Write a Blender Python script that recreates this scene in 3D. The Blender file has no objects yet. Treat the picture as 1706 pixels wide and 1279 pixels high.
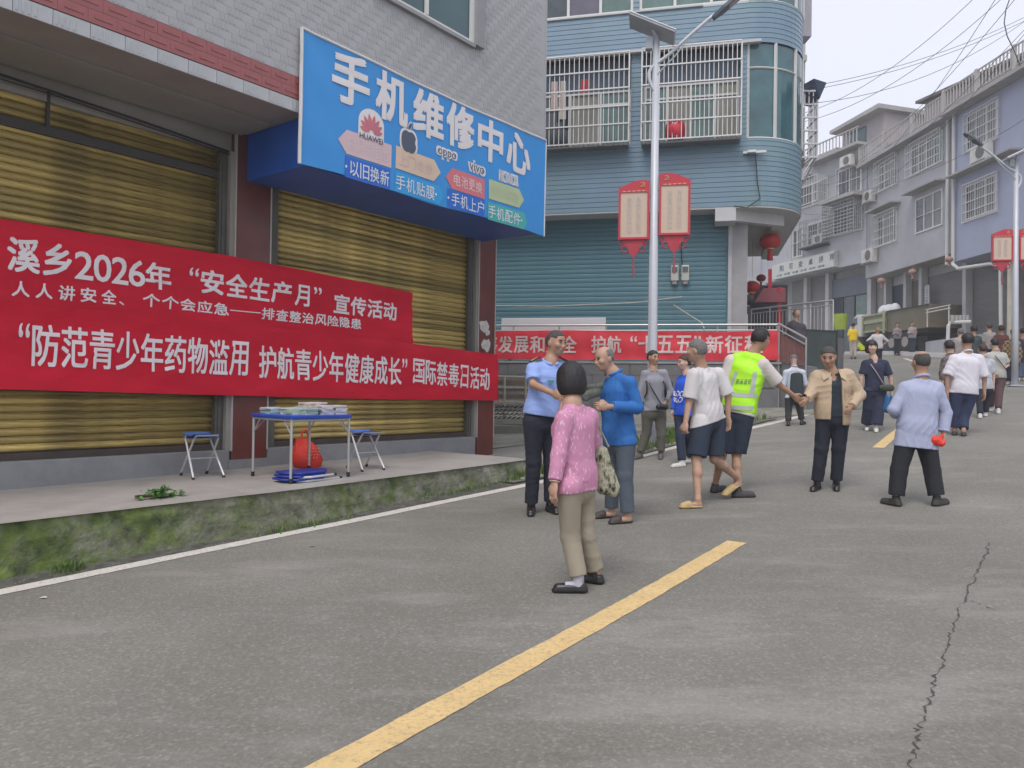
import bpy, math, random
import numpy as np
from mathutils import Vector, Matrix
from math import sin, cos, pi, radians, sqrt

random.seed(7)
rng = np.random.RandomState(7)
scene = bpy.context.scene
COL = scene.collection

# ------------------------------------------------------------------ camera
F_PX, CX, CY = 1281.0, 853.0, 639.5
PITCH = math.atan(15.5 / F_PX)
ROLL = 0.0145
CAM = Vector((0, 0, 1.6))
c_f = Vector((0, cos(PITCH), sin(PITCH)))
r0 = Vector((1, 0, 0)); u0 = r0.cross(c_f)
c_r = cos(ROLL) * r0 + sin(ROLL) * u0
c_u = -sin(ROLL) * r0 + cos(ROLL) * u0
cam_d = bpy.data.cameras.new('camera')
cam = bpy.data.objects.new('camera', cam_d); COL.objects.link(cam)
M = Matrix((c_r, c_u, -c_f)).transposed().to_4x4()
M.translation = CAM
cam.matrix_world = M
cam_d.sensor_fit = 'HORIZONTAL'; cam_d.sensor_width = 36
cam_d.lens = 36 * F_PX / 1706
cam_d.clip_end = 1500; cam_d.clip_start = 0.05
scene.camera = cam

# ------------------------------------------------------------------ light
SUN_EL, SUN_AZ = radians(58), radians(200)      # high soft sun behind the camera, to the left
world = bpy.data.worlds.new('World'); scene.world = world
world.use_nodes = True
wn = world.node_tree; wn.nodes.clear()
sky = wn.nodes.new('ShaderNodeTexSky'); sky.sky_type = 'NISHITA'
sky.sun_disc = False; sky.sun_elevation = SUN_EL; sky.sun_rotation = SUN_AZ
sky.air_density = 1.0; sky.dust_density = 4.0; sky.ozone_density = 1.0
mix = wn.nodes.new('ShaderNodeMix'); mix.data_type = 'RGBA'
mix.inputs['Factor'].default_value = 0.80
wn.links.new(sky.outputs[0], mix.inputs['A'])
mix.inputs['B'].default_value = (7.5, 7.6, 8.5, 1)       # even cloud cover
bg = wn.nodes.new('ShaderNodeBackground'); bg.inputs['Strength'].default_value = 0.10
wo = wn.nodes.new('ShaderNodeOutputWorld')
wn.links.new(mix.outputs['Result'], bg.inputs['Color'])
wn.links.new(bg.outputs[0], wo.inputs[0])
sun_d = bpy.data.lights.new('sun', 'SUN'); sun_d.energy = 1.3; sun_d.angle = radians(26)
sun_d.color = (1, 0.97, 0.93)
sun = bpy.data.objects.new('sun', sun_d); COL.objects.link(sun)
sv = Vector((sin(SUN_AZ) * cos(SUN_EL), cos(SUN_AZ) * cos(SUN_EL), sin(SUN_EL)))
sun.rotation_euler = sv.to_track_quat('Z', 'Y').to_euler()
scene.view_settings.view_transform = 'Standard'
scene.view_settings.look = 'None'
scene.view_settings.exposure = 0.58
scene.view_settings.gamma = 1.0
scene.view_settings.use_curve_mapping = False
scene.cycles.max_bounces = 6
scene.cycles.diffuse_bounces = 4
scene.cycles.use_denoising = True

# ------------------------------------------------------------------ projection helpers
def ray(px, py):
    return c_f + c_r * ((px - CX) / F_PX) - c_u * ((py - CY) / F_PX)

def at(px, py, Y):
    """world point seen at pixel px,py at depth Y metres along the world y axis"""
    r = ray(px, py)
    return CAM + r * (Y / r.y)

E = (0.6142, 0.7892)          # direction of the road
_T = [-30, -10, -2, 0, 2, 4.4, 5.9, 7.7, 9.0, 10.0, 13.5, 18.2, 25, 33, 42.5, 60, 90, 400]
_Z = [-1.2, -.35, .10, .175, .24, .32, .40, .485, .55, .65, 1.0, 1.40, 2.1, 2.92, 3.87, 5.1, 6.5, 14.0]
_tt = np.arange(-30, 400, .25)
_zz = np.interp(_tt, _T, _Z)
_k = np.hanning(13); _k /= _k.sum()
_zz = np.convolve(np.pad(_zz, 6, mode='edge'), _k, 'valid')
def gz(x, y):
    return float(np.interp(x * E[0] + y * E[1], _tt, _zz))

def ground(px, py, lift=0.0):
    """where the ray through a pixel meets the ground"""
    r = ray(px, py); r = r / r.y
    lo, hi = 1.0, None
    d = 1.0
    while d < 90:
        p = CAM + r * d
        if p.z < gz(p.x, p.y) + lift:
            hi = d; break
        lo = d; d += 0.1
    if hi is None:
        hi = 90
    for _ in range(25):
        m = (lo + hi) / 2
        p = CAM + r * m
        if p.z < gz(p.x, p.y) + lift: hi = m
        else: lo = m
    return CAM + r * hi

class Frame:
    """vertical plane frame: a along the wall, b out of the wall, c = world height"""
    def __init__(s, o, ex, eb):
        s.o = Vector((o[0], o[1], 0)); s.a = Vector((ex[0], ex[1], 0)).normalized()
        s.b = Vector((eb[0], eb[1], 0)).normalized(); s.c = Vector((0, 0, 1))
    def __call__(s, a, b, c):
        return s.o + s.a * a + s.b * b + s.c * c
    def px(s, x, y, b=0.0):
        """(a, c) where the pixel's ray meets the plane at offset b"""
        r = ray(x, y)
        o = s.o + s.b * b
        t = (o - CAM).dot(s.b) / r.dot(s.b)
        p = CAM + r * t
        return (p - s.o).dot(s.a), p.z
W0 = Frame((0, 0), (1, 0), (0, 1))

# ------------------------------------------------------------------ mesh helpers
class MB:
    def __init__(s): s.v = []; s.f = []; s.uv = None
    def quad(s, p): 
        n = len(s.v); s.v += [tuple(q) for q in p]; s.f.append(tuple(range(n, n + len(p))))
        return s
    def box(s, F, a0, a1, b0, b1, c0, c1):
        n = len(s.v)
        for c in (c0, c1):
            for a, b in ((a0, b0), (a1, b0), (a1, b1), (a0, b1)):
                s.v.append(tuple(F(a, b, c)))
        for q in ((0, 3, 2, 1), (4, 5, 6, 7), (0, 1, 5, 4), (1, 2, 6, 5), (2, 3, 7, 6), (3, 0, 4, 7)):
            s.f.append(tuple(n + i for i in q))
        return s
    def prism(s, pts, d):
        """polygon (3D points) extruded by vector d"""
        n = len(s.v); k = len(pts); d = Vector(d)
        s.v += [tuple(Vector(p)) for p in pts] + [tuple(Vector(p) + d) for p in pts]
        s.f.append(tuple(range(n + k - 1, n - 1, -1))); s.f.append(tuple(range(n + k, n + 2 * k)))
        for i in range(k):
            j = (i + 1) % k
            s.f.append((n + i, n + j, n + k + j, n + k + i))
        return s
    def tube(s, pts, r, seg=8, cap=True):
        pts = [Vector(p) for p in pts]; n0 = len(s.v); k = len(pts)
        rr = r if hasattr(r, '__len__') else [r] * k
        up = None
        for i, p in enumerate(pts):
            t = (pts[min(i + 1, k - 1)] - pts[max(i - 1, 0)]).normalized()
            if up is None:
                up = Vector((0, 0, 1)) if abs(t.z) < .9 else Vector((1, 0, 0))
            x = t.cross(up).normalized(); y = x.cross(t).normalized(); up = y
            for j in range(seg):
                a = 2 * pi * j / seg
                s.v.append(tuple(p + x * (cos(a) * rr[i]) + y * (sin(a) * rr[i])))
        for i in range(k - 1):
            for j in range(seg):
                a = n0 + i * seg + j; b = n0 + i * seg + (j + 1) % seg
                s.f.append((a, b, b + seg, a + seg))
        if cap:
            s.f.append(tuple(n0 + j for j in range(seg - 1, -1, -1)))
            s.f.append(tuple(n0 + (k - 1) * seg + j for j in range(seg)))
        return s
    def lathe(s, c, prof, seg=20, axis=None):
        """prof: list of (r, h) from c upwards"""
        c = Vector(c); n0 = len(s.v); k = len(prof)
        for r, h in prof:
            for j in range(seg):
                a = 2 * pi * j / seg
                s.v.append((c.x + r * cos(a), c.y + r * sin(a), c.z + h))
        for i in range(k - 1):
            for j in range(seg):
                a = n0 + i * seg + j; b = n0 + i * seg + (j + 1) % seg
                s.f.append((a, b, b + seg, a + seg))
        s.f.append(tuple(n0 + j for j in range(seg - 1, -1, -1)))
        s.f.append(tuple(n0 + (k - 1) * seg + j for j in range(seg)))
        return s
    def grid(s, fn, us, vs):
        n0 = len(s.v); m = len(vs)
        for u in us:
            for v in vs: s.v.append(tuple(fn(u, v)))
        for i in range(len(us) - 1):
            for j in range(m - 1):
                a = n0 + i * m + j
                s.f.append((a, a + m, a + m + 1, a + 1))
        return s
    def add(s, other):
        n = len(s.v); s.v += other.v; s.f += [tuple(n + i for i in q) for q in other.f]
        return s

def link(name, me, mat, parent=None):
    o = bpy.data.objects.new(name, me); COL.objects.link(o)
    if mat is not None and not me.materials:
        me.materials.append(mat)
    if parent is not None: o.parent = parent
    return o

def root_of(o):
    while o.parent: o = o.parent
    return o

def build(name, mb, mat, parent=None, smooth=False, bevel=0, kind=None, label=None, local=False):
    """links an MB (world coordinates) as one mesh object; under a parent the mesh is made relative to the root's place"""
    v = np.array(mb.v, dtype=float)
    off = np.zeros(3)
    if parent is not None and not local:
        off = np.array(root_of(parent).location)
    elif parent is None:
        lo, hi = v.min(0), v.max(0)
        off = np.array([(lo[0] + hi[0]) / 2, (lo[1] + hi[1]) / 2, lo[2]])
    me = bpy.data.meshes.new(name)
    me.from_pydata([tuple(q) for q in (v - off)], [], mb.f)
    me.update()
    if smooth:
        me.polygons.foreach_set('use_smooth', [True] * len(me.polygons))
    o = link(name, me, mat, parent)
    if parent is None: o.location = off
    if bevel:
        b = o.modifiers.new('bevel', 'BEVEL'); b.width = bevel; b.segments = 2; b.limit_method = 'ANGLE'
    if kind: o['kind'] = kind
    if label: o['label'] = label
    return o

def thing(name, label, cat, loc, group=None):
    o = bpy.data.objects.new(name, None); COL.objects.link(o)
    o.location = Vector(loc); o.empty_display_size = .2
    o['label'] = label; o['category'] = cat
    if group: o['group'] = group
    return o
def tag(o, label, cat, group=None):
    o['label'] = label; o['category'] = cat
    if group: o['group'] = group
    return o

def dup_tree(o, parent=None):
    c = o.copy(); COL.objects.link(c); c.parent = parent
    for ch in list(o.children): dup_tree(ch, c)
    return c

# ------------------------------------------------------------------ materials
_mats = {}
def mat(name, col, rough=.7, var=.12, scale=3.0, bump=0.0, bscale=60.0, metal=0.0, spec=None, stretch=None,
        dirt=None, dirt_amt=0.35, dirt_scale=1.2, trans=0, coat=0, sss=0):
    if name in _mats: return _mats[name]
    m = bpy.data.materials.new(name); m.use_nodes = True
    nt = m.node_tree; N = nt.nodes; L = nt.links
    b = N['Principled BSDF']
    b.inputs['Roughness'].default_value = rough; b.inputs['Metallic'].default_value = metal
    if spec is not None: b.inputs['Specular IOR Level'].default_value = spec
    if trans: b.inputs['Transmission Weight'].default_value = trans
    if coat: b.inputs['Coat Weight'].default_value = coat
    if sss:
        b.inputs['Subsurface Weight'].default_value = sss; b.inputs['Subsurface Radius'].default_value = (.01, .004, .002)
    tc = N.new('ShaderNodeTexCoord'); mp = N.new('ShaderNodeMapping')
    L.new(tc.outputs['Object'], mp.inputs['Vector'])
    if stretch: mp.inputs['Scale'].default_value = stretch
    n1 = N.new('ShaderNodeTexNoise'); n1.inputs['Scale'].default_value = scale; n1.inputs['Detail'].default_value = 6
    n1.inputs['Roughness'].default_value = .6
    L.new(mp.outputs[0], n1.inputs['Vector'])
    r = N.new('ShaderNodeValToRGB')
    r.color_ramp.elements[0].position = .3; r.color_ramp.elements[1].position = .7
    c = np.array(col)
    r.color_ramp.elements[0].color = (*np.clip(c * (1 - var), 0, 1), 1)
    r.color_ramp.elements[1].color = (*np.clip(c * (1 + var), 0, 1), 1)
    L.new(n1.outputs['Fac'], r.inputs['Fac'])
    out = r.outputs['Color']
    if dirt is not None:
        n2 = N.new('ShaderNodeTexNoise'); n2.inputs['Scale'].default_value = dirt_scale; n2.inputs['Detail'].default_value = 8
        n2.inputs['Roughness'].default_value = .7
        L.new(mp.outputs[0], n2.inputs['Vector'])
        rr = N.new('ShaderNodeValToRGB'); rr.color_ramp.elements[0].position = .45; rr.color_ramp.elements[1].position = .68
        rr.color_ramp.elements[1].color = (dirt_amt, dirt_amt, dirt_amt, 1)
        L.new(n2.outputs['Fac'], rr.inputs['Fac'])
        mx = N.new('ShaderNodeMix'); mx.data_type = 'RGBA'
        L.new(rr.outputs['Color'], mx.inputs['Factor']); L.new(out, mx.inputs['A'])
        mx.inputs['B'].default_value = (*dirt, 1)
        out = mx.outputs['Result']
    L.new(out, b.inputs['Base Color'])
    if bump:
        n3 = N.new('ShaderNodeTexNoise'); n3.inputs['Scale'].default_value = bscale; n3.inputs['Detail'].default_value = 4
        L.new(mp.outputs[0], n3.inputs['Vector'])
        bp = N.new('ShaderNodeBump'); bp.inputs['Strength'].default_value = bump; bp.inputs['Distance'].default_value = .01
        L.new(n3.outputs['Fac'], bp.inputs['Height']); L.new(bp.outputs[0], b.inputs['Normal'])
    _mats[name] = m
    return m

def vary_by_object(m, lo=.75, hi=1.2):
    N, L, b = nodes_of(m); src = b.inputs['Base Color'].links[0].from_socket
    oi = N.new('ShaderNodeObjectInfo'); mr = N.new('ShaderNodeMapRange'); mr.inputs['To Min'].default_value = lo; mr.inputs['To Max'].default_value = hi
    L.new(oi.outputs['Random'], mr.inputs['Value'])
    hs = N.new('ShaderNodeHueSaturation'); L.new(mr.outputs[0], hs.inputs['Value']); L.new(src, hs.inputs['Color']); L.new(hs.outputs[0], b.inputs['Base Color'])
def nodes_of(m): return m.node_tree.nodes, m.node_tree.links, m.node_tree.nodes['Principled BSDF']

# ------------------------------------------------------------------ text as mesh
_txt = {}
def text_mb(s, bold=0.0):
    """text flattened to an MB in the xz plane, with its bounding box (x0, z0, x1, z1)"""
    key = (s, bold)
    if key in _txt: return _txt[key]
    cu = bpy.data.curves.new('t', 'FONT'); cu.body = s; cu.size = 1.0; cu.resolution_u = 3
    cu.fill_mode = 'FRONT'
    o = bpy.data.objects.new('t', cu); COL.objects.link(o)
    dg = bpy.context.evaluated_depsgraph_get(); dg.update()
    me = bpy.data.meshes.new_from_object(o.evaluated_get(dg))
    n = len(me.vertices); co = np.zeros(n * 3); me.vertices.foreach_get('co', co); co = co.reshape(-1, 3)
    f = [tuple(p.vertices) for p in me.polygons]
    bpy.data.objects.remove(o); bpy.data.curves.remove(cu); bpy.data.meshes.remove(me)
    bb = (co[:, 0].min(), co[:, 1].min(), co[:, 0].max(), co[:, 1].max())
    _txt[key] = (co, f, bb)
    return _txt[key]

def _lay(mb, ch, fn, base, bold):
    """one glyph (or word) into the box base = (a0, c0, a1, c1); bold thickens strokes by laying shifted copies 0.4 mm apart"""
    co, f, bb = text_mb(ch, 0.0)
    w, h = base[2] - base[0], base[3] - base[1]
    sh = [(0, 0)]
    if bold > 0:
        q = bold * min(w, h) * 1.0
        sh = [(-q, -q), (q, -q), (-q, q), (q, q), (0, 0)]
    pc = Vector(fn((base[0] + base[2]) / 2, (base[1] + base[3]) / 2))
    nn = (Vector(fn((base[0] + base[2]) / 2 + .01, (base[1] + base[3]) / 2)) - pc).cross(Vector(fn((base[0] + base[2]) / 2, (base[1] + base[3]) / 2 + .01)) - pc).normalized()
    for k, (dx, dy) in enumerate(sh):
        n = len(mb.v)
        for x, y, _ in co:
            p = Vector(fn(base[0] + dx + w * (x - bb[0]) / (bb[2] - bb[0]), base[1] + dy + h * (y - bb[1]) / (bb[3] - bb[1]))) + nn * (k * .0004)
            mb.v.append(tuple(p))
        mb.f += [tuple(n + i for i in q_) for q_ in f]

def put_text(mb, s, fn, a0, a1, c0, c1, bold=.012, per_char=True, gap=.12):
    """lays text into the rectangle a0..a1 x c0..c1; fn(a, c) gives the world point. Each character fills a cell."""
    if not per_char:
        _lay(mb, s, fn, (a0, c0, a1, c1), bold); return
    wts = [{' ': .55, '“': .55, '”': .55, '、': .7, '·': .4}.get(ch, .62 if ch in '0123456789' else 1.0) for ch in s]
    cell = (a1 - a0) / sum(wts); a = a0
    for ch, w in zip(s, wts):
        if ch != ' ':
            sy = (c1 - c0)
            if ch == '“': base = (a + cell * w * .25, c0 + .66 * sy, a + cell * w * .9, c1)
            elif ch == '”': base = (a + cell * w * .10, c0 + .66 * sy, a + cell * w * .75, c1)
            elif ch == '、': base = (a, c0, a + cell * w * .4, c0 + .24 * sy)
            elif ch == '·': base = (a, c0 + .4 * sy, a + cell * w * .5, c0 + .6 * sy)
            elif ch == '—': base = (a, c0 + .46 * sy, a + cell * w * 1.0, c0 + .54 * sy)
            elif ch in '日月中': base = (a + cell * w * .16, c0, a + cell * w * .84, c1)
            else: base = (a + cell * w * gap / 2, c0, a + cell * w * (1 - gap / 2), c1)
            if isinstance(mb, MBL):
                q = MB(); _lay(q, ch, fn, base, bold if ch not in '—·' else 0); mb.parts.append(q)
            else: _lay(mb, ch, fn, base, bold if ch not in '—·' else 0)
        a += cell * w

class MBL:
    """one MB per character, so that every large character is a piece of its own"""
    def __init__(s): s.parts = []
def build_chars(name, L_, m, parent):
    for p in L_.parts: build(name, p, m, parent)
# ================================================================== GROUND
def asphalt():
    m = mat('asphalt', (.275, .265, .232), rough=.9, var=.1, scale=.35)
    N, L, b = nodes_of(m)
    tc = N.new('ShaderNodeTexCoord')
    base = b.inputs['Base Color'].links[0].from_socket
    # aggregate speckle
    ns = N.new('ShaderNodeTexNoise'); ns.inputs['Scale'].default_value = 55; ns.inputs['Detail'].default_value = 5; ns.inputs['Roughness'].default_value = .75
    L.new(tc.outputs['Object'], ns.inputs['Vector'])
    r1 = N.new('ShaderNodeValToRGB')
    for p, c in ((0, .40), (1, 1.75)):
        pass
    r1.color_ramp.elements[0].position = .30; r1.color_ramp.elements[0].color = (.55, .55, .55, 1)
    r1.color_ramp.elements[1].position = .72; r1.color_ramp.elements[1].color = (1, 1, 1, 1)
    e = r1.color_ramp.elements.new(.5); e.color = (.72, .72, .72, 1)
    L.new(ns.outputs['Fac'], r1.inputs['Fac'])
    mu = N.new('ShaderNodeMix'); mu.data_type = 'RGBA'; mu.blend_type = 'MULTIPLY'; mu.inputs['Factor'].default_value = 1
    L.new(base, mu.inputs['A']); L.new(r1.outputs['Color'], mu.inputs['B'])
    # bright chips
    vo = N.new('ShaderNodeTexVoronoi'); vo.inputs['Scale'].default_value = 70
    L.new(tc.outputs['Object'], vo.inputs['Vector'])
    r2 = N.new('ShaderNodeValToRGB'); r2.color_ramp.elements[0].position = .78; r2.color_ramp.elements[1].position = .98
    sp = N.new('ShaderNodeSeparateColor'); L.new(vo.outputs['Color'], sp.inputs[0]); L.new(sp.outputs[0], r2.inputs['Fac'])
    r2.color_ramp.elements[1].color = (.2, .2, .2, 1)
    m2 = N.new('ShaderNodeMix'); m2.data_type = 'RGBA'; L.new(r2.outputs['Color'], m2.inputs['Factor'])
    L.new(mu.outputs['Result'], m2.inputs['A']); m2.inputs['B'].default_value = (.52, .50, .47, 1)
    # pale dusty scuffs stretched along the road
    mp = N.new('ShaderNodeMapping'); mp.inputs['Rotation'].default_value = (0, 0, radians(52)); mp.inputs['Scale'].default_value = (.5, 1.6, 1)
    L.new(tc.outputs['Object'], mp.inputs['Vector'])
    n3 = N.new('ShaderNodeTexNoise'); n3.inputs['Scale'].default_value = 1.1; n3.inputs['Detail'].default_value = 9; n3.inputs['Roughness'].default_value = .68
    L.new(mp.outputs[0], n3.inputs['Vector'])
    r3 = N.new('ShaderNodeValToRGB'); r3.color_ramp.elements[0].position = .52; r3.color_ramp.elements[1].position = .75
    r3.color_ramp.elements[1].color = (.55, .55, .55, 1)
    L.new(n3.outputs['Fac'], r3.inputs['Fac'])
    m3 = N.new('ShaderNodeMix'); m3.data_type = 'RGBA'; L.new(r3.outputs['Color'], m3.inputs['Factor'])
    L.new(m2.outputs['Result'], m3.inputs['A']); m3.inputs['B'].default_value = (.38, .355, .335, 1)
    n5 = N.new('ShaderNodeTexNoise'); n5.inputs['Scale'].default_value = .45; n5.inputs['Detail'].default_value = 10; n5.inputs['Roughness'].default_value = .6
    L.new(tc.outputs['Object'], n5.inputs['Vector'])
    r5 = N.new('ShaderNodeValToRGB'); r5.color_ramp.elements[0].position = .35; r5.color_ramp.elements[0].color = (.80, .80, .78, 1); r5.color_ramp.elements[1].position = .62; r5.color_ramp.elements[1].color = (1, 1, 1, 1)
    L.new(n5.outputs['Fac'], r5.inputs['Fac'])
    m5 = N.new('ShaderNodeMix'); m5.data_type = 'RGBA'; m5.blend_type = 'MULTIPLY'; m5.inputs['Factor'].default_value = 1
    L.new(m3.outputs['Result'], m5.inputs['A']); L.new(r5.outputs['Color'], m5.inputs['B'])
    L.new(m5.outputs['Result'], b.inputs['Base Color'])
    bp = N.new('ShaderNodeBump'); bp.inputs['Strength'].default_value = .6; bp.inputs['Distance'].default_value = .006
    L.new(ns.outputs['Fac'], bp.inputs['Height']); L.new(bp.outputs[0], b.inputs['Normal'])
    return m
M_ASPH = asphalt()

def ground_sheet(t0, t1, w0, w1, dt, lift, fn=None, ws=None):
    mb = MB()
    ts = np.arange(t0, t1 + 1e-6, dt); ws = ws if ws is not None else [w0, w1]
    def f(t, w):
        x = t * E[0] + w * E[1]; y = t * E[1] - w * E[0]
        z = gz(x, y) + lift
        return (x, y, z)
    return mb.grid(f, ts, ws)
gm = ground_sheet(-30, 60, 0, 0, .5, 0, ws=[-120, -40, -20, -10, -5, -2.6, 0, 3, 6, 12, 30, 120])
gm.add(ground_sheet(60, 399, 0, 0, 4, 0, ws=[-300, -120, -20, 0, 30, 120, 300]))
o = build('road', gm, M_ASPH); o['kind'] = 'structure'; o['label'] = 'grey asphalt road climbing away to the right'

def strip(name, p0, p1, w, m, lift, jag=.004, label=None, pts=None, n=None):
    """painted line from p0 to p1, width w, with slightly worn edges"""
    pts = pts or [p0, p1]
    P = []
    for i in range(len(pts) - 1):
        a, b = Vector(pts[i][:2]), Vector(pts[i + 1][:2]); k = max(2, int((b - a).length / .08))
        for j in range(k): P.append(a.lerp(b, j / k))
    P.append(Vector(pts[-1][:2]))
    for _ in range(12):
        P = [P[0]] + [(P[i - 1] + P[i] * 2 + P[i + 1]) / 4 for i in range(1, len(P) - 1)] + [P[-1]]
    mb = MB(); k = len(P); cross = [-1, 0, 1]
    for i in range(k):
        t = (P[min(k - 1, i + 1)] - P[max(0, i - 1)]).normalized(); nn = Vector((t.y, -t.x))
        for s in cross:
            e = s * (w / 2 + random.uniform(-jag, jag))
            q = P[i] + nn * e
            mb.v.append((q.x, q.y, gz(q.x, q.y) + lift))
    for i in range(k - 1):
        for j in range(2):
            a = i * 3 + j; mb.f.append((a, a + 3, a + 4, a + 1))
    o = build(name, mb, m); o['kind'] = 'structure'
    if label: o['label'] = label
    return o
def paint(name, col, wear=.5):
    m = mat(name, col, rough=.75, var=.08, scale=6)
    N, L, b = nodes_of(m)
    base = b.inputs['Base Color'].links[0].from_socket
    tc = N.new('ShaderNodeTexCoord'); n = N.new('ShaderNodeTexNoise'); n.inputs['Scale'].default_value = 38; n.inputs['Detail'].default_value = 8; n.inputs['Roughness'].default_value = .8
    L.new(tc.outputs['Object'], n.inputs['Vector'])
    r = N.new('ShaderNodeValToRGB'); r.color_ramp.elements[0].position = .38; r.color_ramp.elements[1].position = .50
    r.color_ramp.elements[0].color = (wear, wear, wear, 1); r.color_ramp.elements[1].color = (0, 0, 0, 1)
    L.new(n.outputs['Fac'], r.inputs['Fac'])
    mx = N.new('ShaderNodeMix'); mx.data_type = 'RGBA'; L.new(r.outputs['Color'], mx.inputs['Factor']); L.new(base, mx.inputs['A']); mx.inputs['B'].default_value = (.16, .155, .15, 1)
    L.new(mx.outputs['Result'], b.inputs['Base Color'])
    return m
M_YEL = paint('yellow_paint', (.64, .46, .21), .55); M_WHT = paint('white_line_paint', (.62, .58, .53), .55)
d = Vector(E)
y0 = ground(1228, 903); y1 = ground(553, 1279)
ydir = (Vector(y0[:2]) - Vector(y1[:2])).normalized()
yo = Vector((y0.x, y0.y)) + Vector((ydir.y, -ydir.x)) * 0
strip('yellow_centre_line', yo - ydir * 6.2, yo, .155, M_YEL, .004, label='yellow dash of the centre line nearest the camera')
g2 = ground(1463, 746); g3 = ground(1497, 718)
strip('yellow_centre_line', g2, g3 + (g3 - g2) * .5, .16, M_YEL, .004, label='yellow dash of the centre line beyond the men')
wl = [ground(-330, 1055), ground(0, 987), ground(430, 899), ground(868, 810), ground(1083, 756), ground(1305, 701), ground(1420, 668)]
strip('white_edge_line', None, None, .155, M_WHT, .004, pts=wl, label='white edge line running along the kerb')
f0, f1 = ground(1507, 597), ground(1532, 605)
strip('white_edge_line', f0, f1, .16, M_WHT, .004, label='short white line far up the road')

# crack in the asphalt on the right
mb = MB(); cp = [(1648, 903), (1630, 950), (1603, 1005), (1587, 1050), (1575, 1085), (1560, 1130), (1545, 1175), (1532, 1215), (1522, 1262), (1500, 1330)]
P = [ground(*c) for c in cp]; Q = []
for i in range(len(P) - 1):
    for j in range(14):
        q = P[i].lerp(P[i + 1], j / 14); Q.append(q + Vector((random.gauss(0, .010), random.gauss(0, .007), 0)))
rnd = [max(.0015, abs(random.gauss(.0042, .0028))) for _ in Q]
for i, q in enumerate(Q):
    for s in (-1, 1):
        x = q.x + s * rnd[i]; mb.v.append((x, q.y, gz(x, q.y) + .003))
for i in range(len(Q) - 1): mb.f.append((2 * i, 2 * i + 1, 2 * i + 3, 2 * i + 2))
bc = [ground(1610, 998), ground(1638, 1008), ground(1660, 1019)]
n = len(mb.v); B = []
for i in range(2):
    for j in range(10): B.append(bc[i].lerp(bc[i + 1], j / 10) + Vector((random.gauss(0, .006), random.gauss(0, .012), 0)))
for q in B:
    for s in (-1, 1): mb.v.append((q.x, q.y + s * .004, gz(q.x, q.y) + .003))
for i in range(len(B) - 1): mb.f.append((n + 2 * i, n + 2 * i + 2, n + 2 * i + 3, n + 2 * i + 1))
o = build('road_crack', mb, mat('crack_dark', (.07, .066, .06), rough=1)); o['kind'] = 'structure'; o['label'] = 'jagged dark crack down the right side of the road'

# ------------------------------------------------------------------ left pavement (raised slab)
FW = Frame((-4.595, 6.9), (.6142, .7892), (.7892, -.6142))     # shop wall frame
def zs(s): return .66 + .0137 * s
def side_pt(px, py):
    r = ray(px, py); r = r / r.y; d = 4
    for _ in range(60):
        p = CAM + r * d; s = (p - FW.o).dot(FW.a)
        d = (zs(s) - 1.6) / r.z
    p = CAM + r * d
    q = p - FW.o
    return q.dot(FW.a), q.dot(FW.b)
k0 = side_pt(0, 870); k1 = side_pt(500, 813); k2 = side_pt(868, 766)
print('kerb', k0, k1, k2)
def kerb_b(s):
    return float(np.interp(s, [k0[0] - 6, k0[0], k1[0], k2[0], k2[0] + 2], [k0[1] - 6 * (k1[1] - k0[1]) / (k1[0] - k0[0]), k0[1], k1[1], k2[1], k2[1] + .1]))
S_END = k2[0] + .25
M_CONC = mat('pavement_concrete', (.33, .315, .29), rough=.9, var=.10, scale=2.2, bump=.25, bscale=90, dirt=(.20, .185, .16), dirt_amt=.5, dirt_scale=1.3)
from mathutils import noise as mnoise
def nrel(s, c):
    return .022 * mnoise.fractal(Vector((s * 2.2, c * 4.0, 3.1)), 1.0, 2.0, 6) + .006 * sin(s * 9 + c * 5)
_old = lambda s, c: .012 * sin(s * 3.1 + 1.3 * sin(c * 7 + s)) * sin(c * 11 + s * 2.3) + .008 * sin(s * 13.3 + 9 * sin(c * 6 + s * .7)) + .005 * sin(s * 37 + c * 43 + 3 * sin(s * 9))
mb = MB(); ss = np.arange(-6, S_END + .01, .06)
mb.grid(lambda s, u: FW(s, -.6 + (kerb_b(s) - .015 + min(0, .5 * nrel(s, 0)) * (u > .9) + .6) * u, zs(s) - .012 * (u > .95)), ss, [0, .5, .9, .97, 1.0])
# end face
pe = [FW(S_END, -.6, zs(S_END)), FW(S_END, kerb_b(S_END), zs(S_END) - .012), FW(S_END, kerb_b(S_END), .1), FW(S_END, -.6, .1)]
mb.quad(pe)
o = build('pavement', mb, M_CONC); o['kind'] = 'structure'; o['label'] = 'raised concrete pavement in front of the shuttered shop'

# rough mossy kerb face
m = mat('mossy_kerb_stone', (.22, .21, .17), rough=.95, var=.4, scale=11, bump=1.0, bscale=34, dirt=(.40, .39, .35), dirt_amt=.55, dirt_scale=3.5)
N, L, b = nodes_of(m); base = b.inputs['Base Color'].links[0].from_socket
tc = N.new('ShaderNodeTexCoord')
n = N.new('ShaderNodeTexNoise'); n.inputs['Scale'].default_value = 2.6; n.inputs['Detail'].default_value = 12; n.inputs['Roughness'].default_value = .78
L.new(tc.outputs['Object'], n.inputs['Vector'])
sx = N.new('ShaderNodeSeparateXYZ'); L.new(tc.outputs['Object'], sx.inputs[0])
ma = N.new('ShaderNodeMath'); ma.operation = 'MULTIPLY_ADD'; ma.inputs[1].default_value = -.028; L.new(sx.outputs['Y'], ma.inputs[0]); L.new(n.outputs['Fac'], ma.inputs[2])
r = N.new('ShaderNodeValToRGB'); r.color_ramp.elements[0].position = .35; r.color_ramp.elements[1].position = .58
L.new(ma.outputs[0], r.inputs['Fac'])
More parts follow.
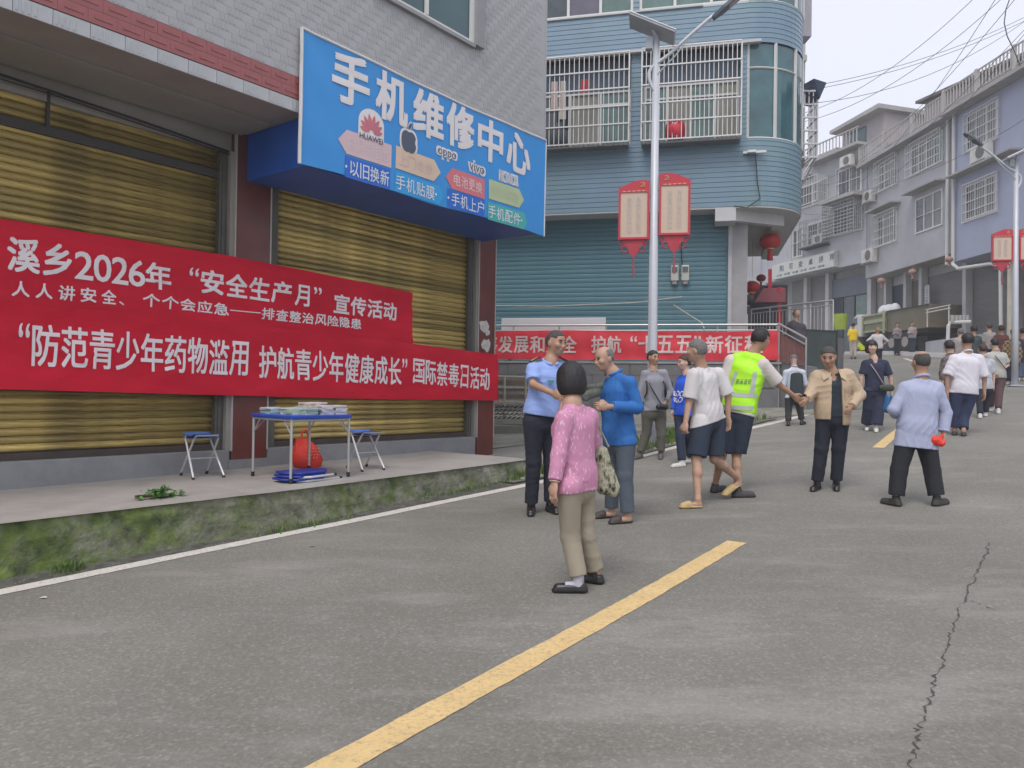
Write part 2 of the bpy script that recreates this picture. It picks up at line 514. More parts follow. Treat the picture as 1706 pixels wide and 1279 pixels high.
n2 = N.new('ShaderNodeTexNoise'); n2.inputs['Scale'].default_value = 9; n2.inputs['Detail'].default_value = 8; L.new(tc.outputs['Object'], n2.inputs['Vector'])
rg = N.new('ShaderNodeValToRGB'); rg.color_ramp.elements[0].color = (.04, .06, .025, 1); rg.color_ramp.elements[1].color = (.145, .20, .045, 1)
rg.color_ramp.elements[0].position = .3; rg.color_ramp.elements[1].position = .72
L.new(n2.outputs['Fac'], rg.inputs['Fac'])
mx = N.new('ShaderNodeMix'); mx.data_type = 'RGBA'; L.new(r.outputs['Color'], mx.inputs['Factor']); L.new(base, mx.inputs['A']); L.new(rg.outputs['Color'], mx.inputs['B'])
L.new(mx.outputs['Result'], b.inputs['Base Color'])
M_MOSS = m
mb = MB()
def kf(s, u):
    top = zs(s) - .012; p = FW(s, kerb_b(s), 0); bot = gz(p.x, p.y) - .02
    c = top + (bot - top) * u
    return FW(s, kerb_b(s) - .015 + (nrel(s, c) * min(1, u * 6)) - .03 * (1 - u) + (.015 * u ** 6), c)
mb.grid(kf, np.arange(-3.2, S_END + .01, .014), np.linspace(0, 1, 30))
o = build('kerb', mb, M_MOSS, smooth=True); o['kind'] = 'structure'; o['label'] = 'mossy green stone kerb face below the pavement'

# ---- gutter debris and grass tufts: uncountable
def clumps(n, where, size, mb=None, flat=.5):
    mb = mb or MB()
    for _ in range(n):
        p = Vector(where()); s = size * random.uniform(.4, 1.3)
        k = len(mb.v); a = random.uniform(0, 6.3)
        pts = [Vector((cos(a + i * 2.1) * s, sin(a + i * 2.1) * s, 0)) for i in range(3)] + [Vector((0, 0, s * flat))]
        for q in pts: mb.v.append(tuple(p + q + Vector((0, 0, -.002))))
        mb.f += [(k, k + 1, k + 3), (k + 1, k + 2, k + 3), (k + 2, k, k + 3)]
    return mb
def gutter_pt(w0=0.02, w1=.30):
    s = random.uniform(-4, S_END); b_ = kerb_b(s) + .05 + random.random() ** 1.4 * w1
    p = FW(s, b_, 0); return (p.x, p.y, gz(p.x, p.y))
o = build('gutter_gravel', clumps(2600, gutter_pt, .011), mat('gutter_stone', (.22, .21, .19), var=.5, scale=30, rough=.95)); o['kind'] = 'stuff'; o['label'] = 'grey grit and gravel lying along the kerb'
def gw(s):     # width from the kerb to the white line
    return float(np.interp(s, [-6, -1, 2, 5, 8], [GW] * 5)) if False else max(.05, min(.34, line_b(s) - kerb_b(s) - .05 + .02 * sin(s * 7) + .015 * sin(s * 17)))
_lb = sorted(((p - FW.o).dot(FW.a), (p - FW.o).dot(FW.b)) for p in wl)
def line_b(s): return float(np.interp(s, [q[0] for q in _lb], [q[1] for q in _lb]))
print('line', _lb, [(s, round(line_b(s) - kerb_b(s), 2)) for s in range(-3, 8)])
def gsheet(s, u):
    p = FW(s, kerb_b(s) - .02 + u * gw(s), 0); return (p.x, p.y, gz(p.x, p.y) + .0015 + .012 * max(0, 1 - u * 2.5))
mb = MB(); mb.grid(gsheet, np.arange(-6, S_END, .1), [0, .2, .4, .7, 1])
o = build('gutter_dirt', mb, mat('gutter_soil', (.085, .083, .07), rough=1, var=.5, scale=12, bump=.8, bscale=70)); o['kind'] = 'structure'; o['label'] = 'dark damp dirt along the foot of the kerb'
def blades(n, where, h, mb=None, w=.006, lean=.5):
    mb = mb or MB()
    for _ in range(n):
        p = Vector(where()); a = random.uniform(0, 6.3); H = h * random.uniform(.4, 1.2); l = lean * H * random.random()
        dx, dy = cos(a), sin(a); k = len(mb.v); ww = w * random.uniform(.6, 1.4)
        mb.v += [(p.x - dy * ww, p.y + dx * ww, p.z), (p.x + dy * ww, p.y - dx * ww, p.z), (p.x + dx * l * .4 + dy * ww * .8, p.y + dy * l * .4 - dx * ww * .8, p.z + H * .6), (p.x + dx * l * .4 - dy * ww * .8, p.y + dy * l * .4 + dx * ww * .8, p.z + H * .6), (p.x + dx * l, p.y + dy * l, p.z + H)]
        mb.f += [(k, k + 1, k + 2, k + 3), (k + 3, k + 2, k + 4)]
    return mb
M_GRASS = mat('grass_green', (.10, .16, .035), rough=.8, var=.4, scale=8)
def weed_pt():
    c = random.choice([(-1.6, .25), (-.15, .05), (1.9, .25), (4.2, .3), (5.2, .3), (6.3, .3)])
    s = c[0] + random.gauss(0, c[1]); b_ = kerb_b(s) + .03 + abs(random.gauss(0, .06))
    p = FW(s, b_, 0); return (p.x, p.y, gz(p.x, p.y))
o = build('kerb_grass', blades(650, weed_pt, .07), M_GRASS); o['kind'] = 'stuff'; o['label'] = 'small green weeds sprouting at the foot of the kerb'

# ---- verge, dirt and yard behind the white line
def gpoly(name, pts, m, lift, sub=.5, label=None):
    """irregular ground patch from corner points (ruled between two edges)"""
    a0, a1, b0, b1 = [Vector(p[:2]) for p in pts]; nu = 24
    mb = MB()
    def f(u, v):
        q = a0.lerp(a1, u).lerp(b0.lerp(b1, u), v); return (q.x, q.y, gz(q.x, q.y) + lift)
    mb.grid(f, np.linspace(0, 1, nu), np.linspace(0, 1, 10))
    o = build(name, mb, m); o['kind'] = 'structure'
    if label: o['label'] = label
    return o
M_YARD = mat('yard_concrete', (.24, .24, .20), rough=.95, var=.25, scale=1.5, bump=.4, bscale=40, dirt=(.11, .10, .07), dirt_amt=.7, dirt_scale=1.4)
e = lambda p, off: Vector((p.x, p.y, 0)) + Vector((-.79, .61, 0)) * off
w_a, w_b = ground(868, 810), ground(1420, 668)
gpoly('yard', [(-1.2, 12.6), (9.5, 17.5), (-3.5, 24), (7.3, 21)], M_YARD, .012, label='dirty concrete yard between the shop and the terrace')
def vg(px, py, off): 
    p = ground(px, py); return e(p, off)
gpoly('verge', [vg(868, 808, .12), vg(1305, 699, .12), vg(868, 808, .95), vg(1305, 699, 1.0)], mat('verge_soil', (.14, .135, .10), var=.4, scale=5, rough=1, bump=.8, bscale=30), .02, label='strip of soil and weeds behind the white line')
A_, B_ = ground(880, 805), ground(1305, 699)
def vp():
    t = random.random(); t = random.choice([random.gauss(.07, .03), random.gauss(.50, .06), random.gauss(.58, .03), random.gauss(.66, .05), random.uniform(.3, 1)])
    t = min(1, max(0, t)); p = Vector(A_).lerp(B_, t); q = e(p, .2 + random.random() * .7); return (q.x, q.y, gz(q.x, q.y) + .02)
o = build('verge_grass', blades(2600, vp, .14, w=.008), M_GRASS); o['kind'] = 'stuff'; o['label'] = 'green grass and weeds on the verge behind the walkers'
o = build('verge_rubble', clumps(500, vp, .035), mat('rubble', (.3, .29, .26), var=.3, scale=20, rough=.95)); o['kind'] = 'stuff'; o['label'] = 'grey rubble scattered on the verge'
# loose chips on the road
def rp():
    x = random.uniform(-2.5, 6); y = random.uniform(2.6, 9); return (x, y, gz(x, y))
o = build('road_grit', clumps(220, rp, .006), mat('grit', (.3, .3, .28), var=.5, scale=20)); o['kind'] = 'stuff'; o['label'] = 'scattered grit and small chips on the asphalt'

# small litter along the gutter and on the road
for i, (px_, py_, lb_) in enumerate(((505, 874, 'small white paper scrap in the gutter below the table'), (755, 815, 'small white paper scrap in the gutter near the pavement end'), (520, 911, 'tiny reddish crumpled wrapper on the asphalt'), (72, 997, 'tiny pale wrapper lying beside the white line at the left'))):
    p = ground(px_, py_); k_ = .022
    pts_ = [p + Vector((cos(t) * k_ * random.uniform(.6, 1.3), sin(t) * k_ * random.uniform(.5, 1), .004 + random.uniform(0, .006))) for t in np.linspace(0, 2 * pi, 8)[:-1]]
    tag(build('litter', MB().prism(pts_, (0, 0, .003)), mat('litter_paper' if i != 2 else 'litter_red', (.62, .61, .57) if i != 2 else (.40, .22, .18), rough=.8)), lb_, 'litter')
# ================================================================== LEFT SHOP BUILDING
shop = thing('shop_building', 'grey tiled shop building with brown roller shutters and blue phone repair sign', 'building', FW(3, -3, .7))
OV, ZF, SR = 1.08, 4.53, 6.82          # overhang depth, slab underside, right corner
M_PLAS = mat('aged_plaster', (.30, .285, .26), rough=.9, var=.10, scale=1.5, bump=.15, bscale=50, dirt=(.22, .20, .17), dirt_amt=.4, dirt_scale=.8)
M_GTILE = mat('grey_wall_tile', (.385, .385, .395), rough=.45, var=.05, scale=4, dirt=(.35, .35, .36), dirt_amt=.4)
M_RTILE = mat('red_wall_tile', (.31, .095, .095), rough=.4, var=.12, scale=6)
M_WTILE = mat('pale_wall_tile', (.42, .43, .445), rough=.4, var=.05, scale=6)
M_RPIL = mat('dark_red_tile', (.13, .028, .022), rough=.35, var=.25, scale=3, dirt=(.10, .07, .06), dirt_amt=.4)
M_PLINTH = mat('grey_cement_plinth', (.24, .245, .25), rough=.85, var=.15, scale=2.5, bump=.2, bscale=60, dirt=(.15, .15, .15), dirt_amt=.5)
# body behind the shutters and the upper storey
mb = MB(); mb.box(FW, -6, 6.98, -9, -.45, -.2, ZF); mb.box(FW, -6, SR - .012, -9, OV - .012, ZF + .14, 11)
build('wall', mb, M_PLAS, shop)
# slab with soffit
mb = MB(); mb.box(FW, -6, SR - .006, -.45, OV - .006, ZF, ZF + .138)
build('slab', mb, M_PLAS, shop)
# soffit step (shallow beam line) and header above shutters
mb = MB(); mb.box(FW, -6, 6.98, -.45, -.10, 4.30, ZF - .003); mb.box(FW, -6, 2.36, -.02, OV - .5, ZF - .03, ZF - .002)
build('header_beam', mb, M_PLAS, shop)
# white strip tiles
t_w = MB(); t_w.box(FW, 0, .285, OV - .004, OV + .006, 0, .13)
for k in range(4): t_w.box(FW, .02 + k * .03, .035 + k * .03, OV + .006, OV + .014, .02, .11)
def tile_mesh(name, w, h, m, ribs, slant=.0):
    mb = MB(); F0 = Frame((0, 0), (1, 0), (0, 1))
    mb.box(F0, 0, w, 0, .010, 0, h)
    for k in range(ribs):
        x = w * (.05 + .62 * k / ribs)
        a, b = x, x + w * .075
        mb.prism([(a, .010, h * .15), (b, .010, h * .15), (b + slant, .010, h * .88), (a + slant, .010, h * .88)], (0, .0038, 0))
    me = bpy.data.meshes.new(name); me.from_pydata(mb.v, [], mb.f); me.update(); me.materials.append(m)
    return me, mb
# rotation bringing local x -> FW.a, local y -> FW.b
FWM = Matrix(((FW.a.x, FW.b.x, 0, 0), (FW.a.y, FW.b.y, 0, 0), (0, 0, 1, 0), (0, 0, 0, 1)))
def put_piece(me, name, parent, p, F3=FWM):
    o = bpy.data.objects.new(name, me); COL.objects.link(o); o.parent = parent
    m4 = F3.copy(); m4.translation = p - root_of(parent).location
    o.matrix_local = m4
    return o
me_w, _ = tile_mesh('white_tile', .285, .126, M_WTILE, 4)
me_r, _ = tile_mesh('red_tile', .232, .108, M_RTILE, 0)
mbx = MB(); F0 = W0
mbx.box(F0, 0, .232, 0, .010, 0, .108); mbx.box(F0, .05, .20, .01, .016, .045, .07)
me_r = bpy.data.meshes.new('red_tile'); me_r.from_pydata(mbx.v, [], mbx.f); me_r.materials.append(M_RTILE)
s = -3.0; i = 0
s = -1.2
while s < SR - .3:
    put_piece(me_w, 'white_tile', shop, FW(s, OV - .006, ZF + .002)); s += .29
for row in range(2):
    s = -1.2 + row * .118
    while s < SR - .24:
        put_piece(me_r, 'red_tile', shop, FW(s, OV - .006, ZF + .140 + row * .118)); s += .238
# backing bands for the part left of frame
mb = MB(); mb.box(FW, -6, -1.2, OV - .01, OV, ZF + .14, ZF + .376); build('tile_band', mb, M_RTILE, shop)
build('tile_band', MB().box(FW, -1.2, SR - .03, OV - .01, OV + .0015, ZF + .14, ZF + .376), M_RTILE, shop)
# grey ribbed tiles: window hole s 3.55..5.35, z > 6.22
WS0, WS1, WZ0, WZ1 = 3.35, 5.12, 6.27, 8.2
TW, TH = .28, .083
me_g, mb_g = tile_mesh('grey_tile', TW - .002, TH - .002, M_GTILE, 4, slant=-.010)
cells = []
z0 = ZF + .376; rr = 0
while z0 < 8.6:
    sh = (rr * .075) % TW
    s = -3.0 + sh
    while s + TW < SR + .001:
        if not (s + TW > WS0 and s < WS1 and z0 + TH > WZ0 and z0 < WZ1):
            p = FW(s, OV, z0); v = p - CAM; dep = v.dot(c_f)
            u = CX + F_PX * v.dot(c_r) / dep; w = CY - F_PX * v.dot(c_u) / dep
            vis = (-60 < u < 1750 and -60 < w) if dep > .5 else False
            hid = (s > 2.4 and z0 < 5.35)
            cells.append((0 if (vis and not hid) else 1, dep, s, z0))
    # advance
        s += TW
    z0 += TH; rr += 1
cells.sort()
rest = MB()
for i, (h, dep, s, z) in enumerate(cells):
    if i < 300 and h == 0: put_piece(me_g, 'grey_tile', shop, FW(s, OV - .006, z))
    elif dep < 30 and (h == 0 or dep < 12):
        n = len(rest.v)
        for q in mb_g.v: rest.v.append(tuple(FW(s + q[0], OV - .006 + q[1], z + q[2])))
        rest.f += [tuple(n + j for j in f) for f in mb_g.f]
build('grey_tile_field', rest, M_GTILE, shop, kind='stuff')
# vertical corner trim
mb = MB(); mb.box(FW, SR - .02, SR + .002, OV - .15, OV + .010, ZF + .002, 11); build('tile_backing', MB().box(FW, -3.2, SR - .33, OV - .011, OV + .0015, ZF + .38, WZ0 - .051).box(FW, -3.2, WS0 - .051, OV - .011, OV + .0015, WZ0 - .05, 8.6).box(FW, WS1 + .171, SR - .33, OV - .011, OV + .0015, WZ0 - .05, 8.6), M_GTILE, shop)
build('corner_fill', MB().box(FW, SR - .32, SR - .021, OV - .011, OV + .0025, ZF + .38, 8.6), M_GTILE, shop)
build('corner_trim', mb, M_GTILE, shop)
# side wall face at the right: plain; back of window hole
M_TGLASS = mat('teal_window_glass', (.02, .075, .085), rough=.08, var=.2, scale=1.2, spec=.8)
M_ALU = mat('white_window_frame', (.62, .62, .60), rough=.4, var=.04)
mb = MB(); 
for (x0, x1) in ((WS0 + .05, 4.20), (4.25, WS1 - .07)):
    mb.box(FW, x0, x1, OV - .006, OV + .0, WZ0 + .05, WZ1 - .05)
w = build('window', MB().box(FW, WS0, WS0 + .05, OV + .0, OV + .03, WZ0, WZ1).box(FW, WS1 - .07, WS1, OV + .0, OV + .03, WZ0, WZ1).box(FW, 4.20, 4.25, OV + .0, OV + .03, WZ0 + .05, WZ1).box(FW, WS0 + .05, WS1 - .07, OV + .0, OV + .03, WZ0, WZ0 + .04), M_ALU, shop)
build('pane', mb, M_TGLASS, w)
build('window_reveal', MB().box(FW, WS1, WS1 + .17, OV - .005, OV + .075, WZ0 - .01, WZ1), mat('reveal_grey', (.28, .28, .29), rough=.6), shop)
build('window_sill', MB().box(FW, WS0 - .05, WS1, OV, OV + .06, WZ0 - .05, WZ0 - .003), mat('reveal_grey', (.28, .28, .29)), shop)

# pillars: dark red faces
for a0, a1, zt in ((2.31, 2.77, ZF - .004), (6.585, 6.99, ZF - .004)):
    build('pillar', MB().box(FW, a0, a1, -.45, .012, .3, zt), M_RPIL, shop, bevel=.006)
    build('pillar_edge', MB().box(FW, a0 - .012, a0 + .006, -.02, .02, .9, zt - .02).box(FW, a1 - .006, a1 + .012, -.02, .02, .9, zt - .02), mat('pillar_edge_trim', (.4, .38, .35), rough=.6), shop)
# plinths
for a0, a1 in ((-6, 2.295), (2.785, 6.57)):
    build('plinth', MB().box(FW, a0, a1, -.45, .0, .4, .912), M_PLINTH, shop, bevel=.008)
build('pillar_base', MB().box(FW, 2.28, 2.8, -.02, .018, .5, .80), M_PLINTH, shop)

# roller shutters
def shutter_material():
    m = mat('shutter_gold', (.60, .455, .15), rough=.45, var=.30, scale=1.4, stretch=(1, 1, 14), metal=.2, dirt=(.09, .065, .04), dirt_amt=.75, dirt_scale=2.2)
    vary_by_object(m, .55, 1.25)
    return m
M_SH = shutter_material()
M_SHD = mat('shutter_dark', (.06, .045, .035), rough=.6, var=.3)
def slat_mesh(w, h, n=5):
    mb = MB(); prof = [(0, 0), (.016, .004), (.026, h * .28), (.027, h * .5), (.022, h * .72), (.008, h * .86), (0, h * .97)]
    F0 = W0
    for x in (0, w):
        for y, z in prof: mb.v.append((x, y, z))
    k = len(prof)
    for i in range(k - 1): mb.f.append((i, k + i, k + i + 1, i + 1))
    mb.f.append(tuple(range(k))); mb.f.append(tuple(range(2 * k - 1, k - 1, -1)))
    me = bpy.data.meshes.new('slat'); me.from_pydata(mb.v, [], mb.f); me.materials.append(M_SH)
    me.polygons.foreach_set('use_smooth', [True] * (k - 1) + [False] * 2)
    return me
for idx, (a0, a1, zb, zt, lab) in enumerate(((-3.2, 2.15, .93, 4.30, 'left'), (2.93, 6.44, .93, 4.30, 'right'))):
    sh = build('roller_shutter', MB().box(FW, a0, a1, -.35, -.16, .912, 4.30), M_SHD, shop, label='gold brown roller shutter ' + ('left of the dark red pillar' if idx == 0 else 'right of the dark red pillar'))
    h = .074; me = slat_mesh(a1 - a0, h); z = zb + .06; k = 0
    while z < zt - .03:
        if idx == 0 and 3.98 < z < 4.05:
            z += .07; continue
        put_piece(me, 'slat', sh, FW(a0, -.158 + random.uniform(-.002, .002), z)); z += h; k += 1
    build('bottom_bar', MB().box(FW, a0, a1, -.16, -.10, zb - .015, zb + .05), M_SHD, sh)
    build('guide_rail', MB().box(FW, a1, a1 + .10, -.30, -.07, .915, 4.30).box(FW, a1 + .03, a1 + .06, -.07, -.055, .92, 4.29), mat('guide_rail_grey', (.10, .095, .08), rough=.6, var=.3), sh)
    build('guide_rail', MB().box(FW, a0 - .10, a0, -.30, -.07, .915, 4.30), mat('guide_rail_grey', (.10, .095, .08)), sh)
    build('jamb', MB().box(FW, a1 + .10, a1 + .16, -.45, -.01, .914, 4.30), M_PLAS, sh)
build('cross_beam', MB().box(FW, -3.2, 2.20, -.19, -.09, 3.98, 4.06), mat('beam_iron', (.055, .05, .045), rough=.7), shop)
build('hanger_bar', MB().box(FW, .37, .40, -.125, -.095, 4.06, 4.42), mat('beam_iron', (.055, .05, .045)), shop)
mb = MB(); mb.tube([FW(-2, -.05, 4.42), FW(0, -.05, 4.41), FW(1.2, -.05, 4.36), FW(2.24, -.05, 4.30)], .012); mb.tube([FW(-2, -.04, 4.38), FW(.4, -.04, 4.36), FW(1.6, -.04, 4.30), FW(2.3, -.04, 4.26)], .008)
tag(build('cable', mb, mat('cable_black', (.03, .03, .03), rough=.6)), 'black cables strung along the top of the left shutter', 'cable')

# ------------------------------------------------------------------ hanging sign box with blue vinyl
sign = thing('shop_sign', 'large blue phone repair shop sign hanging under the slab', 'sign', FW(4.5, OV, 3.99))
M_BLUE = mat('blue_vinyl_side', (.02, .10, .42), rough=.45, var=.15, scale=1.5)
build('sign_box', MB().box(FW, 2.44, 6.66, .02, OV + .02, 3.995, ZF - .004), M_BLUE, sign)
def vn(a, c):    # vinyl billow
    return OV + .045 + .008 * sin(a * 2.1 + 1) + .006 * sin(a * 5.3 + c * 3) + .007 * math.exp(-((a - 2.6) / .25) ** 2) * sin(c * 14 + a * 9)
SA0, SA1, SC0, SC1 = 2.345, 6.775, 3.985, 5.42
def sc_bot(a): return SC0 + .015 * sin((a - SA0) * 2.4) 
def sc_top(a): return SC1 - .03 * sin((a - SA0) / (SA1 - SA0) * pi) + .0 * a
M_VIN = mat('blue_vinyl', (.03, .27, .66), rough=.42, var=.05, scale=.7)
mb = MB(); mb.grid(lambda a, v: FW(a, vn(a, v), sc_bot(a) + (sc_top(a) - sc_bot(a)) * v), np.linspace(SA0, SA1, 90), np.linspace(0, 1, 24))
mb.grid(lambda a, v: FW(a, vn(a, v) - .008, sc_bot(a) + (sc_top(a) - sc_bot(a)) * v), np.linspace(SA1, SA0, 20), np.linspace(0, 1, 8))
build('sign_face', mb, M_VIN, sign, smooth=True)
mb = MB()
mb.tube([FW(a, vn(a, 1), sc_top(a)) for a in np.linspace(SA0, SA1, 30)], .016, 6)
mb.tube([FW(SA0, vn(SA0, v), sc_bot(SA0) + (sc_top(SA0) - sc_bot(SA0)) * v) for v in np.linspace(0, 1, 8)], .020, 6)
mb.tube([FW(SA1, vn(SA1, v), sc_bot(SA1) + (sc_top(SA1) - sc_bot(SA1)) * v) for v in np.linspace(0, 1, 8)], .012, 6)
build('sign_edge', mb, mat('sign_edge_white', (.6, .6, .6), rough=.5), sign)
build('sign_bracket', MB().box(FW, SA0 + .05, SA0 + .09, OV + .012, OV + .035, ZF, 5.38).box(FW, SA1 - .12, SA1 - .08, OV + .012, OV + .035, ZF, 5.36), mat('beam_iron', (.055, .05, .045)), sign)
def sgn(lift):
    def f(a, c):
        v = (c - sc_bot(a)) / (sc_top(a) - sc_bot(a)); return FW(a, vn(a, v) + lift, c)
    return f
def spx(x, y): return FW.px(x, y, OV + .05)
M_SW = mat('sign_print_white', (.72, .69, .69), rough=.45, var=.02)
# big title, character by character from the photograph's boxes
mb = MB()
for ch, (x0, y0, x1, y1) in zip('手机维修中心', ((555, 98, 613, 168), (626, 126, 678, 202), (690, 155, 738, 227), (745, 180, 790, 243), (798, 208, 836, 262), (844, 228, 882, 283))):
    a0 = spx(x0, (y0 + y1) / 2)[0]; a1 = spx(x1, (y0 + y1) / 2)[0]
    cm = spx((x0 + x1) / 2, (y0 + y1) / 2)[1]
    h = .27 
    mb = MB(); _lay(mb, ch, sgn(.008), (a0, cm - h, a1, cm + h), .035); build('character', mb, M_SW, sign)
def arrow(x0, y0, x1, y1, point_left, m, name='arrow', hh=.135):
    a0, cA = spx(x0, y0); a1, cB = spx(x1, y1); c = (cA + cB) / 2; f = sgn(.006)
    mb = MB(); n = 10; tip = .12
    xs = np.linspace(a0 + (tip if point_left else 0), a1 - (0 if point_left else tip), n)
    for i in range(n - 1): mb.quad([f(xs[i], c - hh), f(xs[i + 1], c - hh), f(xs[i + 1], c + hh), f(xs[i], c + hh)])
    if point_left: mb.quad([f(a0, c), f(xs[0], c - hh), f(xs[0], c + hh)])
    else: mb.quad([f(xs[-1], c - hh), f(a1, c), f(xs[-1], c + hh)])
    build(name, mb, m, sign); return a0, a1, c
ar = [(563, 232, 651, 262, True, (.62, .46, .48), 'pink_arrow', '换屏换电池', (.68, .55, .56), '以旧换新', (570, 648, 290)),
      (658, 262, 735, 288, False, (.66, .50, .38), 'orange_arrow', '上门维修', (.60, .47, .42), '手机贴膜', (660, 728, 315)),
      (743, 292, 808, 318, True, (.62, .17, .20), 'red_arrow', '电池更换', (.72, .62, .60), '手机上户', (748, 804, 337)),
      (815, 315, 872, 334, False, (.42, .52, .30), 'green_arrow', '刷机解锁', (.50, .55, .38), '手机配件', (814, 868, 358))]
M_LT = mat('sign_print_pale', (.66, .70, .74), rough=.45, var=.02)
labels = [((574, 268, 649, 308), (.012, .13, .56)), ((657, 293, 733, 334), (.02, .33, .70)), ((746, 322, 808, 354), (.015, .14, .56)), ((813, 345, 872, 374), (.05, .40, .38))]
for (x0, y0, x1, y1, left, col, nm, t1, tcol, t2, _), ((bx0, by0, bx1, by1), bc) in zip(ar, labels):
    m = mat('print_' + nm, col, rough=.45, var=.03)
    a0, a1, c = arrow(x0, (y0 + y1) / 2 - (x1 - x0) * .15, x1, (y0 + y1) / 2 + (x1 - x0) * .13, left, m, nm)
    t = MB(); f = sgn(.009)
    put_text(t, t1, f, a0 + (.14 if left else .05), a1 - (.05 if left else .14), c - .075, c + .075, bold=.0)
    build('arrow_lettering', t, mat('print_text_' + nm, tcol, rough=.5, var=.02), sign)
    # label strip below
    q = spx(bx0, (by0 * .65 + by1 * .35)); q1 = spx(bx1, (by0 * .35 + by1 * .65)); cc = (q[1] + q1[1]) / 2
    b0, b1 = q[0], q1[0]
    if q1[0] < b0: b1 = b0 + .7
    lb = MB(); f2 = sgn(.005); xs = np.linspace(b0, b1, 10)
    for i in range(9): lb.quad([f2(xs[i], cc - .12), f2(xs[i + 1], cc - .12), f2(xs[i + 1], cc + .12), f2(xs[i], cc + .12)])
    if not left: lb.quad([f2(xs[-1], cc - .12), f2(b1 + .08, cc), f2(xs[-1], cc + .12)])
    build('label_strip', lb, mat('print_strip_' + nm, bc, rough=.45, var=.03), sign)
    t = MB(); put_text(t, ('·' + t2) if left else (t2 + '·'), f, b0 + .0, b1 - .01, cc - .085, cc + .085, bold=.008)
    build('label_lettering', t, M_LT, sign)
# petal emblem with lettering
def blob(mb, f, pts):
    mb.quad([f(a, c) for a, c in pts])
ce = spx(618, 214)
mb = MB(); pts = [(ce[0] + .19 * cos(t), ce[1] + .05 + .17 * sin(t)) for t in np.linspace(0, 2 * pi, 28)[:-1]]; blob(mb, sgn(.005), pts)
blob(mb, sgn(.0045), [(ce[0] - .19, ce[1] - .17), (ce[0] + .19, ce[1] - .17), (ce[0] + .19, ce[1] + .02), (ce[0] - .19, ce[1] + .02)])
build('emblem_backing', mb, M_SW, sign)
mb = MB()
for k in range(8):
    an = radians(12 + k * 156 / 7); u = Vector((cos(an), sin(an))); v = Vector((-u.y, u.x)); o2 = Vector((ce[0], ce[1] - .055))
    L_ = .13 + .06 * sin(an); W_ = .028
    pts = [o2 + u * (.03 + (L_) * t) + v * (W_ * sin(pi * min(1, t * 1.02)) ** .8 * (1 if t < 1 else 0)) for t in np.linspace(0, 1, 8)]
    pts += [o2 + u * (.03 + (L_) * t) - v * (W_ * sin(pi * min(1, t * 1.02)) ** .8) for t in np.linspace(1, 0, 8)[1:-1]]
    blob(mb, sgn(.009), [tuple(p) for p in pts])
build('petal_emblem', mb, mat('emblem_red', (.55, .16, .20), rough=.5), sign)
M_DK = mat('print_dark', (.07, .09, .13), rough=.5, var=.05)
t = MB(); put_text(t, 'HUAWEI', sgn(.009), ce[0] - .17, ce[0] + .17, ce[1] - .15, ce[1] - .085, per_char=False, bold=.01); build('emblem_lettering', t, M_DK, sign)
# fruit emblem
ca = spx(681, 232)
def fruit(r, grow):
    P = []
    for t in np.linspace(0, 2 * pi, 48)[:-1]:
        x = r * (1.0 * sin(t)); y = r * (-1.02 * cos(t))
        rad = 1 - .13 * math.exp(-((t - pi) / .30) ** 2) - .08 * math.exp(-(min(t, 2 * pi - t) / .25) ** 2) - .04 * cos(4 * t)
        P.append([x * rad, y * rad * 1.03])
    Q = []
    for x, y in P:
        bx, by, br = r * 1.22, r * .12, r * .42 - grow
        dx, dy = x - bx, y - by; dd = sqrt(dx * dx + dy * dy)
        if dd < br: x, y = bx + dx / dd * br, by + dy / dd * br
        Q.append((x, y))
    return Q
for r_, m_, l_, g_ in ((.165, M_SW, .005, .02), (.135, M_DK, .009, 0)):
    mb = MB(); blob(mb, sgn(l_), [(ca[0] + x, ca[1] - .03 + y) for x, y in fruit(r_, g_)])
    blob(mb, sgn(l_), [(ca[0] + .02 + (.025 + g_ * .5) * cos(t) * 1.0 + .022 * sin(t), ca[1] + .165 + (.045 + g_) * sin(t)) for t in np.linspace(0, 2 * pi, 15)[:-1]])
    build('fruit_emblem' if m_ is M_DK else 'fruit_backing', mb, m_, sign)
for txt, x, y, w_, h_, bld in (('oppo', 745, 258, .17, .055, .03), ('vivo', 795, 279, .155, .06, .03), ('HONOR', 847, 297, .19, .055, .03)):
    c_ = spx(x, y)
    for off, m_, l_, bb_ in ((.03, M_SW, .006, .09), (0, M_DK if txt != 'HONOR' else mat('print_text_grey', (.36, .45, .55)), .010, .0)):
        t = MB(); put_text(t, txt, sgn(l_), c_[0] - w_ - off * .6, c_[0] + w_ + off * .6, c_[1] - h_ - off * .5, c_[1] + h_ + off * .5, per_char=False, bold=bb_)
        build('brand_backing' if off else 'brand_lettering', t, m_, sign)

# ------------------------------------------------------------------ red banners
M_RED = mat('red_banner_cloth', (.57, .013, .035), rough=.6, spec=.15, var=.14, scale=1.6, bump=.5, bscale=5, stretch=(.6, .6, 2.2))
M_BT = mat('banner_print', (.78, .72, .73), rough=.6, var=.03)
def banner(name, label, a0, a1, top, bot, off, wrinkle, na=160, nc=16, group=None, F=FW, M=M_RED, thick=.004):
    def f(a, c):
        v = (c - bot(a)) / (top(a) - bot(a))
        return F(a, off + wrinkle(a, v), c)
    mb = MB()
    us = np.linspace(a0, a1, na); vs = np.linspace(0, 1, nc)
    mb.grid(lambda a, v: f(a, bot(a) + (top(a) - bot(a)) * v), us, vs)
    mb.grid(lambda a, v: tuple(Vector(f(a, bot(a) + (top(a) - bot(a)) * v)) - F.b * thick), us[::-1], vs)
    t = thing(name, label, 'banner', f((a0 + a1) / 2, bot((a0 + a1) / 2)), group)
    build('cloth', mb, M, t, smooth=True)
    return t, f
lin = lambda x, xs, ys: float(np.interp(x, xs, ys))
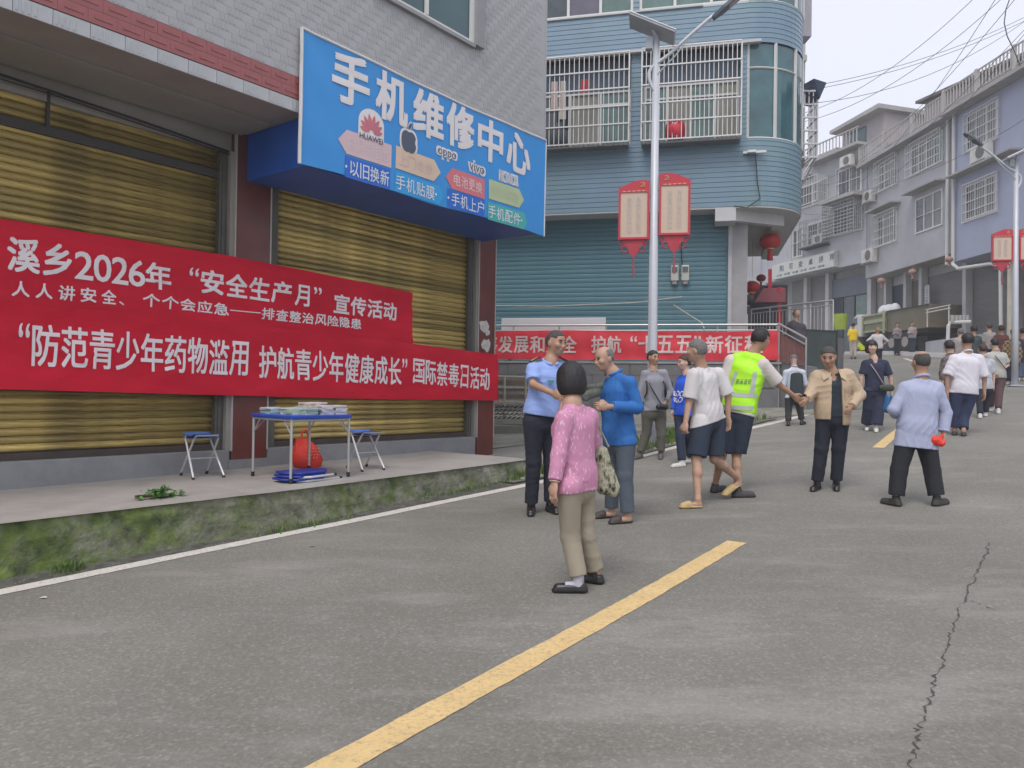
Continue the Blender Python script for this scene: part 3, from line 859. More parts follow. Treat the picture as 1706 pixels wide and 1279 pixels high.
wr1 = lambda a, v: .012 * sin(a * 1.7 + v * 2) + .010 * sin((v - .75) * 20 + a * .8) * math.exp(-((v - .8) / .2) ** 2) + .012 * math.exp(-((a - 2.6) / .5) ** 2) * sin(v * 16 + a * 3) + .004 * sin(a * 9) + .013 * max(0, sin(a * 6.1 + v * 9 + 2 * sin(v * 5))) ** 3 + .006 * max(0, sin(a * 4.3 - v * 13)) ** 4
t1, f1 = banner('red_banner', 'upper red safety month banner with two lines of white characters', -3.2, 5.10,
                lambda a: lin(a, [-3.2, 0, 2.3, 5.1], [3.15, 3.09, 3.10, 3.01]), lambda a: lin(a, [-3.2, 0, 5.1], [2.28, 2.30, 2.23]), .045, wr1)
wr2 = lambda a, v: .012 * sin(a * 1.3 + 1) + .014 * sin((v - .9) * 14 + a * .5) * math.exp(-((v - 1) / .22) ** 2) + .004 * sin(a * 7 + v * 5) + .013 * max(0, sin(a * 5.1 - v * 8 + 2 * sin(a))) ** 3 + .006 * max(0, sin(a * 3.3 + v * 11)) ** 4
t2, f2 = banner('red_banner', 'lower red anti drug day banner with one line of tall white characters', -3.2, 7.02,
                lambda a: lin(a, [-3.2, 0, 2.4, 5.1, 7.02], [2.42, 2.36, 2.34, 2.28, 2.22]), lambda a: lin(a, [-3.2, 0, 4, 7.02], [1.60, 1.57, 1.50, 1.48]), .075, wr2)
def on(f, l): return lambda a, c: Vector(f(a, c)) + FW.b * l
def wpx(x, y): return FW.px(x, y, .08)
# line 1 of the upper banner, placed in runs so that spacing follows the photograph
t = MBL()
def run(t, s, f, x0, y0, x1, y1, h, bold=.02, gap=.12):
    a0, c0 = wpx(x0, y0); a1, c1 = wpx(x1, y1)
    def g(a, c):
        return f(a, c + lin(a, [a0, a1], [c0, c1]))
    put_text(t, s, g, a0, a1, -h / 2, h / 2, bold=bold, gap=gap)
F1 = on(f1, .006); F2 = on(f2, .006)
run(t, '溪乡', F1, 11, 421, 124, 437, .30, .025)
run(t, '2026年', F1, 126, 440, 288, 463, .26, .025, .06)
run(t, '“安全生产月”', F1, 313, 463, 540, 497, .25, .025)
run(t, '宣传活动', F1, 556, 504, 664, 520, .235, .025)
run(t, '”', F1, -14, 425, 5, 427, .28, .02)
build_chars('character', t, M_BT, t1)
t = MBL()
run(t, '人人讲安全、', F1, 16, 479, 222, 498, .135, .02, .28)
run(t, '个个会应急', F1, 238, 498, 386, 516, .13, .02)
run(t, '——', F1, 387, 516, 437, 521, .13, .0, 0)
run(t, '排查整治风险隐患', F1, 438, 521, 604, 540, .13, .02)
build_chars('character', t, M_BT, t1)
t = MBL()
run(t, '“防范青少年药物滥用', F2, 22, 572, 415, 598, .38, .02, .10)
run(t, '护航青少年健康成长”', F2, 431, 602, 680, 620, .37, .02, .10)
run(t, '国际禁毒日活动', F2, 686, 617, 816, 632, .34, .02, .12)
build_chars('character', t, M_BT, t2)
# trailing red ribbon end past the pillar
mb = MB(); mb.grid(lambda u, v: FW(7.02 + .20 * u * (1 - .4 * v) + .02 * sin(v * 9), .07 - .16 * u + .01 * sin(v * 11 + u * 4), 1.44 + (2.14 - 1.44) * v - .05 * u), np.linspace(0, 1, 8), np.linspace(0, 1, 12))
build('cloth_end', mb, M_RED, t2, smooth=True)
# torn paper on the pillar
for i, (a, c, w_, h_) in enumerate(((6.72, 2.66, .28, .20), (6.78, 2.36, .24, .22), (6.80, 2.56, .14, .1))):
    pts = [FW(a + w_ / 2 * cos(t) * random.uniform(.7, 1.1), .0155 + i * .001, c + h_ / 2 * sin(t) * random.uniform(.7, 1.15)) for t in np.linspace(0, 2 * pi, 13)[:-1]]
    tag(build('torn_poster', MB().prism(pts, FW.b * .002), mat('old_paper', (.50, .49, .45), rough=.9, var=.25, scale=14)), ('torn pale paper glued on the right dark red pillar, largest and uppermost', 'torn pale paper lowest on the right dark red pillar', 'small torn scrap of paper between the others on the pillar')[i], 'paper')
# ================================================================== BLUE TILED BUILDING AND TERRACE
FB = Frame((-.37, 20.5), (.973, -.2306), (-.2306, -.973))
blue = thing('blue_building', 'blue tiled building with caged windows and rounded corner behind the terrace', 'building', FB(3, -4, 2.4))
M_BTILE = mat('blue_glazed_tile', (.155, .24, .315), rough=.32, var=.10, scale=1.1, dirt=(.155, .255, .265), dirt_amt=.8, dirt_scale=.45)



M_BSH = mat('blue_green_shutter', (.075, .175, .215), rough=.4, var=.14, scale=.8, stretch=(1, 1, 3), dirt=(.10, .19, .22), dirt_amt=.5)
M_SOFF = mat('pale_soffit', (.50, .50, .50), rough=.85, var=.06, dirt=(.4, .39, .38), dirt_amt=.4)
M_FR = mat('white_window_frame', (.62, .62, .60))
M_STEEL = mat('bright_steel_bar', (.60, .59, .57), rough=.35, metal=.35, var=.06)
# plan path of the upper floors: straight, arc, back
R = 1.45; AX = 6.3
path = [(-3.0, 0.0), (AX, 0.0)] + [(AX + R * sin(t), -R + R * cos(t)) for t in np.linspace(.12, pi / 2, 13)] + [(AX + R, -7.0)]
def path_pts(): return path
ROW = .125
def clad(z0, z1, p, name, mat_, parent, depth=.011):
    mb = MB(); zz_ = []; z = z0
    while z < z1 - .01:
        zz_ += [(z, depth), (min(z + ROW * .88, z1), depth * .25), (min(z + ROW * .9, z1), 0)]
        z += ROW
    zz_.append((z1, 0))
    # normals in plan
    nn = []
    for i in range(len(p)):
        a = Vector(p[max(0, i - 1)]); c = Vector(p[min(len(p) - 1, i + 1)]); t = (c - a).normalized(); nn.append(Vector((-t.y, t.x)))
    n0 = len(mb.v); k = len(zz_)
    for (a, b_), n in zip(p, nn):
        for z, dd in zz_:
            mb.v.append(tuple(FB(a + n.x * dd, b_ + n.y * dd, z)))
    for i in range(len(p) - 1):
        for j in range(k - 1):
            q = n0 + i * k + j; mb.f.append((q, q + k, q + k + 1, q + 1))
    return build(name, mb, mat_, parent)
def solid(p, z0, z1, back=-7.0):
    pts = [FB(a, b_, z0) for a, b_ in p] + [FB(p[0][0], back, z0)]
    return MB().prism(pts, (0, 0, z1 - z0))
ins = lambda p, d: [(a, b_ - d) if i < 2 else (a - d * .9, b_ - d * .3) for i, (a, b_) in enumerate(p)]
inner = ins(path, .30)
build('wall', solid(inner, 6.34, 17.0), mat('dark_interior', (.03, .035, .04), rough=.9), blue)
# bands: 6.32-8.02 cladding, windows 8.02-10.40 ribbon, cladding 10.40-11.47, windows 11.47-13.6, cladding above
clad(6.34, 8.02, path, 'tile_cladding', M_BTILE, blue)
clad(10.42, 11.46, path, 'tile_cladding', M_BTILE, blue)
clad(13.7, 17.0, path, 'tile_cladding', M_BTILE, blue)
# piers between the windows (second floor)
def pier(a0, a1, z0, z1): clad(z0, z1, [(a0, 0), (a1, 0)], 'tile_pier', M_BTILE, blue)
for a0, a1 in ((-3, .2), (3.42, 3.72), (6.12, 6.32)): pier(a0, a1, 8.02, 10.42)
for a0, a1 in ((-3, .9), (3.45, 3.6)): pier(a0, a1, 11.46, 13.7)
# floor slab edges: light lip above the cages and under the overhang
build('slab_edge', MB().box(FB, -3, 6.6, 0.02, .16, 10.36, 10.43), M_SOFF, blue)
build('soffit', solid([(-3, .0)] + path[1:], 6.30, 6.338), M_SOFF, blue)
build('sill', MB().box(FB, .8, 5.2, .0, .05, 11.44, 11.48), M_SOFF, blue)
build('soffit_beam', MB().box(FB, 5.55, 6.05, -.6, .03, 5.98, 6.30), M_SOFF, blue)
build('soffit_beam', MB().prism([FB(6.05, -.15, 6.02), FB(7.3, -1.0, 6.02), FB(7.45, -6, 6.02), FB(7.15, -6, 6.02), FB(7.0, -1.1, 6.02), FB(6.05, -.42, 6.02)], (0, 0, .28)), M_SOFF, blue)
# windows of second floor, with curtain colours
M_DG = mat('dark_glass', (.035, .05, .06), rough=.1, var=.3, spec=.8)
M_GG = mat('green_glass', (.10, .17, .155), rough=.12, var=.25, scale=2, spec=.7)
M_CT = mat('pale_curtain', (.25, .25, .22), rough=.8, var=.2, scale=5, stretch=(6, 6, .5))
def window(F, a0, a1, c0, c1, b, parent, panes, fr=.05, dep=.05, mf=None, transom=None):
    """panes: list of materials, left to right"""
    mb = MB(); mf = mf or M_FR
    mb.box(F, a0, a1, b, b + dep, c0, c0 + fr); mb.box(F, a0, a1, b, b + dep, c1 - fr, c1)
    n = len(panes); w = (a1 - a0) / n
    for i in range(n + 1):
        x = a0 + i * w; x0 = max(a0, x - fr / 2); x1 = min(a1, x + fr / 2)
        if i == 0: x1 = a0 + fr
        if i == n: x0 = a1 - fr
        mb.box(F, x0, x1, b, b + dep, c0 + fr, c1 - fr)
    if transom: mb.box(F, a0 + fr, a1 - fr, b + .004, b + dep - .004, transom - fr / 2, transom + fr / 2)
    w_ = build('window', mb, mf, parent)
    for i, m in enumerate(panes):
        x0 = a0 + i * w + fr / 2; x1 = x0 + w - fr
        build('pane', MB().box(F, x0, x1, b + .006, b + .012, c0 + fr * .5, c1 - fr * .5), m, w_)
    return w_
window(FB, .2, 3.42, 8.04, 9.55, -.26, blue, [M_DG, M_DG, M_CT, M_GG], transom=9.2)
window(FB, 3.72, 6.12, 8.04, 9.6, -.26, blue, [M_GG, M_CT, M_GG, M_CT], transom=9.25)
build('window_header', MB().box(FB, .2, 3.42, -.28, -.22, 9.56, 10.36).box(FB, 3.72, 6.12, -.28, -.22, 9.61, 10.36), mat('dark_blue_header', (.05, .08, .12), rough=.5, var=.2), blue)
window(FB, .9, 3.45, 11.48, 13.7, -.08, blue, [M_DG, mat('violet_glass', (.12, .11, .15), rough=.15), M_GG], fr=.07)
window(FB, 3.6, 6.3, 11.48, 13.7, -.08, blue, [M_GG, M_GG, M_DG], fr=.07)
# rounded corner windows: arc panes
def arc_window(z0, z1, k0, k1, parent, m):
    for k in range(k0, k1, 4):
        p = path[k:k + 5]
        if len(p) < 2: break
        mb = MB(); fr = MB()
        for i in range(len(p) - 1):
            (a, b_), (a2, b2) = p[i], p[i + 1]
            mb.quad([FB(a, b_ - .05, z0), FB(a2, b2 - .05, z0), FB(a2, b2 - .05, z1), FB(a, b_ - .05, z1)])
        w_ = thing_part = build('window', MB().tube([FB(p[0][0], p[0][1] - .02, z0), FB(p[0][0], p[0][1] - .02, z1)], .045, 4).tube([FB(a, b_ - .03, z1 - .62) for a, b_ in p], .025, 4).tube([FB(a, b_ - .03, z0 + .02) for a, b_ in p], .03, 4), M_FR, parent)
        build('pane', mb, m, w_)
M_TG = mat('teal_corner_glass', (.035, .11, .125), rough=.07, var=.3, scale=1.5, spec=.9)
arc_window(8.02, 10.42, 1, 14, blue, M_TG)
arc_window(11.46, 13.7, 1, 14, blue, M_TG)
# curtains and a plant silhouette glow behind the corner glass: pale curtain panels
# cages (window grilles)
def cage(F, a0, a1, c0, c1, b0, b1, parent, nv, nh, r=.013, name='window_grille', m=None, floor=True, top=False):
    mb = MB(); m = m or M_STEEL
    for i in range(nv + 1):
        a = a0 + (a1 - a0) * i / nv; rr_ = r * (1.7 if i in (0, nv) else 1)
        mb.box(F, a - rr_ / 2, a + rr_ / 2, b1 - rr_, b1, c0, c1)
    for j in range(nh + 1):
        c = c0 + (c1 - c0) * j / nh
        mb.box(F, a0, a1, b1 + .001, b1 + r * 1.4, c - r * .9, c + r * .9)
        for a in (a0, a1): mb.box(F, a - r * .6, a + r * .6, b0, b1 - r * 1.8, c - r * .6, c + r * .6)
    if floor:
        for i in range(0, nv + 1):
            a = a0 + (a1 - a0) * i / nv; mb.box(F, a - r / 2, a + r / 2, b0, b1 - r * 1.8, c0 - r * .5, c0 + r * .5)
    n = max(2, int((b1 - b0) / .14))
    for i in range(1, n):
        bb_ = b0 + (b1 - b0) * i / n
        for a in (a0, a1): mb.box(F, a - r / 2, a + r / 2, bb_ - r / 2, bb_ + r / 2, c0 + r, c1 - r)
    return build(name, mb, m, parent)
cage(FB, .35, 3.40, 8.0, 10.28, 0, .42, blue, 24, 5, r=.018)
cage(FB, 3.72, 6.13, 7.98, 10.3, 0, .45, blue, 22, 5, r=.018)
build('cage_tray', MB().box(FB, 3.74, 6.11, .03, .40, 7.90, 7.955), mat('tray_dark', (.16, .16, .17), rough=.6), blue)
build('cage_tray', MB().box(FB, .4, 3.38, .03, .36, 7.93, 7.975), mat('tray_dark', (.16, .16, .17)), blue)
# washing and a red basin inside the cages
M_CL1 = mat('pale_pink_cloth', (.55, .42, .38), rough=.9, var=.2, scale=8)
for i, (a, w_, h_, m_, lb) in enumerate(((1.45, .16, .75, M_CL1, 'pale pink towel hanging in the left window cage'), (1.68, .14, 1.0, mat('cream_cloth', (.55, .50, .44), rough=.9), 'long cream cloth hanging in the left window cage'), (2.25, .2, .35, mat('red_cloth', (.45, .05, .06), rough=.9), 'red cloth hanging in the left window cage'))):
    mb = MB(); mb.grid(lambda u, v: FB(a + w_ * (u - .5) * (1 + .2 * v), .2 + .02 * sin(u * 12), 9.75 - h_ * v), np.linspace(0, 1, 9), np.linspace(0, 1, 6))
    tag(build('hanging_laundry', mb, m_, smooth=True), lb, 'laundry', 'washing in the caged windows')
tag(build('wash_basin', MB().lathe(FB(4.55, .22, 8.02), [(.16, 0), (.24, .05), (.25, .32), (.20, .45), (.1, .5)]), mat('red_plastic', (.55, .03, .05), rough=.3), smooth=True), 'round red basin standing in the right window cage', 'basin')
# ground floor: shutter wall
sh = build('roller_shutter', MB().box(FB, -3, 5.90, -.80, -.64, 2.40, 6.30), M_BSH, blue, label='blue green roller shutter across the ground floor')
def bslat(w, h):
    mb = MB(); prof = [(0, 0), (.012, .006), (.016, h * .45), (.010, h * .85), (0, h * .98)]
    for x in (0, w):
        for y, z in prof: mb.v.append((x, y, z))
    k = len(prof)
    for i in range(k - 1): mb.f.append((i, k + i, k + i + 1, i + 1))
    mb.f.append(tuple(range(k))); mb.f.append(tuple(range(2 * k - 1, k - 1, -1)))
    me = bpy.data.meshes.new('slat'); me.from_pydata(mb.v, [], mb.f); me.materials.append(M_BSH); return me
FBM = Matrix(((FB.a.x, FB.b.x, 0, 0), (FB.a.y, FB.b.y, 0, 0), (0, 0, 1, 0), (0, 0, 0, 1)))
me = bslat(5.0 + 3.85, .125); z = 2.46
while z < 6.2:
    put_piece(me, 'slat', sh, FB(-3, -.638, z), FBM); z += .125
build('shutter_edge', MB().box(FB, 5.90, 5.99, -.70, -.55, 2.4, 6.28), mat('grey_trim', (.42, .43, .44), rough=.5), blue)
M_SIDE = mat('side_plaster', (.34, .335, .34), rough=.9, var=.08, dirt=(.26, .25, .25), dirt_amt=.5)
build('side_wall', MB().box(FB, 5.99, 6.38, -.72, -.62, 2.4, 6.30).box(FB, 6.28, 6.38, -7, -.72, 2.4, 6.30), M_SIDE, blue)
# electricity meters with conduit
for i, (a, lb) in enumerate(((4.56, 'left one of the two clear plastic electricity meters on the blue shutter'), (4.83, 'right one of the two clear plastic electricity meters on the blue shutter'))):
    t = thing('electricity_meter', lb, 'electricity meter', FB(a, -.6, 4.55), 'electricity meters on the blue shutter')
    build('meter_box', MB().box(FB, a - .10, a + .10, -.60, -.50, 4.58, 4.99), mat('meter_plastic', (.42, .42, .38), rough=.25, var=.1), t, bevel=.02)
    build('meter_dial', MB().box(FB, a - .07, a + .07, -.50, -.49, 4.80, 4.94), mat('meter_dark', (.10, .11, .11), rough=.3), t)
    build('meter_base', MB().box(FB, a - .06, a + .06, -.60, -.52, 4.50, 4.575), mat('meter_base', (.25, .25, .23)), t)
tag(build('cable', MB().tube([FB(4.75, -.585, 4.98), FB(4.72, -.585, 5.4), FB(4.74, -.585, 5.9), FB(4.76, -.585, 6.29)], .015), mat('cable_black', (.03, .03, .03))), 'black cable rising from the electricity meters', 'cable')
tag(build('bracket_lamp', MB().box(FB, 6.2, 6.75, .03, .10, 7.62, 7.68).box(FB, 6.3, 6.5, .10, .25, 7.60, 7.66), M_STEEL), 'small steel bracket on the rounded blue corner', 'bracket')
tag(build('cable', MB().tube([FB(6.5, .06, 7.6), FB(6.55, .06, 6.9), FB(6.62, .04, 6.5), FB(6.3, .05, 6.28), FB(6.0, .04, 6.34)], .014), mat('cable_black', (.03, .03, .03))), 'black cable hanging down the rounded blue corner', 'cable')

# ------------------------------------------------------------------ terrace
TZ = 2.40; RB = 1.30
M_WALL = mat('grey_block_wall', (.17, .17, .175), rough=.9, var=.15, scale=2, bump=.4, bscale=30, dirt=(.11, .11, .11), dirt_amt=.6, dirt_scale=1.5)
terr = build('terrace', MB().box(FB, -4, 6.98, -.9, RB + .02, .6, TZ - .05), M_WALL); terr['kind'] = 'structure'; terr['label'] = 'raised concrete terrace behind the red banner'
build('terrace_floor', MB().box(FB, -4, 7.02, -.9, RB + .06, TZ - .047, TZ), mat('terrace_top', (.30, .30, .29), rough=.9), terr)
# block courses of the retaining wall, real blocks
blk = MB().box(W0, 0, .58, 0, .02, 0, .255); meb = bpy.data.meshes.new('block'); meb.from_pydata(blk.v, [], blk.f); meb.materials.append(M_WALL)
for r_ in range(5):
    a = -.6 + (r_ % 2) * .3
    while a < 6.4:
        o = put_piece(meb, 'block', terr, FB(a, RB + .018 + random.uniform(0, .008), 1.02 + r_ * .265), FBM); a += .60
# railing
rail = thing('terrace_railing', 'steel railing along the terrace edge above the red banner', 'railing', FB(3, RB, TZ))
M_RAIL = mat('grey_steel_rail', (.36, .35, .34), rough=.35, metal=.5, var=.1)
build('top_rail', MB().tube([FB(-2.5, RB - .04, 3.30), FB(6.95, RB - .04, 3.27)], .026), M_RAIL, rail)
build('mid_rail', MB().tube([FB(-2.5, RB - .04, 3.17), FB(6.95, RB - .04, 3.14)], .016), M_RAIL, rail)
build('bottom_rail', MB().tube([FB(-2.5, RB - .04, 2.50), FB(6.95, RB - .04, 2.50)], .016), M_RAIL, rail)
for a in (-1.6, -.45, .7, 1.85, 3.0, 4.15, 5.6, 6.93):
    build('post', MB().tube([FB(a, RB - .045, TZ - .01), FB(a, RB - .045, 3.28)], .02), M_RAIL, rail)
mb = MB()
a = -1.5
while a < 6.9:
    mb.tube([FB(a, RB - .04, 2.5), FB(a, RB - .04, 3.15)], .008, 5); a += .125
build('baluster', mb, M_RAIL, rail, kind='stuff')
# red banner on the railing
wr3 = lambda a, v: .012 * sin(a * 3.1) + .008 * sin(a * 11 + v * 3) + .01 * sin(v * 8 + a)
M_RED2 = mat('red_banner_far', (.66, .03, .05), rough=.6, var=.08, scale=1.5)
t3, f3 = banner('red_banner', 'red banner with white characters tied along the terrace railing', -.2, 6.98, lambda a: 3.13 + .03 * sin(a * .9), lambda a: 2.44 + .01 * sin(a * 2), RB + .02, wr3, F=FB, M=M_RED2)
t = MBL()
def runb(s, x0, x1, y0=573, y1=574, h=.40):
    a0, _ = FB.px(x0, y0, RB + .03); a1, _ = FB.px(x1, y1, RB + .03); c = 2.81
    put_text(t, s, lambda a, c_: Vector(f3(a, c_)) + FB.b * .012, a0, a1, c - h / 2, c + h / 2, bold=.025)
runb('统筹发展和安全', 778, 962); runb('护航', 984, 1036); runb('“十五五”', 1046, 1172); runb('新征程', 1174, 1272)
build_chars('character', t, mat('banner_print_far', (.66, .52, .50), rough=.6), t3)
# white board behind the railing
bd = thing('white_board', 'long white board propped against the blue shutter behind the railing', 'board', FB(1.5, -.2, TZ))
build('board_panel', MB().box(FB, .3, 2.95, .9, .94, 2.62, 3.50), mat('board_white', (.62, .60, .62), rough=.4, var=.03), bd, bevel=.01)
build('board_foot', MB().box(FB, .5, .56, .86, 1.0, TZ, 2.618).box(FB, 2.6, 2.66, .86, 1.0, TZ, 2.618), M_RAIL, bd)
tag(build('bamboo_pole', MB().tube([FB(-1.5, -.52, 4.02), FB(1.3, -.5, 3.96), FB(3.5, -.48, 4.02), FB(4.75, -.5, 4.16)], .014), mat('pale_bamboo', (.42, .40, .33), rough=.6)), 'long thin pole hung level across the blue shutter', 'pole')
tag(build('broom_stick', MB().tube([FB(4.55, -.5, 3.95), FB(5.25, RB - .1, 3.32), FB(5.3, RB - .0, 3.18)], .016), mat('pale_bamboo', (.42, .40, .33))), 'pale stick leaning from the shutter onto the railing', 'stick')
# side rails descending from the terrace corner and brown panel
c0 = FB(6.98, RB, 0)
q0 = at(1297, 545, c0.y); q1 = at(1343, 566, 16.9)
FR = Frame((q0.x, q0.y), (q1 - q0).xy.normalized(), Vector((-(q1 - q0).y, (q1 - q0).x)).normalized())
if FR.b.y > 0: FR.b = -FR.b
Lr = (q1 - q0).xy.length
ramp = thing('ramp_railing', 'sloping rails with brown corrugated panel beside the terrace corner', 'railing', (q0.x, q0.y, 2.0))
zt0, zt1 = 3.29, 2.90
build('top_rail', MB().tube([FR(0, .0, zt0), FR(Lr, 0, zt1)], .026), M_RAIL, ramp)
build('mid_rail', MB().tube([FR(0, .0, zt0 - .14), FR(Lr, 0, zt1 - .14)], .018), M_RAIL, ramp)
build('post', MB().tube([FR(Lr, 0, 1.3), FR(Lr, 0, zt1)], .022), M_RAIL, ramp)
build('post', MB().tube([FR(.02, .0, 1.3), FR(.02, 0, zt0)], .022), M_RAIL, ramp)
mb = MB(); nn_ = 24
mb.grid(lambda u, v: FR(u * Lr, -.03 + .012 * (round(u * nn_) % 2), (2.42 - .12 * u) + v * (zt0 - .2 + (zt1 - zt0) * u - (2.42 - .12 * u))), np.linspace(.02, .98, nn_ + 1), [0, 1])
build('panel', mb, mat('brown_corrugated', (.20, .095, .085), rough=.7, var=.2), ramp)
o = build('ramp', MB().prism([FR(0, -.05, .8), FR(Lr, -.05, .8), FR(Lr, -.05, 2.28), FR(0, -.05, 2.40)], Vector(tuple(-FR.b * .3))), M_WALL); o['kind'] = 'structure'; o['label'] = 'concrete side wall under the brown panel'
# low kerb wall in front of terrace, right part
g = ground(1300, 690)
# dark green sheet gate
g0 = at(1344, 560, 18.4); g1 = at(1393, 560, 18.7)
FG = Frame(g0.xy, (g1 - g0).xy.normalized(), Vector(((g1 - g0).y, -(g1 - g0).x)).normalized())
gt = thing('metal_gate', 'dark green sheet metal gate panel beside the ramp', 'gate', (g0.x, g0.y, 1.4))
Lg = (g1 - g0).xy.length
build('gate_sheet', MB().box(FG, 0, Lg, -.03, 0, 1.25, 3.2), mat('dark_green_sheet', (.045, .062, .058), rough=.6, var=.2, dirt=(.08, .09, .085), dirt_amt=.5), gt)
build('gate_frame', MB().box(FG, -.03, Lg + .03, -.04, .012, 3.2, 3.24).box(FG, Lg, Lg + .04, -.05, .016, 1.2, 3.2), mat('dark_green_frame', (.03, .04, .04), rough=.5), gt)
# light steel balcony rail behind (1250-1392, 505-560)
b0 = at(1252, 505, 24.5); b1 = at(1388, 508, 21.5)
FS = Frame(b0.xy, (b1 - b0).xy.normalized(), Vector(((b1 - b0).y, -(b1 - b0).x)).normalized()); Ls = (b1 - b0).xy.length
st = thing('stair_railing', 'pale steel balustrade behind the ramp and green gate', 'railing', (b0.x, b0.y, 3.0))
zb = at(1320, 560, 23).z; zt = at(1320, 507, 23).z
build('top_rail', MB().tube([FS(0, 0, zt), FS(Ls, 0, zt - .05)], .028), M_STEEL, st)
build('mid_rail', MB().tube([FS(0, 0, zt - .13), FS(Ls, 0, zt - .18)], .016), M_STEEL, st)
build('bottom_rail', MB().tube([FS(0, 0, zb + .1), FS(Ls, 0, zb + .05)], .016), M_STEEL, st)
for u in (0, .25, .5, .75, 1): build('post', MB().tube([FS(Ls * u, 0, zb - 1.5), FS(Ls * u, 0, zt - .05 * u)], .022), M_STEEL, st)
mb = MB()
for i in range(24):
    u = i / 24; mb.tube([FS(Ls * u, 0, zb + .08), FS(Ls * u, 0, zt - .15)], .010, 5)
build('baluster', mb, M_STEEL, st, kind='stuff')
# landing the balustrade stands on
o = build('landing', MB().prism([FS(-2.0, .1, .8), FS(Ls - .25, .1, .8), FS(Ls - .9, -1.4, .8), FS(-2.0, -1.4, .8)], (0, 0, zb - .85)), M_WALL); o['kind'] = 'structure'; o['label'] = 'concrete landing behind the ramp'

# rear projection of the blue building with cage and canopy, seen past its right edge
rb = thing('rear_balcony', 'caged balcony with blue canopy behind the rounded blue corner', 'balcony', at(1350, 300, 25))
FR2 = Frame(at(1333, 250, 25.0).xy, (1, -.05), (-.05, -1))
zz = lambda y, d=25.0: at(1350, y, d).z
wpx_ = (1366 - 1333) / F_PX * 25
cage(FR2, 0, wpx_ * .85, zz(262), zz(152), -1.0, 0, rb, 4, 5, r=.03, name='cage')
build('canopy', MB().prism([FR2(-.1, -1.0, zz(135)), FR2(wpx_ * .6, .1, zz(133)), FR2(wpx_ * 1.15, .25, zz(143)), FR2(wpx_ * .9, .1, zz(166)), FR2(-.1, .0, zz(150))], (0, .8, 0)), mat('blue_canopy', (.05, .08, .14), rough=.5), rb)
build('balcony_wall', MB().box(FR2, -.5, wpx_ * .75, -3, -1.05, zz(262), zz(160)), mat('rear_wall_brown', (.22, .20, .20), rough=.85), rb)
build('brace', MB().tube([FR2(0, 0, zz(262)), FR2(0, -.95, zz(330))], .03).tube([FR2(wpx_ * .8, 0, zz(262)), FR2(0, -.9, zz(335))], .03).tube([FR2(.1, 0, zz(290)), FR2(wpx_ * .7, 0, zz(262))], .025), M_STEEL, rb)
up = thing('rear_block', 'grey upper block rising behind the rounded blue corner', 'building', at(1335, 100, 26))
build('wall', MB().prism([at(1318, 60, 26), at(1352, 60, 26), at(1352, 60, 26) + Vector((0, 4, 0)), at(1318, 60, 26) + Vector((0, 4, 0))], (0, 0, 4)), mat('rear_wall_grey', (.34, .33, .36), rough=.8, var=.1), up)
build('slab', MB().box(Frame(at(1318, 75, 25.7).xy, (1, 0), (0, -1)), 0, (1345 - 1318) / F_PX * 25.7, -3, 0, zz(85), zz(75)), M_SOFF, up)
build('column', MB().box(Frame(at(1336, 75, 25.9).xy, (1, 0), (0, -1)), 0, .12, -.12, 0, zz(120), zz(52)), M_SOFF, up)

# ------------------------------------------------------------------ lanterns under the corner
M_LRED = mat('lantern_red', (.42, .02, .02), rough=.55, var=.08)
M_GOLD = mat('lantern_gold', (.55, .38, .18), rough=.4, metal=.3)
def lantern(px, py, d, rpx, label, drop=True, hang=.3, group='red lanterns', m=None, ztop=None):
    c = at(px, py, d); R_ = rpx / F_PX * d; m = m or M_LRED
    t = thing('red_lantern', label, 'lantern', c - Vector((0, 0, R_ * .7)), group)
    prof = []
    for th in np.linspace(-1.15, 1.15, 11): prof.append((R_ * cos(th) ** .8, R_ * .74 * sin(th)))
    seg = 24; mb = MB(); n0 = 0
    for r_, h_ in prof:
        for j in range(seg):
            a = 2 * pi * j / seg; rr_ = r_ * (1 - .06 * (j % 2)); mb.v.append((c.x + rr_ * cos(a), c.y + rr_ * sin(a), c.z + h_))
    for i in range(len(prof) - 1):
        for j in range(seg): mb.f.append((i * seg + j, i * seg + (j + 1) % seg, (i + 1) * seg + (j + 1) % seg, (i + 1) * seg + j))
    build('globe', mb, m, t, smooth=True)
    build('cap', MB().lathe(c + Vector((0, 0, R_ * .64)), [(R_ * .45, 0), (R_ * .45, R_ * .12)], 12), M_GOLD, t)
    build('cap', MB().lathe(c - Vector((0, 0, R_ * .78)), [(R_ * .42, 0), (R_ * .42, R_ * .12)], 12), M_GOLD, t)
    build('tassel', MB().lathe(c - Vector((0, 0, R_ * 1.8)), [(R_ * .30, 0), (R_ * .24, R_ * .6), (R_ * .22, R_ * 1.02)], 10), m, t)
    top = ztop if ztop else c.z + R_ * .76 + hang
    build('cord', MB().tube([c + Vector((0, 0, R_ * .7)), Vector((c.x, c.y, top))], .006, 5), M_GOLD, t)
    return t
lantern(1283, 402, 20.6, 17.5, 'largest red lantern hanging under the pale soffit corner', ztop=6.3)
lantern(1253, 478, 23.0, 13, 'red lantern above the dark lanterns beside the blue shutter', ztop=6.3)
lantern(1268, 463, 24.5, 8, 'small dark red lantern tucked behind the soffit', ztop=6.3, m=mat('lantern_dark_red', (.22, .02, .02), rough=.6))
lantern(1243, 500, 22.0, 13, 'black lantern beside the blue shutter edge', ztop=6.3, m=mat('lantern_black', (.03, .035, .04), rough=.6))
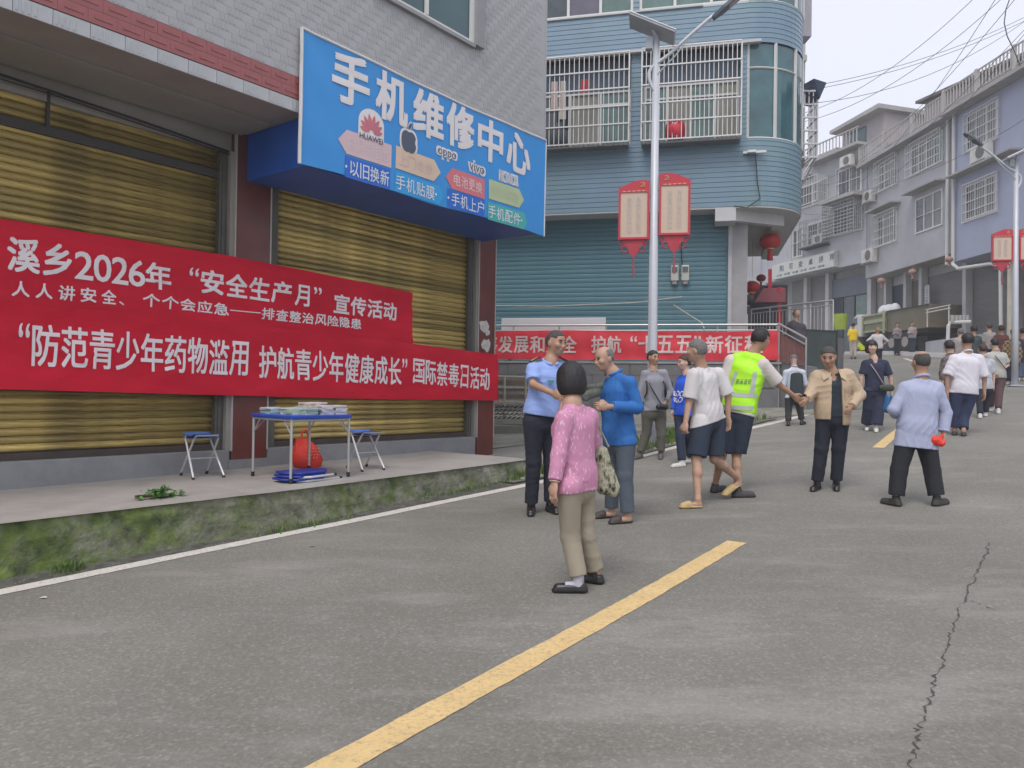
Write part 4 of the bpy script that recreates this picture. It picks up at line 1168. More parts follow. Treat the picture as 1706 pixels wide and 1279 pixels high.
# red entrance sign frame and deep red awning behind (1280-1310, 455-505)
rs = thing('red_awning', 'dark red awning and doorway behind the pale balustrade', 'awning', at(1290, 500, 27))
build('awning_sheet', MB().quad([at(1257, 503, 26.5), at(1272, 480, 27.5), at(1309, 479, 27.5), at(1309, 503, 26.5)]).quad([at(1257, 504, 26.52), at(1309, 504, 26.52), at(1309, 480, 27.52), at(1272, 481, 27.52)]), mat('awning_red', (.20, .03, .035), rough=.7), rs)
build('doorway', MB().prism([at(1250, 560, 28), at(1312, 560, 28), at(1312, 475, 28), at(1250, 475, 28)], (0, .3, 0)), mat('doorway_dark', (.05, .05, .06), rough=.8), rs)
build('red_post', MB().prism([at(1297, 545, 27.2), at(1302, 545, 27.2), at(1302, 478, 27.2), at(1297, 478, 27.2)], (0, .1, 0)).prism([at(1281, 480, 27.6), at(1286, 480, 27.6), at(1286, 448, 27.6), at(1281, 448, 27.6)], (0, .1, 0)), M_RED2, rs)
# ================================================================== ROW OF HOUSES UP THE HILL (right)
FC = Frame((22.03, 0), (-.046, 1), (-1, -.046))
def ca(px_, y=500): return FC.px(px_, y)[0]
M_GW = mat('grey_painted_wall', (.42, .42, .45), rough=.85, var=.06, scale=.8, dirt=(.28, .275, .28), dirt_amt=.45, dirt_scale=.5)
M_BW = mat('blue_grey_wall', (.37, .40, .52), rough=.85, var=.05, scale=.8, dirt=(.30, .31, .38), dirt_amt=.4, dirt_scale=.5)
M_STAIN = mat('stained_cement', (.34, .32, .31), rough=.95, var=.2, scale=.7, stretch=(1, 1, .3), dirt=(.13, .12, .115), dirt_amt=.7, dirt_scale=.6)
M_SLAB = mat('roof_slab', (.36, .35, .34), rough=.85, var=.08, dirt=(.25, .24, .23), dirt_amt=.5)
M_SHG = mat('grey_shutter', (.17, .165, .16), rough=.6, var=.12, scale=.6, stretch=(1, 1, 6))
M_SHB = mat('brown_grey_shutter', (.15, .125, .11), rough=.7, var=.2, scale=.6, dirt=(.18, .13, .08), dirt_amt=.4)
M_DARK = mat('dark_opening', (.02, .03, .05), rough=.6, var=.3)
M_DUSK = mat('dusty_glass', (.16, .17, .18), rough=.2, var=.2, scale=1.5)
M_PIPE = mat('white_pipe', (.58, .58, .56), rough=.4, var=.04)
aL, aM, aR = 43.7, 35.6, 12.0      # junctions: far corner, colour change, near end
ROOF = 15.0
hg = thing('grey_house', 'grey house with caged windows and roof railing left of the white downpipes', 'building', FC(40, -4, 3.5))
hb = thing('blue_grey_house', 'blue grey house with caged windows right of the white downpipes', 'building', FC(30, -4, 3))
build('wall', MB().box(FC, aM, aL, -9, 0, 8.44, ROOF - .3), M_GW, hg)
build('wall', MB().box(FC, aR, aM - .02, -9, .12, 7.95, ROOF - .3), M_BW, hb)
for h_, a0, a1, bb_ in ((hg, aM, aL + .15, .55), (hb, aR, aM - .02, .75)):
    build('roof_slab', MB().box(FC, a0, a1, -9, bb_, ROOF - .3, ROOF - .12), M_SLAB, h_)
# roof railings
def roof_rail(par, a0, a1, b_, z0, h=.95, step=.22, m=None, name='roof_railing'):
    mb = MB(); m = m or mat('aged_balustrade', (.40, .38, .36), rough=.6, var=.1)
    mb.box(FC, a0, a1, b_ - .03, b_ + .03, z0 + h - .05, z0 + h); mb.box(FC, a0, a1, b_ - .02, b_ + .02, z0 + .12, z0 + .16)
    a = a0
    while a < a1:
        mb.box(FC, a, a + .05, b_ - .02, b_ + .02, z0 + .16, z0 + h - .05); a += step
    a = a0
    while a <= a1 + .01:
        mb.box(FC, a, a + .14, b_ - .06, b_ + .06, z0, z0 + h + .05); a += (a1 - a0 - .14) / max(1, round((a1 - a0) / 2.4))
    return build(name, mb, m, par)
roof_rail(hg, aM + .1, aL, .45, ROOF - .12)
roof_rail(hb, aR, aM - .1, .65, ROOF - .12)
# set-back attic with sloping slab
build('attic_wall', MB().prism([FC(31.5, -2.4, ROOF - .1), FC(42.0, -2.4, ROOF - .1), FC(42.0, -2.4, 17.9), FC(31.5, -2.4, 16.6)], FC.b * -5), M_STAIN, hg)
build('attic_roof', MB().prism([FC(31.2, -2.0, 16.62), FC(42.3, -2.0, 17.93), FC(42.3, -2.0, 18.08), FC(31.2, -2.0, 16.75)], FC.b * -5.8), mat('dark_roof_edge', (.14, .12, .12), rough=.8), hg)
# windows with cages on plane C
def cwin(par, a0, a1, c0, c1, b_=.0, lint=True, nv=12, nh=4, out=.28, panes=None, cage_=True, r=.017):
    window(FC, a0, a1, c0, c1, b_ + .003, par, panes or [M_DUSK, M_DUSK, M_DG], fr=.07, dep=.05)
    if cage_: cage(FC, a0 - .12, a1 + .12, c0 - .08, c1 + .06, b_, b_ + out, par, nv, nh, r=r, name='window_grille')
    if lint: build('lintel', MB().box(FC, a0 - .35, a1 + .35, b_, b_ + .6, c1 + .28, c1 + .36), M_SLAB, par)
cwin(hg, 40.45, 42.4, 9.95, 11.6); cwin(hg, 36.45, 38.7, 9.9, 11.65, cage_=False); 
build('window_grille', MB().box(FC, 36.4, 38.7, .06, .08, 10.7, 10.73), M_STEEL, hg)
cwin(hg, 40.4, 42.3, 12.95, 14.5, lint=False, nv=12); cwin(hg, 36.45, 39.15, 12.95, 14.45, lint=False, nv=14, panes=[M_GG, M_DUSK, M_DUSK, M_DG])
cwin(hb, 32.45, 34.5, 12.75, 14.35, b_=.12, lint=False, nv=15, out=.12)
cwin(hb, 32.5, 34.55, 9.65, 11.2, b_=.12, lint=False, nv=15, out=.12)
cwin(hb, 27.6, 30.4, 12.75, 14.35, b_=.12, lint=False, nv=15, out=.12); cwin(hb, 27.6, 30.4, 9.65, 11.2, b_=.12, lint=False, nv=15, out=.12)
build('lintel', MB().box(FC, 31.0, 35.3, .12, .65, 11.75, 11.83), M_SLAB, hb)
# downpipes
for nm, a, b_, z1, z0, lb in (('d', 35.95, .12, 14.7, 7.9, None), ('d', 35.3, .24, 14.7, 7.8, None)):
    build('downpipe', MB().tube([FC(a, b_, z1), FC(a, b_, z0)], .075, 8), M_PIPE, hg if a > 35.6 else hb)
pp = FC(35.3, .24, 7.8); 
build('downpipe', MB().tube([FC(35.3, .24, 7.82), FC(34.9, .24, 7.55), FC(33.2, -.1, 7.5), FC(32.7, -.2, 7.3), FC(32.6, -.2, 2.6)], .08, 8), M_PIPE, hb)
build('downpipe', MB().tube([FC(32.1, -.2, 7.5), FC(32.1, -.2, 2.6)], .11, 8), mat('cream_pipe', (.50, .47, .38), rough=.5), hb)
# ground floor recessed: shutters and columns
gb = lambda a: gz(*(FC(a, 0, 0).xy)) 
build('ground_floor', MB().box(FC, aR, aL, -9, -1.25, 2.0, 8.44), M_GW, hg)
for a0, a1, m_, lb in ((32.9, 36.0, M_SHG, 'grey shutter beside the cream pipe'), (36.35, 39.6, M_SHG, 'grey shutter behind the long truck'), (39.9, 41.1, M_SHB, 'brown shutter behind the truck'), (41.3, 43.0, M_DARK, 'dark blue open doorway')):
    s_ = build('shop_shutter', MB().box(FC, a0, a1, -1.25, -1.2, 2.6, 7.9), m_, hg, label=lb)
    if m_ is not M_DARK:
        z = 2.8; mb = MB()
        while z < 7.9: mb.box(FC, a0 + .02, a1 - .02, -1.199, -1.18, z, z + .05); z += .14
        build('slat_rows', mb, m_, s_, kind='stuff')
for a in (32.75, 36.15, 39.75, 41.2, 43.2):
    build('column', MB().box(FC, a - .13, a + .13, -1.2, -.85, 2.2, 8.42), M_SOFF, hg)
build('ceiling_panel', MB().box(FC, aR, aL, -1.2, .0, 8.40, 8.438), M_SLAB, hg)
# dark red tiled pier and shop window at the near end
build('red_pier', MB().box(FC, 30.9, 31.9, -1.2, -.6, 1.9, 7.9), mat('maroon_tile', (.16, .075, .08), rough=.5, var=.1), hb)
for a0, a1, m_ in ((28.6, 30.5, M_DG), (26.0, 28.4, M_DUSK), (21, 25.6, M_SHG)):
    build('shop_front', MB().box(FC, a0, a1, -1.24, -1.1, 2.4, 6.0), m_, hb)
    build('shop_front_frame', MB().box(FC, a0, a0 + .09, -1.1, -1.0, 2.2, 6.0).box(FC, a1 - .09, a1, -1.1, -1.0, 2.2, 6.0).box(FC, a0 + .09, a1 - .09, -1.1, -1.0, 5.2, 5.3).box(FC, a0 + .09, a1 - .09, -1.1, -1.0, 4.0, 4.07), M_FR, hb)
# white vertical nameboard
nb = thing('name_board', 'narrow white vertical nameboard with small black characters between shutters', 'sign', FC(36.3, -.8, 5.0))
a_, c1_ = FC.px(1541, 475, -.7); _, c0_ = FC.px(1541, 513, -.7)
build('board_panel', MB().box(FC, a_ - .17, a_ + .17, -.85, -.80, c0_, c1_), mat('board_white', (.62, .60, .62)), nb)
tb = MB(); hh = (c1_ - c0_) / 8
for i, ch in enumerate('辰溪县村民委员会'):
    put_text(tb, ch, lambda a, c: FC(-a, -.795, c), -(a_ + .12), -(a_ - .12), c1_ - hh * (i + .9), c1_ - hh * (i + .1), bold=.01)
build('board_lettering', tb, M_DK, nb)
# handrails, planter wall and white goal-like pipe
o = build('ramp_wall', MB().prism([FC(36.8, .6, 2.4), FC(31.6, 1.1, 2.0), FC(31.6, 1.1, 4.35), FC(36.8, .6, 4.35)], FC.b * -.2), M_GW); o['kind'] = 'structure'; o['label'] = 'grey ramp wall beside the shutters'
wp = thing('white_pipe_frame', 'white bent pipe frame against the grey ramp wall', 'pipe', FC(34, 1.3, 2.8))
p_ = [at(1579, 568, 32.5), at(1580, 542, 32.5), at(1584, 537, 32.5), at(1618, 536, 32.0)]
build('pipe', MB().tube(p_, .075, 8), M_PIPE, wp)
hr = thing('ramp_handrail', 'two steel handrails sloping along the grey ramp', 'railing', FC(36, .7, 4.5))
for y0_, y1_ in ((516, 508), (521, 513)):
    build('rail', MB().tube([at(1543, y0_, 36), at(1583, y1_, 34)], .03, 6), M_STEEL, hr)
build('post', MB().tube([at(1545, 516, 36), at(1545, 545, 36)], .03, 6).tube([at(1581, 509, 34.1), at(1581, 540, 34.1)], .03, 6), M_STEEL, hr)
ac_n = [0]
def ac_unit(F, a, c, b_, label, w=.85, h=.6):
    t = thing('air_conditioner', label, 'air conditioner', F(a, b_ + .2, c), 'air conditioner units on the far houses')
    build('casing', MB().box(F, a - w / 2, a + w / 2, b_ + .05, b_ + .38, c, c + h), mat('ac_white', (.55, .54, .50), rough=.5), t, bevel=.02)
    cc = F(a - w * .12, b_ + .39, c + h / 2); pts = [cc + F.a * (h * .38 * cos(x)) + F.c * (h * .38 * sin(x)) for x in np.linspace(0, 2 * pi, 17)[:-1]]
    build('fan_grille', MB().prism(pts, F.b * .015), mat('ac_dark', (.12, .12, .12), rough=.6), t)
    build('bracket', MB().box(F, a - w / 2, a - w / 2 + .05, b_, b_ + .4, c - .06, c - .002).box(F, a + w / 2 - .05, a + w / 2, b_, b_ + .4, c - .06, c - .002), M_STEEL, t)
    return t
ac_unit(FC, 42.9, 9.2, 0, 'white air conditioner at the lower left corner of the grey house', 1.2, .75)
ac_unit(FC, 33.2, 11.95, .12, 'white air conditioner on the blue grey house above its lower window', 1.1, .7)
ac_unit(FC, 43.0, 12.6, 0, 'small white air conditioner high on the grey house edge', .9, .6)
for px_, py_, d_, lb in ((1468, 468, 41.5, 'pale lantern under the grey house, leftmost of three'), (1520, 453, 38.0, 'pale lantern under the grey house, middle of three'), (1581, 432, 34.9, 'pale lantern beside the white downpipes, rightmost of three')):
    lantern(px_, py_, d_, 6.5, lb, group='faded lanterns under the far houses', m=mat('lantern_faded', (.34, .20, .18), rough=.7), ztop=8.44 if px_ < 1590 else 7.95)

# ------------------------------------------------------------------ far-left houses (plane D)
FD = Frame(at(1443, 463, 43.5).xy, (-.31, 1), (-1, -.31))
hd = thing('sign_house', 'far grey house above the white shop sign, with attic and balcony', 'building', FD(4, -4, 4))
build('wall', MB().box(FD, .02, 9.5, -9, 0, 9.35, 16.0), mat('far_grey_wall', (.43, .44, .47), rough=.85, var=.08, scale=.6, dirt=(.2, .2, .21), dirt_amt=.4), hd)
build('ground_floor', MB().box(FD, .02, 12, -9, -1.2, 3.0, 9.35), M_SLAB, hd)
build('roof_slab', MB().box(FD, .0, 4.6, -9, .7, 16.0, 16.16).box(FD, 4.6, 9.6, -9, .3, 15.4, 15.55), M_SLAB, hd)
build('attic_wall', MB().box(FD, -.2, 3.2, -7, -1.0, 16.16, 18.0).box(FD, 3.2, 9, -7, -.6, 15.5, 16.9), mat('pink_grey_wall', (.36, .33, .34), rough=.85, var=.06), hd)
build('attic_roof', MB().prism([FD(-.5, -.3, 18.0), FD(3.5, -.3, 17.75), FD(3.5, -.3, 17.95), FD(-.5, -.3, 18.25)], FD.b * -6.5), M_SLAB, hd)
build('attic_window', MB().box(FD, 1.2, 2.6, -.99, -.95, 16.6, 17.6), mat('teal_window_glass', (.02, .075, .085)), hd)
mb = MB()
for i in range(30): mb.box(FD, .2 + i * .28, .25 + i * .28, .52, .56, 16.16, 17.0)
mb.box(FD, .1, 8.6, .5, .58, 17.0, 17.06)
build('roof_railing', mb, mat('aged_balustrade', (.40, .38, .36)), hd)
def dwin(a0, a1, c0, c1, out=.5, nv=12, nh=5, m3=None, barm=None, fl=True):
    window(FD, a0, a1, c0, c1, .003, hd, m3 or [M_DUSK, M_DG], fr=.08)
    cage(FD, a0 - .1, a1 + .1, c0 - .1, c1 + .1, 0, out, hd, nv, nh, r=.022, m=barm)
M_BARG = mat('dull_bar', (.36, .37, .37), rough=.5, metal=.2)
dwin(.3, 2.7, 11.25, 12.9, .75, 10, 9, barm=M_BARG); dwin(3.1, 5.0, 11.1, 12.5, .6, 10, 4, barm=M_BARG); dwin(5.5, 6.5, 10.6, 12.4, .1, 4, 2)
dwin(3.2, 5.9, 13.6, 15.0, .9, 12, 3); dwin(.4, 2.3, 13.5, 15.1, .1, 5, 2)
build('canopy_slab', MB().box(FD, -.1, 2.8, 0, 1.0, 13.1, 13.3), M_SLAB, hd)
build('tray', MB().box(FD, 3.0, 5.1, 0, .6, 10.85, 10.92), M_DARK, hd)
ac_unit(FD, 3.7, 11.0, .05, 'white air conditioner inside a cage above the shop sign', .9, .6)
ac_unit(FD, 1.0, 15.0, .3, 'white air conditioner high between far windows', .9, .6)
# shop sign
ss_ = thing('fascia_sign', 'long white shop fascia sign with dark characters on the far house', 'sign', FD(5.2, .3, 9.35))
build('sign_board', MB().box(FD, 2.25, 8.15, .02, .35, 9.40, 10.36), mat('sign_cream', (.52, .54, .50), rough=.6, var=.04), ss_, bevel=.01)
tb = MB(); flip = lambda a, c: FD(-a, .358, c)
for i, ch in enumerate('阳可安桌拼捞'):
    x = -7.35 + i * .95; put_text(tb, ch, flip, x, x + .42, 9.83, 10.20, bold=.02)
put_text(tb, '主营 粉面 快餐 炒菜 米粉 卤味', flip, -7.7, -3.0, 9.52, 9.66, bold=.01)
build('sign_lettering', tb, M_DK, ss_, kind='stuff')
# doors under the sign
dr = build('shop_front', MB().box(FD, 3.9, 8.0, -1.2, -1.12, 3.0, 9.3), mat('door_reveal', (.20, .19, .19)), hd)
for a0, a1, m_ in ((1.0, 2.0, M_GG), (2.05, 3.0, M_DG), (3.05, 3.95, M_DARK)):
    build('glass_door', MB().box(FD, a0, a1, -1.12, -1.05, 3.6, 7.7), m_, hd)
    build('door_frame', MB().box(FD, a0 - .03, a0 + .05, -1.05, -1.0, 3.6, 7.75), mat('dark_green_frame', (.03, .04, .04)), hd)
build('door_header', MB().box(FD, .9, 4.0, -1.12, -1.0, 7.75, 8.9), mat('door_header', (.12, .14, .18), rough=.5), hd)
for a in (.6, 4.15, 6.2): build('column', MB().box(FD, a - .15, a + .15, -1.1, -.75, 3.0, 9.34), M_SOFF, hd)
# further houses closing the street behind
hf = thing('distant_house', 'plain grey house closing the street behind the sign house', 'building', FD(12, -3, 5))
build('wall', MB().box(FD, 9.6, 20, -12, -.3, 4, 14.0), M_GW, hf)

# ------------------------------------------------------------------ truck parked up the hill
tk = thing('parked_truck', 'olive green tipper truck with white cab parked in front of the far shutters', 'truck', ground(1480, 597))
p0 = at(1414, 590, 43.5); p1 = at(1546, 592, 36.6)
FT = Frame(p0.xy, (p1 - p0).xy.normalized(), Vector(((p1 - p0).y, -(p1 - p0).x)).normalized())
LT = (p1 - p0).xy.length; zg = gz(*FT(LT / 2, 0, 0).xy) 
zt_ = lambda y: at(1480, y, 39.3).z
M_OL = mat('olive_paint', (.17, .18, .09), rough=.55, var=.12, dirt=(.20, .17, .11), dirt_amt=.4)
M_OLD = mat('dull_olive', (.14, .125, .085), rough=.7, var=.25, scale=.8, dirt=(.20, .14, .09), dirt_amt=.5)
M_CAB = mat('cab_white', (.55, .55, .52), rough=.45, var=.06)
M_TYRE = mat('tyre', (.03, .03, .03), rough=.9)
xa = LT * .20; xb = LT * .51
zc0, zc1 = zt_(549), zt_(516)
build('cab', MB().prism([FT(.10, 0, zc0 - .15), FT(xa, 0, zc0 - .15), FT(xa, 0, zc1 + .05), FT(xa * .55, 0, zc1 + .10), FT(xa * .30, 0, zc1 - .05), FT(.0, 0, zc0 + .45)], FT.b * -2.1), M_CAB, tk, bevel=.05)
build('windscreen', MB().prism([FT(.05, .012, zc0 + .55), FT(xa * .62, .012, zc0 + .55), FT(xa * .62, .012, zc1 - .08), FT(xa * .36, .012, zc1 - .08)], FT.b * .008), M_DG, tk)
build('door', MB().box(FT, xa * .66, xa * .97, .0, .03, zc0 - .1, zc1 - .05), M_CAB, tk)
build('bed_panel', MB().box(FT, xa + .1, xb, -2.1, 0, zt_(549), zt_(517)), M_OL, tk)
mb = MB()
for y in (518, 528, 531, 546): mb.box(FT, xa + .1, xb, .002, .06, zt_(y) - .06, zt_(y) + .03)
mb.box(FT, xb - .14, xb + .03, .062, .11, zt_(553), zt_(515)); mb.box(FT, xa + .05, xa + .15, .062, .10, zt_(549), zt_(517))
build('bed_rib', mb, mat('olive_light', (.30, .31, .19), rough=.5), tk)
build('tailboard_side', MB().box(FT, xb + .05, LT, -2.1, -.04, zt_(552), zt_(516)), M_OLD, tk)
build('tailboard_rail', MB().box(FT, xb + .05, LT, -.038, .02, zt_(517), zt_(515.5)), mat('dark_olive', (.05, .055, .04)), tk)
build('chassis', MB().box(FT, .3, LT - .2, -1.9, -.25, zt_(558), zt_(552) - .01), mat('chassis_black', (.03, .03, .035), rough=.8), tk)
zw = zg + .52
for a in (.9, LT * .58, LT * .74):
    cc = FT(a, -.02, max(zw, gz(*FT(a, 0, 0).xy) + .5)); pts = [cc + FT.a * (.5 * cos(x)) + FT.c * (.5 * sin(x)) for x in np.linspace(0, 2 * pi, 21)[:-1]]
    wh = build('wheel', MB().prism(pts, FT.b * -.35), M_TYRE, tk)
    pts = [cc + FT.b * .01 + FT.a * (.26 * cos(x)) + FT.c * (.26 * sin(x)) for x in np.linspace(0, 2 * pi, 17)[:-1]]
    build('rim', MB().prism(pts, FT.b * .02), mat('rim_grey', (.28, .27, .24), rough=.6), wh)
build('side_skirt', MB().box(FT, LT * .25, LT * .70, -.3, -.12, zg + .15, zg + .6), mat('skirt_dark', (.03, .035, .07), rough=.7), tk)
mb = MB()
for x_, s_ in ((.30, .30), (.37, .34), (.44, .28)):
    c = FT(LT * x_, -.8, zt_(516)); 
    mb.lathe(c, [(s_, 0), (s_ * 1.05, .18), (s_ * .8, .38), (s_ * .3, .5)], 9)
tag(build('white_sacks', mb, mat('sack_white', (.62, .62, .66), rough=.8, var=.1), smooth=True), 'white sacks heaped on top of the truck bed', 'sack')
# yellow-green bin by the steps
tag(build('waste_bin', MB().lathe(at(1400, 549, 37), [(.26, 0), (.36, .75)], 12), mat('lime_plastic', (.35, .45, .06), rough=.5)), 'lime green bin at the foot of the far doors', 'bin')
# planter pots on ledge at (1585-1610,524-536)
mb = MB()
for i in range(5): mb.lathe(at(1587 + i * 6, 536, 32.4), [(.07, 0), (.09, .28)], 8)
o = tag(build('bottle_row', mb, mat('pale_plastic', (.42, .44, .42), rough=.4)), 'row of pale pots standing on the ledge above the white pipe frame', 'pots'); o['kind'] = 'stuff'
# kerb slabs at the foot of the row
o = build('far_pavement', MB().prism([FC(20, 1.6, 0), FC(36.8, 1.3, 0), FC(36.8, -2, 0), FC(20, -2, 0)], (0, 0, .01)), M_SLAB); bpy.data.objects.remove(o)
mb = MB(); mb.grid(lambda a, b_: (lambda p: (p.x, p.y, gz(p.x, p.y) + (.14 if b_ < 1.55 else .0)))(FC(a, b_, 0)), np.arange(16, 44, 1.0), [-2.5, 1.5, 1.58])
o = build('far_pavement', mb, M_SLAB); o['kind'] = 'structure'; o['label'] = 'pavement along the far houses'

# ------------------------------------------------------------------ lamp posts
def lamp_post(name_label, base, top, panel_h, d, px, tilt, lx, scale=1.0):
    pass
M_POST = mat('lamp_post_white', (.50, .52, .56), rough=.4, var=.04, metal=.1)
M_PAN = mat('lantern_panel_print', (.56, .44, .34), rough=.5, var=.04, scale=1.2)
M_PRED = mat('lantern_panel_red', (.48, .03, .05), rough=.45, var=.06)
def lightpost(px, d, ys, label, near=True, flipx=1, sc_=1.0, dshow=True):
    """ys: pixel rows of (panel top, arm foot, sign top, sign bottom)"""
    base = at(px, 740, d); b = Vector((base.x, base.y, gz(base.x, base.y)))
    F = Frame(b.xy, (.985, -.17), (-.17, -.985))
    Z = lambda y: at(px, y, d).z
    t = thing('street_lamp', label, 'street lamp', b, 'solar street lamps along the road')
    ptop = Z(ys[0]); K = sc_
    build('pole', MB().tube([b, b + Vector((0, 0, 1.5)), Vector((b.x, b.y, ptop))], [.082 * K, .078 * K, .052 * K], 14), M_POST, t, smooth=True)
    build('base_plate', MB().box(F, -.18, .18, -.18, .18, b.z, b.z + .03), M_POST, t)
    zt = ptop
    # tilted solar panel
    pc = F(-.06 * flipx, .0, zt + .14)
    ea = (F.a * .85 + Vector((0, 0, -.40 * flipx))).normalized(); eb = (F.b * .9 + Vector((0, 0, .02))).normalized(); en = ea.cross(eb).normalized()
    hw, hd_ = .40 * K, .24 * K
    pts = [pc - ea * hw - eb * hd_, pc + ea * hw - eb * hd_, pc + ea * hw + eb * hd_, pc - ea * hw + eb * hd_]
    build('solar_panel', MB().prism(pts, en * .035), mat('solar_back', (.42, .43, .46), rough=.5), t)
    build('panel_frame', MB().tube(pts + [pts[0]], .018, 4), mat('frame_alu', (.6, .6, .62), rough=.4, metal=.3), t)
    build('panel_bracket', MB().tube([Vector((b.x, b.y, zt - .02)), pc], .03, 6), M_POST, t)
    build('control_box', MB().box(F, -.17, -.06, -.05, .06, zt - .22, zt - .02), mat('box_grey', (.36, .38, .42), rough=.5), t, bevel=.006)
    # arm
    za = Z(ys[1]); af = F(0, 0, za)
    e1 = F(flipx * .91, .10, za + 1.19)
    arm = [F(.0, .02, za), F(-.10 * flipx, .02, za + .22), F(-.07 * flipx, .02, za + .42), F(.22 * flipx, .03, za + .63), F(.56 * flipx, .06, za + .92), e1]
    sm = []
    for i in range(len(arm) - 1):
        for j in range(4):
            u = j / 4; p0_, p1_, p2_, p3_ = arm[max(0, i - 1)], arm[i], arm[i + 1], arm[min(len(arm) - 1, i + 2)]
            sm.append(.5 * ((2 * p1_) + (p2_ - p0_) * u + (2 * p0_ - 5 * p1_ + 4 * p2_ - p3_) * u * u + (3 * p1_ - p0_ - 3 * p2_ + p3_) * u ** 3))
    sm.append(arm[-1])
    build('arm', MB().tube(sm, .03 * K, 8), M_POST, t, smooth=True)
    build('arm_brace', MB().tube([F(.0, .04, za + .28), F(.30 * flipx, .05, za + .58), F(.56 * flipx, .06, za + .90)], .012, 6), mat('brace_green', (.35, .45, .42), rough=.5), t)
    dr_ = (sm[-1] - sm[-3]).normalized(); sd = F.b.copy(); n_ = dr_.cross(sd).normalized()
    L_ = .46 * K; W_ = .11 * K
    hp = [e1 - sd * W_ * .5 - dr_ * .05, e1 + dr_ * .15 - sd * W_, e1 + dr_ * L_ - sd * W_ * .9, e1 + dr_ * (L_ + .08) - sd * W_ * .4, e1 + dr_ * (L_ + .08) + sd * W_ * .4, e1 + dr_ * L_ + sd * W_ * .9, e1 + dr_ * .15 + sd * W_, e1 + sd * W_ * .5 - dr_ * .05]
    build('lamp_head', MB().prism(hp, n_ * .06), mat('lamp_head_grey', (.10, .12, .15), rough=.5), t, bevel=.01)
    lp = [e1 + dr_ * .24 - sd * W_ * .7, e1 + dr_ * (L_ - .06) - sd * W_ * .7, e1 + dr_ * (L_ - .06) + sd * W_ * .7, e1 + dr_ * .24 + sd * W_ * .7]
    down = n_ if n_.z < 0 else -n_
    build('led_lens', MB().prism([p + (n_ * .062 if n_.z < 0 else -n_ * .004) for p in lp], down * .006), mat('lens_cream', (.34, .32, .28), rough=.3), t)
    # paired festive panels
    for si, side in enumerate((-1, 1)):
        cx = side * (.08 + .245) * K; w2 = .215 * K; z1 = Z(ys[2] + (10 if side < 0 else 0) * (d < 15)) - .10; z0 = Z(ys[3] + (3 if side < 0 else -3) * (d < 15)) 
        sl = .0
        pn = thing('festive_panel', ('left' if side < 0 else 'right') + ' red festive panel on the ' + ('nearer' if near else 'farther, right hand') + ' street lamp', 'decoration panel', F(cx, -.03, z0), 'red panels hung on the lamp posts')
        build('panel_board', MB().box(F, cx - w2, cx + w2, -.03, .03, z0, z1), M_PAN, pn)
        fw_ = .035 * K
        build('panel_frame', MB().box(F, cx - w2 - fw_, cx - w2, -.045, .045, z0 - fw_, z1 + fw_).box(F, cx + w2, cx + w2 + fw_, -.045, .045, z0 - fw_, z1 + fw_).box(F, cx - w2, cx + w2, -.045, .045, z0 - fw_, z0).box(F, cx - w2, cx + w2, -.045, .045, z1, z1 + fw_), M_PRED, pn)
        up_ = []
        for u in np.linspace(0, 1, 13):
            hz = .05 + .10 * (.5 - .5 * cos(u * pi)) + (.05 * sin(u * pi)) if side < 0 else .05 + .10 * (.5 + .5 * cos(u * pi * .9)) + .05 * sin(u * pi)
            up_.append(F(cx - w2 - fw_ + (2 * w2 + 2 * fw_) * u, -.03, z1 + fw_ + hz * K))
        build('crest', MB().prism([F(cx - w2 - fw_, -.03, z1 + fw_ + .001)] + up_ + [F(cx + w2 + fw_, -.03, z1 + fw_ + .001)], F.b * .05), M_PRED, pn)
        ek = F(cx + w2 * (.62 if side < 0 else -.62), .025, z1 + fw_ + .09 * K)
        build('crest_emblem', MB().tube([ek + F.a * (.035 * K * cos(x)) + F.c * (.035 * K * sin(x)) for x in np.linspace(-2.4, 2.4, 10)], .007, 4).tube([ek - F.a * .03 * K - F.c * .03 * K, ek + F.a * .03 * K + F.c * .02 * K], .007, 4), mat('emblem_gold', (.60, .40, .22), rough=.5), pn)
        cl_ = MB()
        for q_ in range(5): cl_.box(F, cx - w2 * .85 + q_ * w2 * .36, cx - w2 * .85 + q_ * w2 * .36 + w2 * .24, .0455, .047, z1 + .008 + q_ * .002, z1 + .022 + q_ * .002)
        build('crest_print', cl_, mat('emblem_gold', (.60, .40, .22)), pn, kind='stuff')
        # scroll skirt with knot
        kn = MB(); zb_ = z0 - fw_ - .001
        kn.prism([F(cx - w2 * .95, -.02, zb_), F(cx + w2 * .95, -.02, zb_), F(cx + w2 * .55, -.02, zb_ - .10 * K), F(cx + w2 * .30, -.02, zb_ - .22 * K), F(cx, -.02, zb_ - .30 * K), F(cx - w2 * .30, -.02, zb_ - .22 * K), F(cx - w2 * .55, -.02, zb_ - .10 * K)], F.b * .03)
        for sx in (-1, 1):
            for (ox, oz, r_) in ((.62, .15, .055), (.86, .05, .04)):
                c_ = F(cx + sx * w2 * ox, .0, zb_ - oz * K)
                kn.tube([c_ + F.a * (r_ * K * cos(x)) + F.c * (r_ * K * sin(x)) for x in np.linspace(0, 2 * pi, 13)], .012 * K, 5)
        build('knot_scroll', kn, mat('scroll_red', (.40, .03, .05), rough=.5), pn)
        build('tassel', MB().tube([F(cx, 0, zb_ - .29 * K), F(cx, 0, zb_ - .48 * K), F(cx + .01, 0, zb_ - .62 * K)], [.012 * K, .022 * K, .016 * K], 6), mat('tassel_pink', (.30, .08, .11), rough=.7), pn)
        # faint columns of writing
        wt = MB()
        cols = (('富强民主文明和谐', -.35, .0), ('自由平等公正法治', .35, .0))
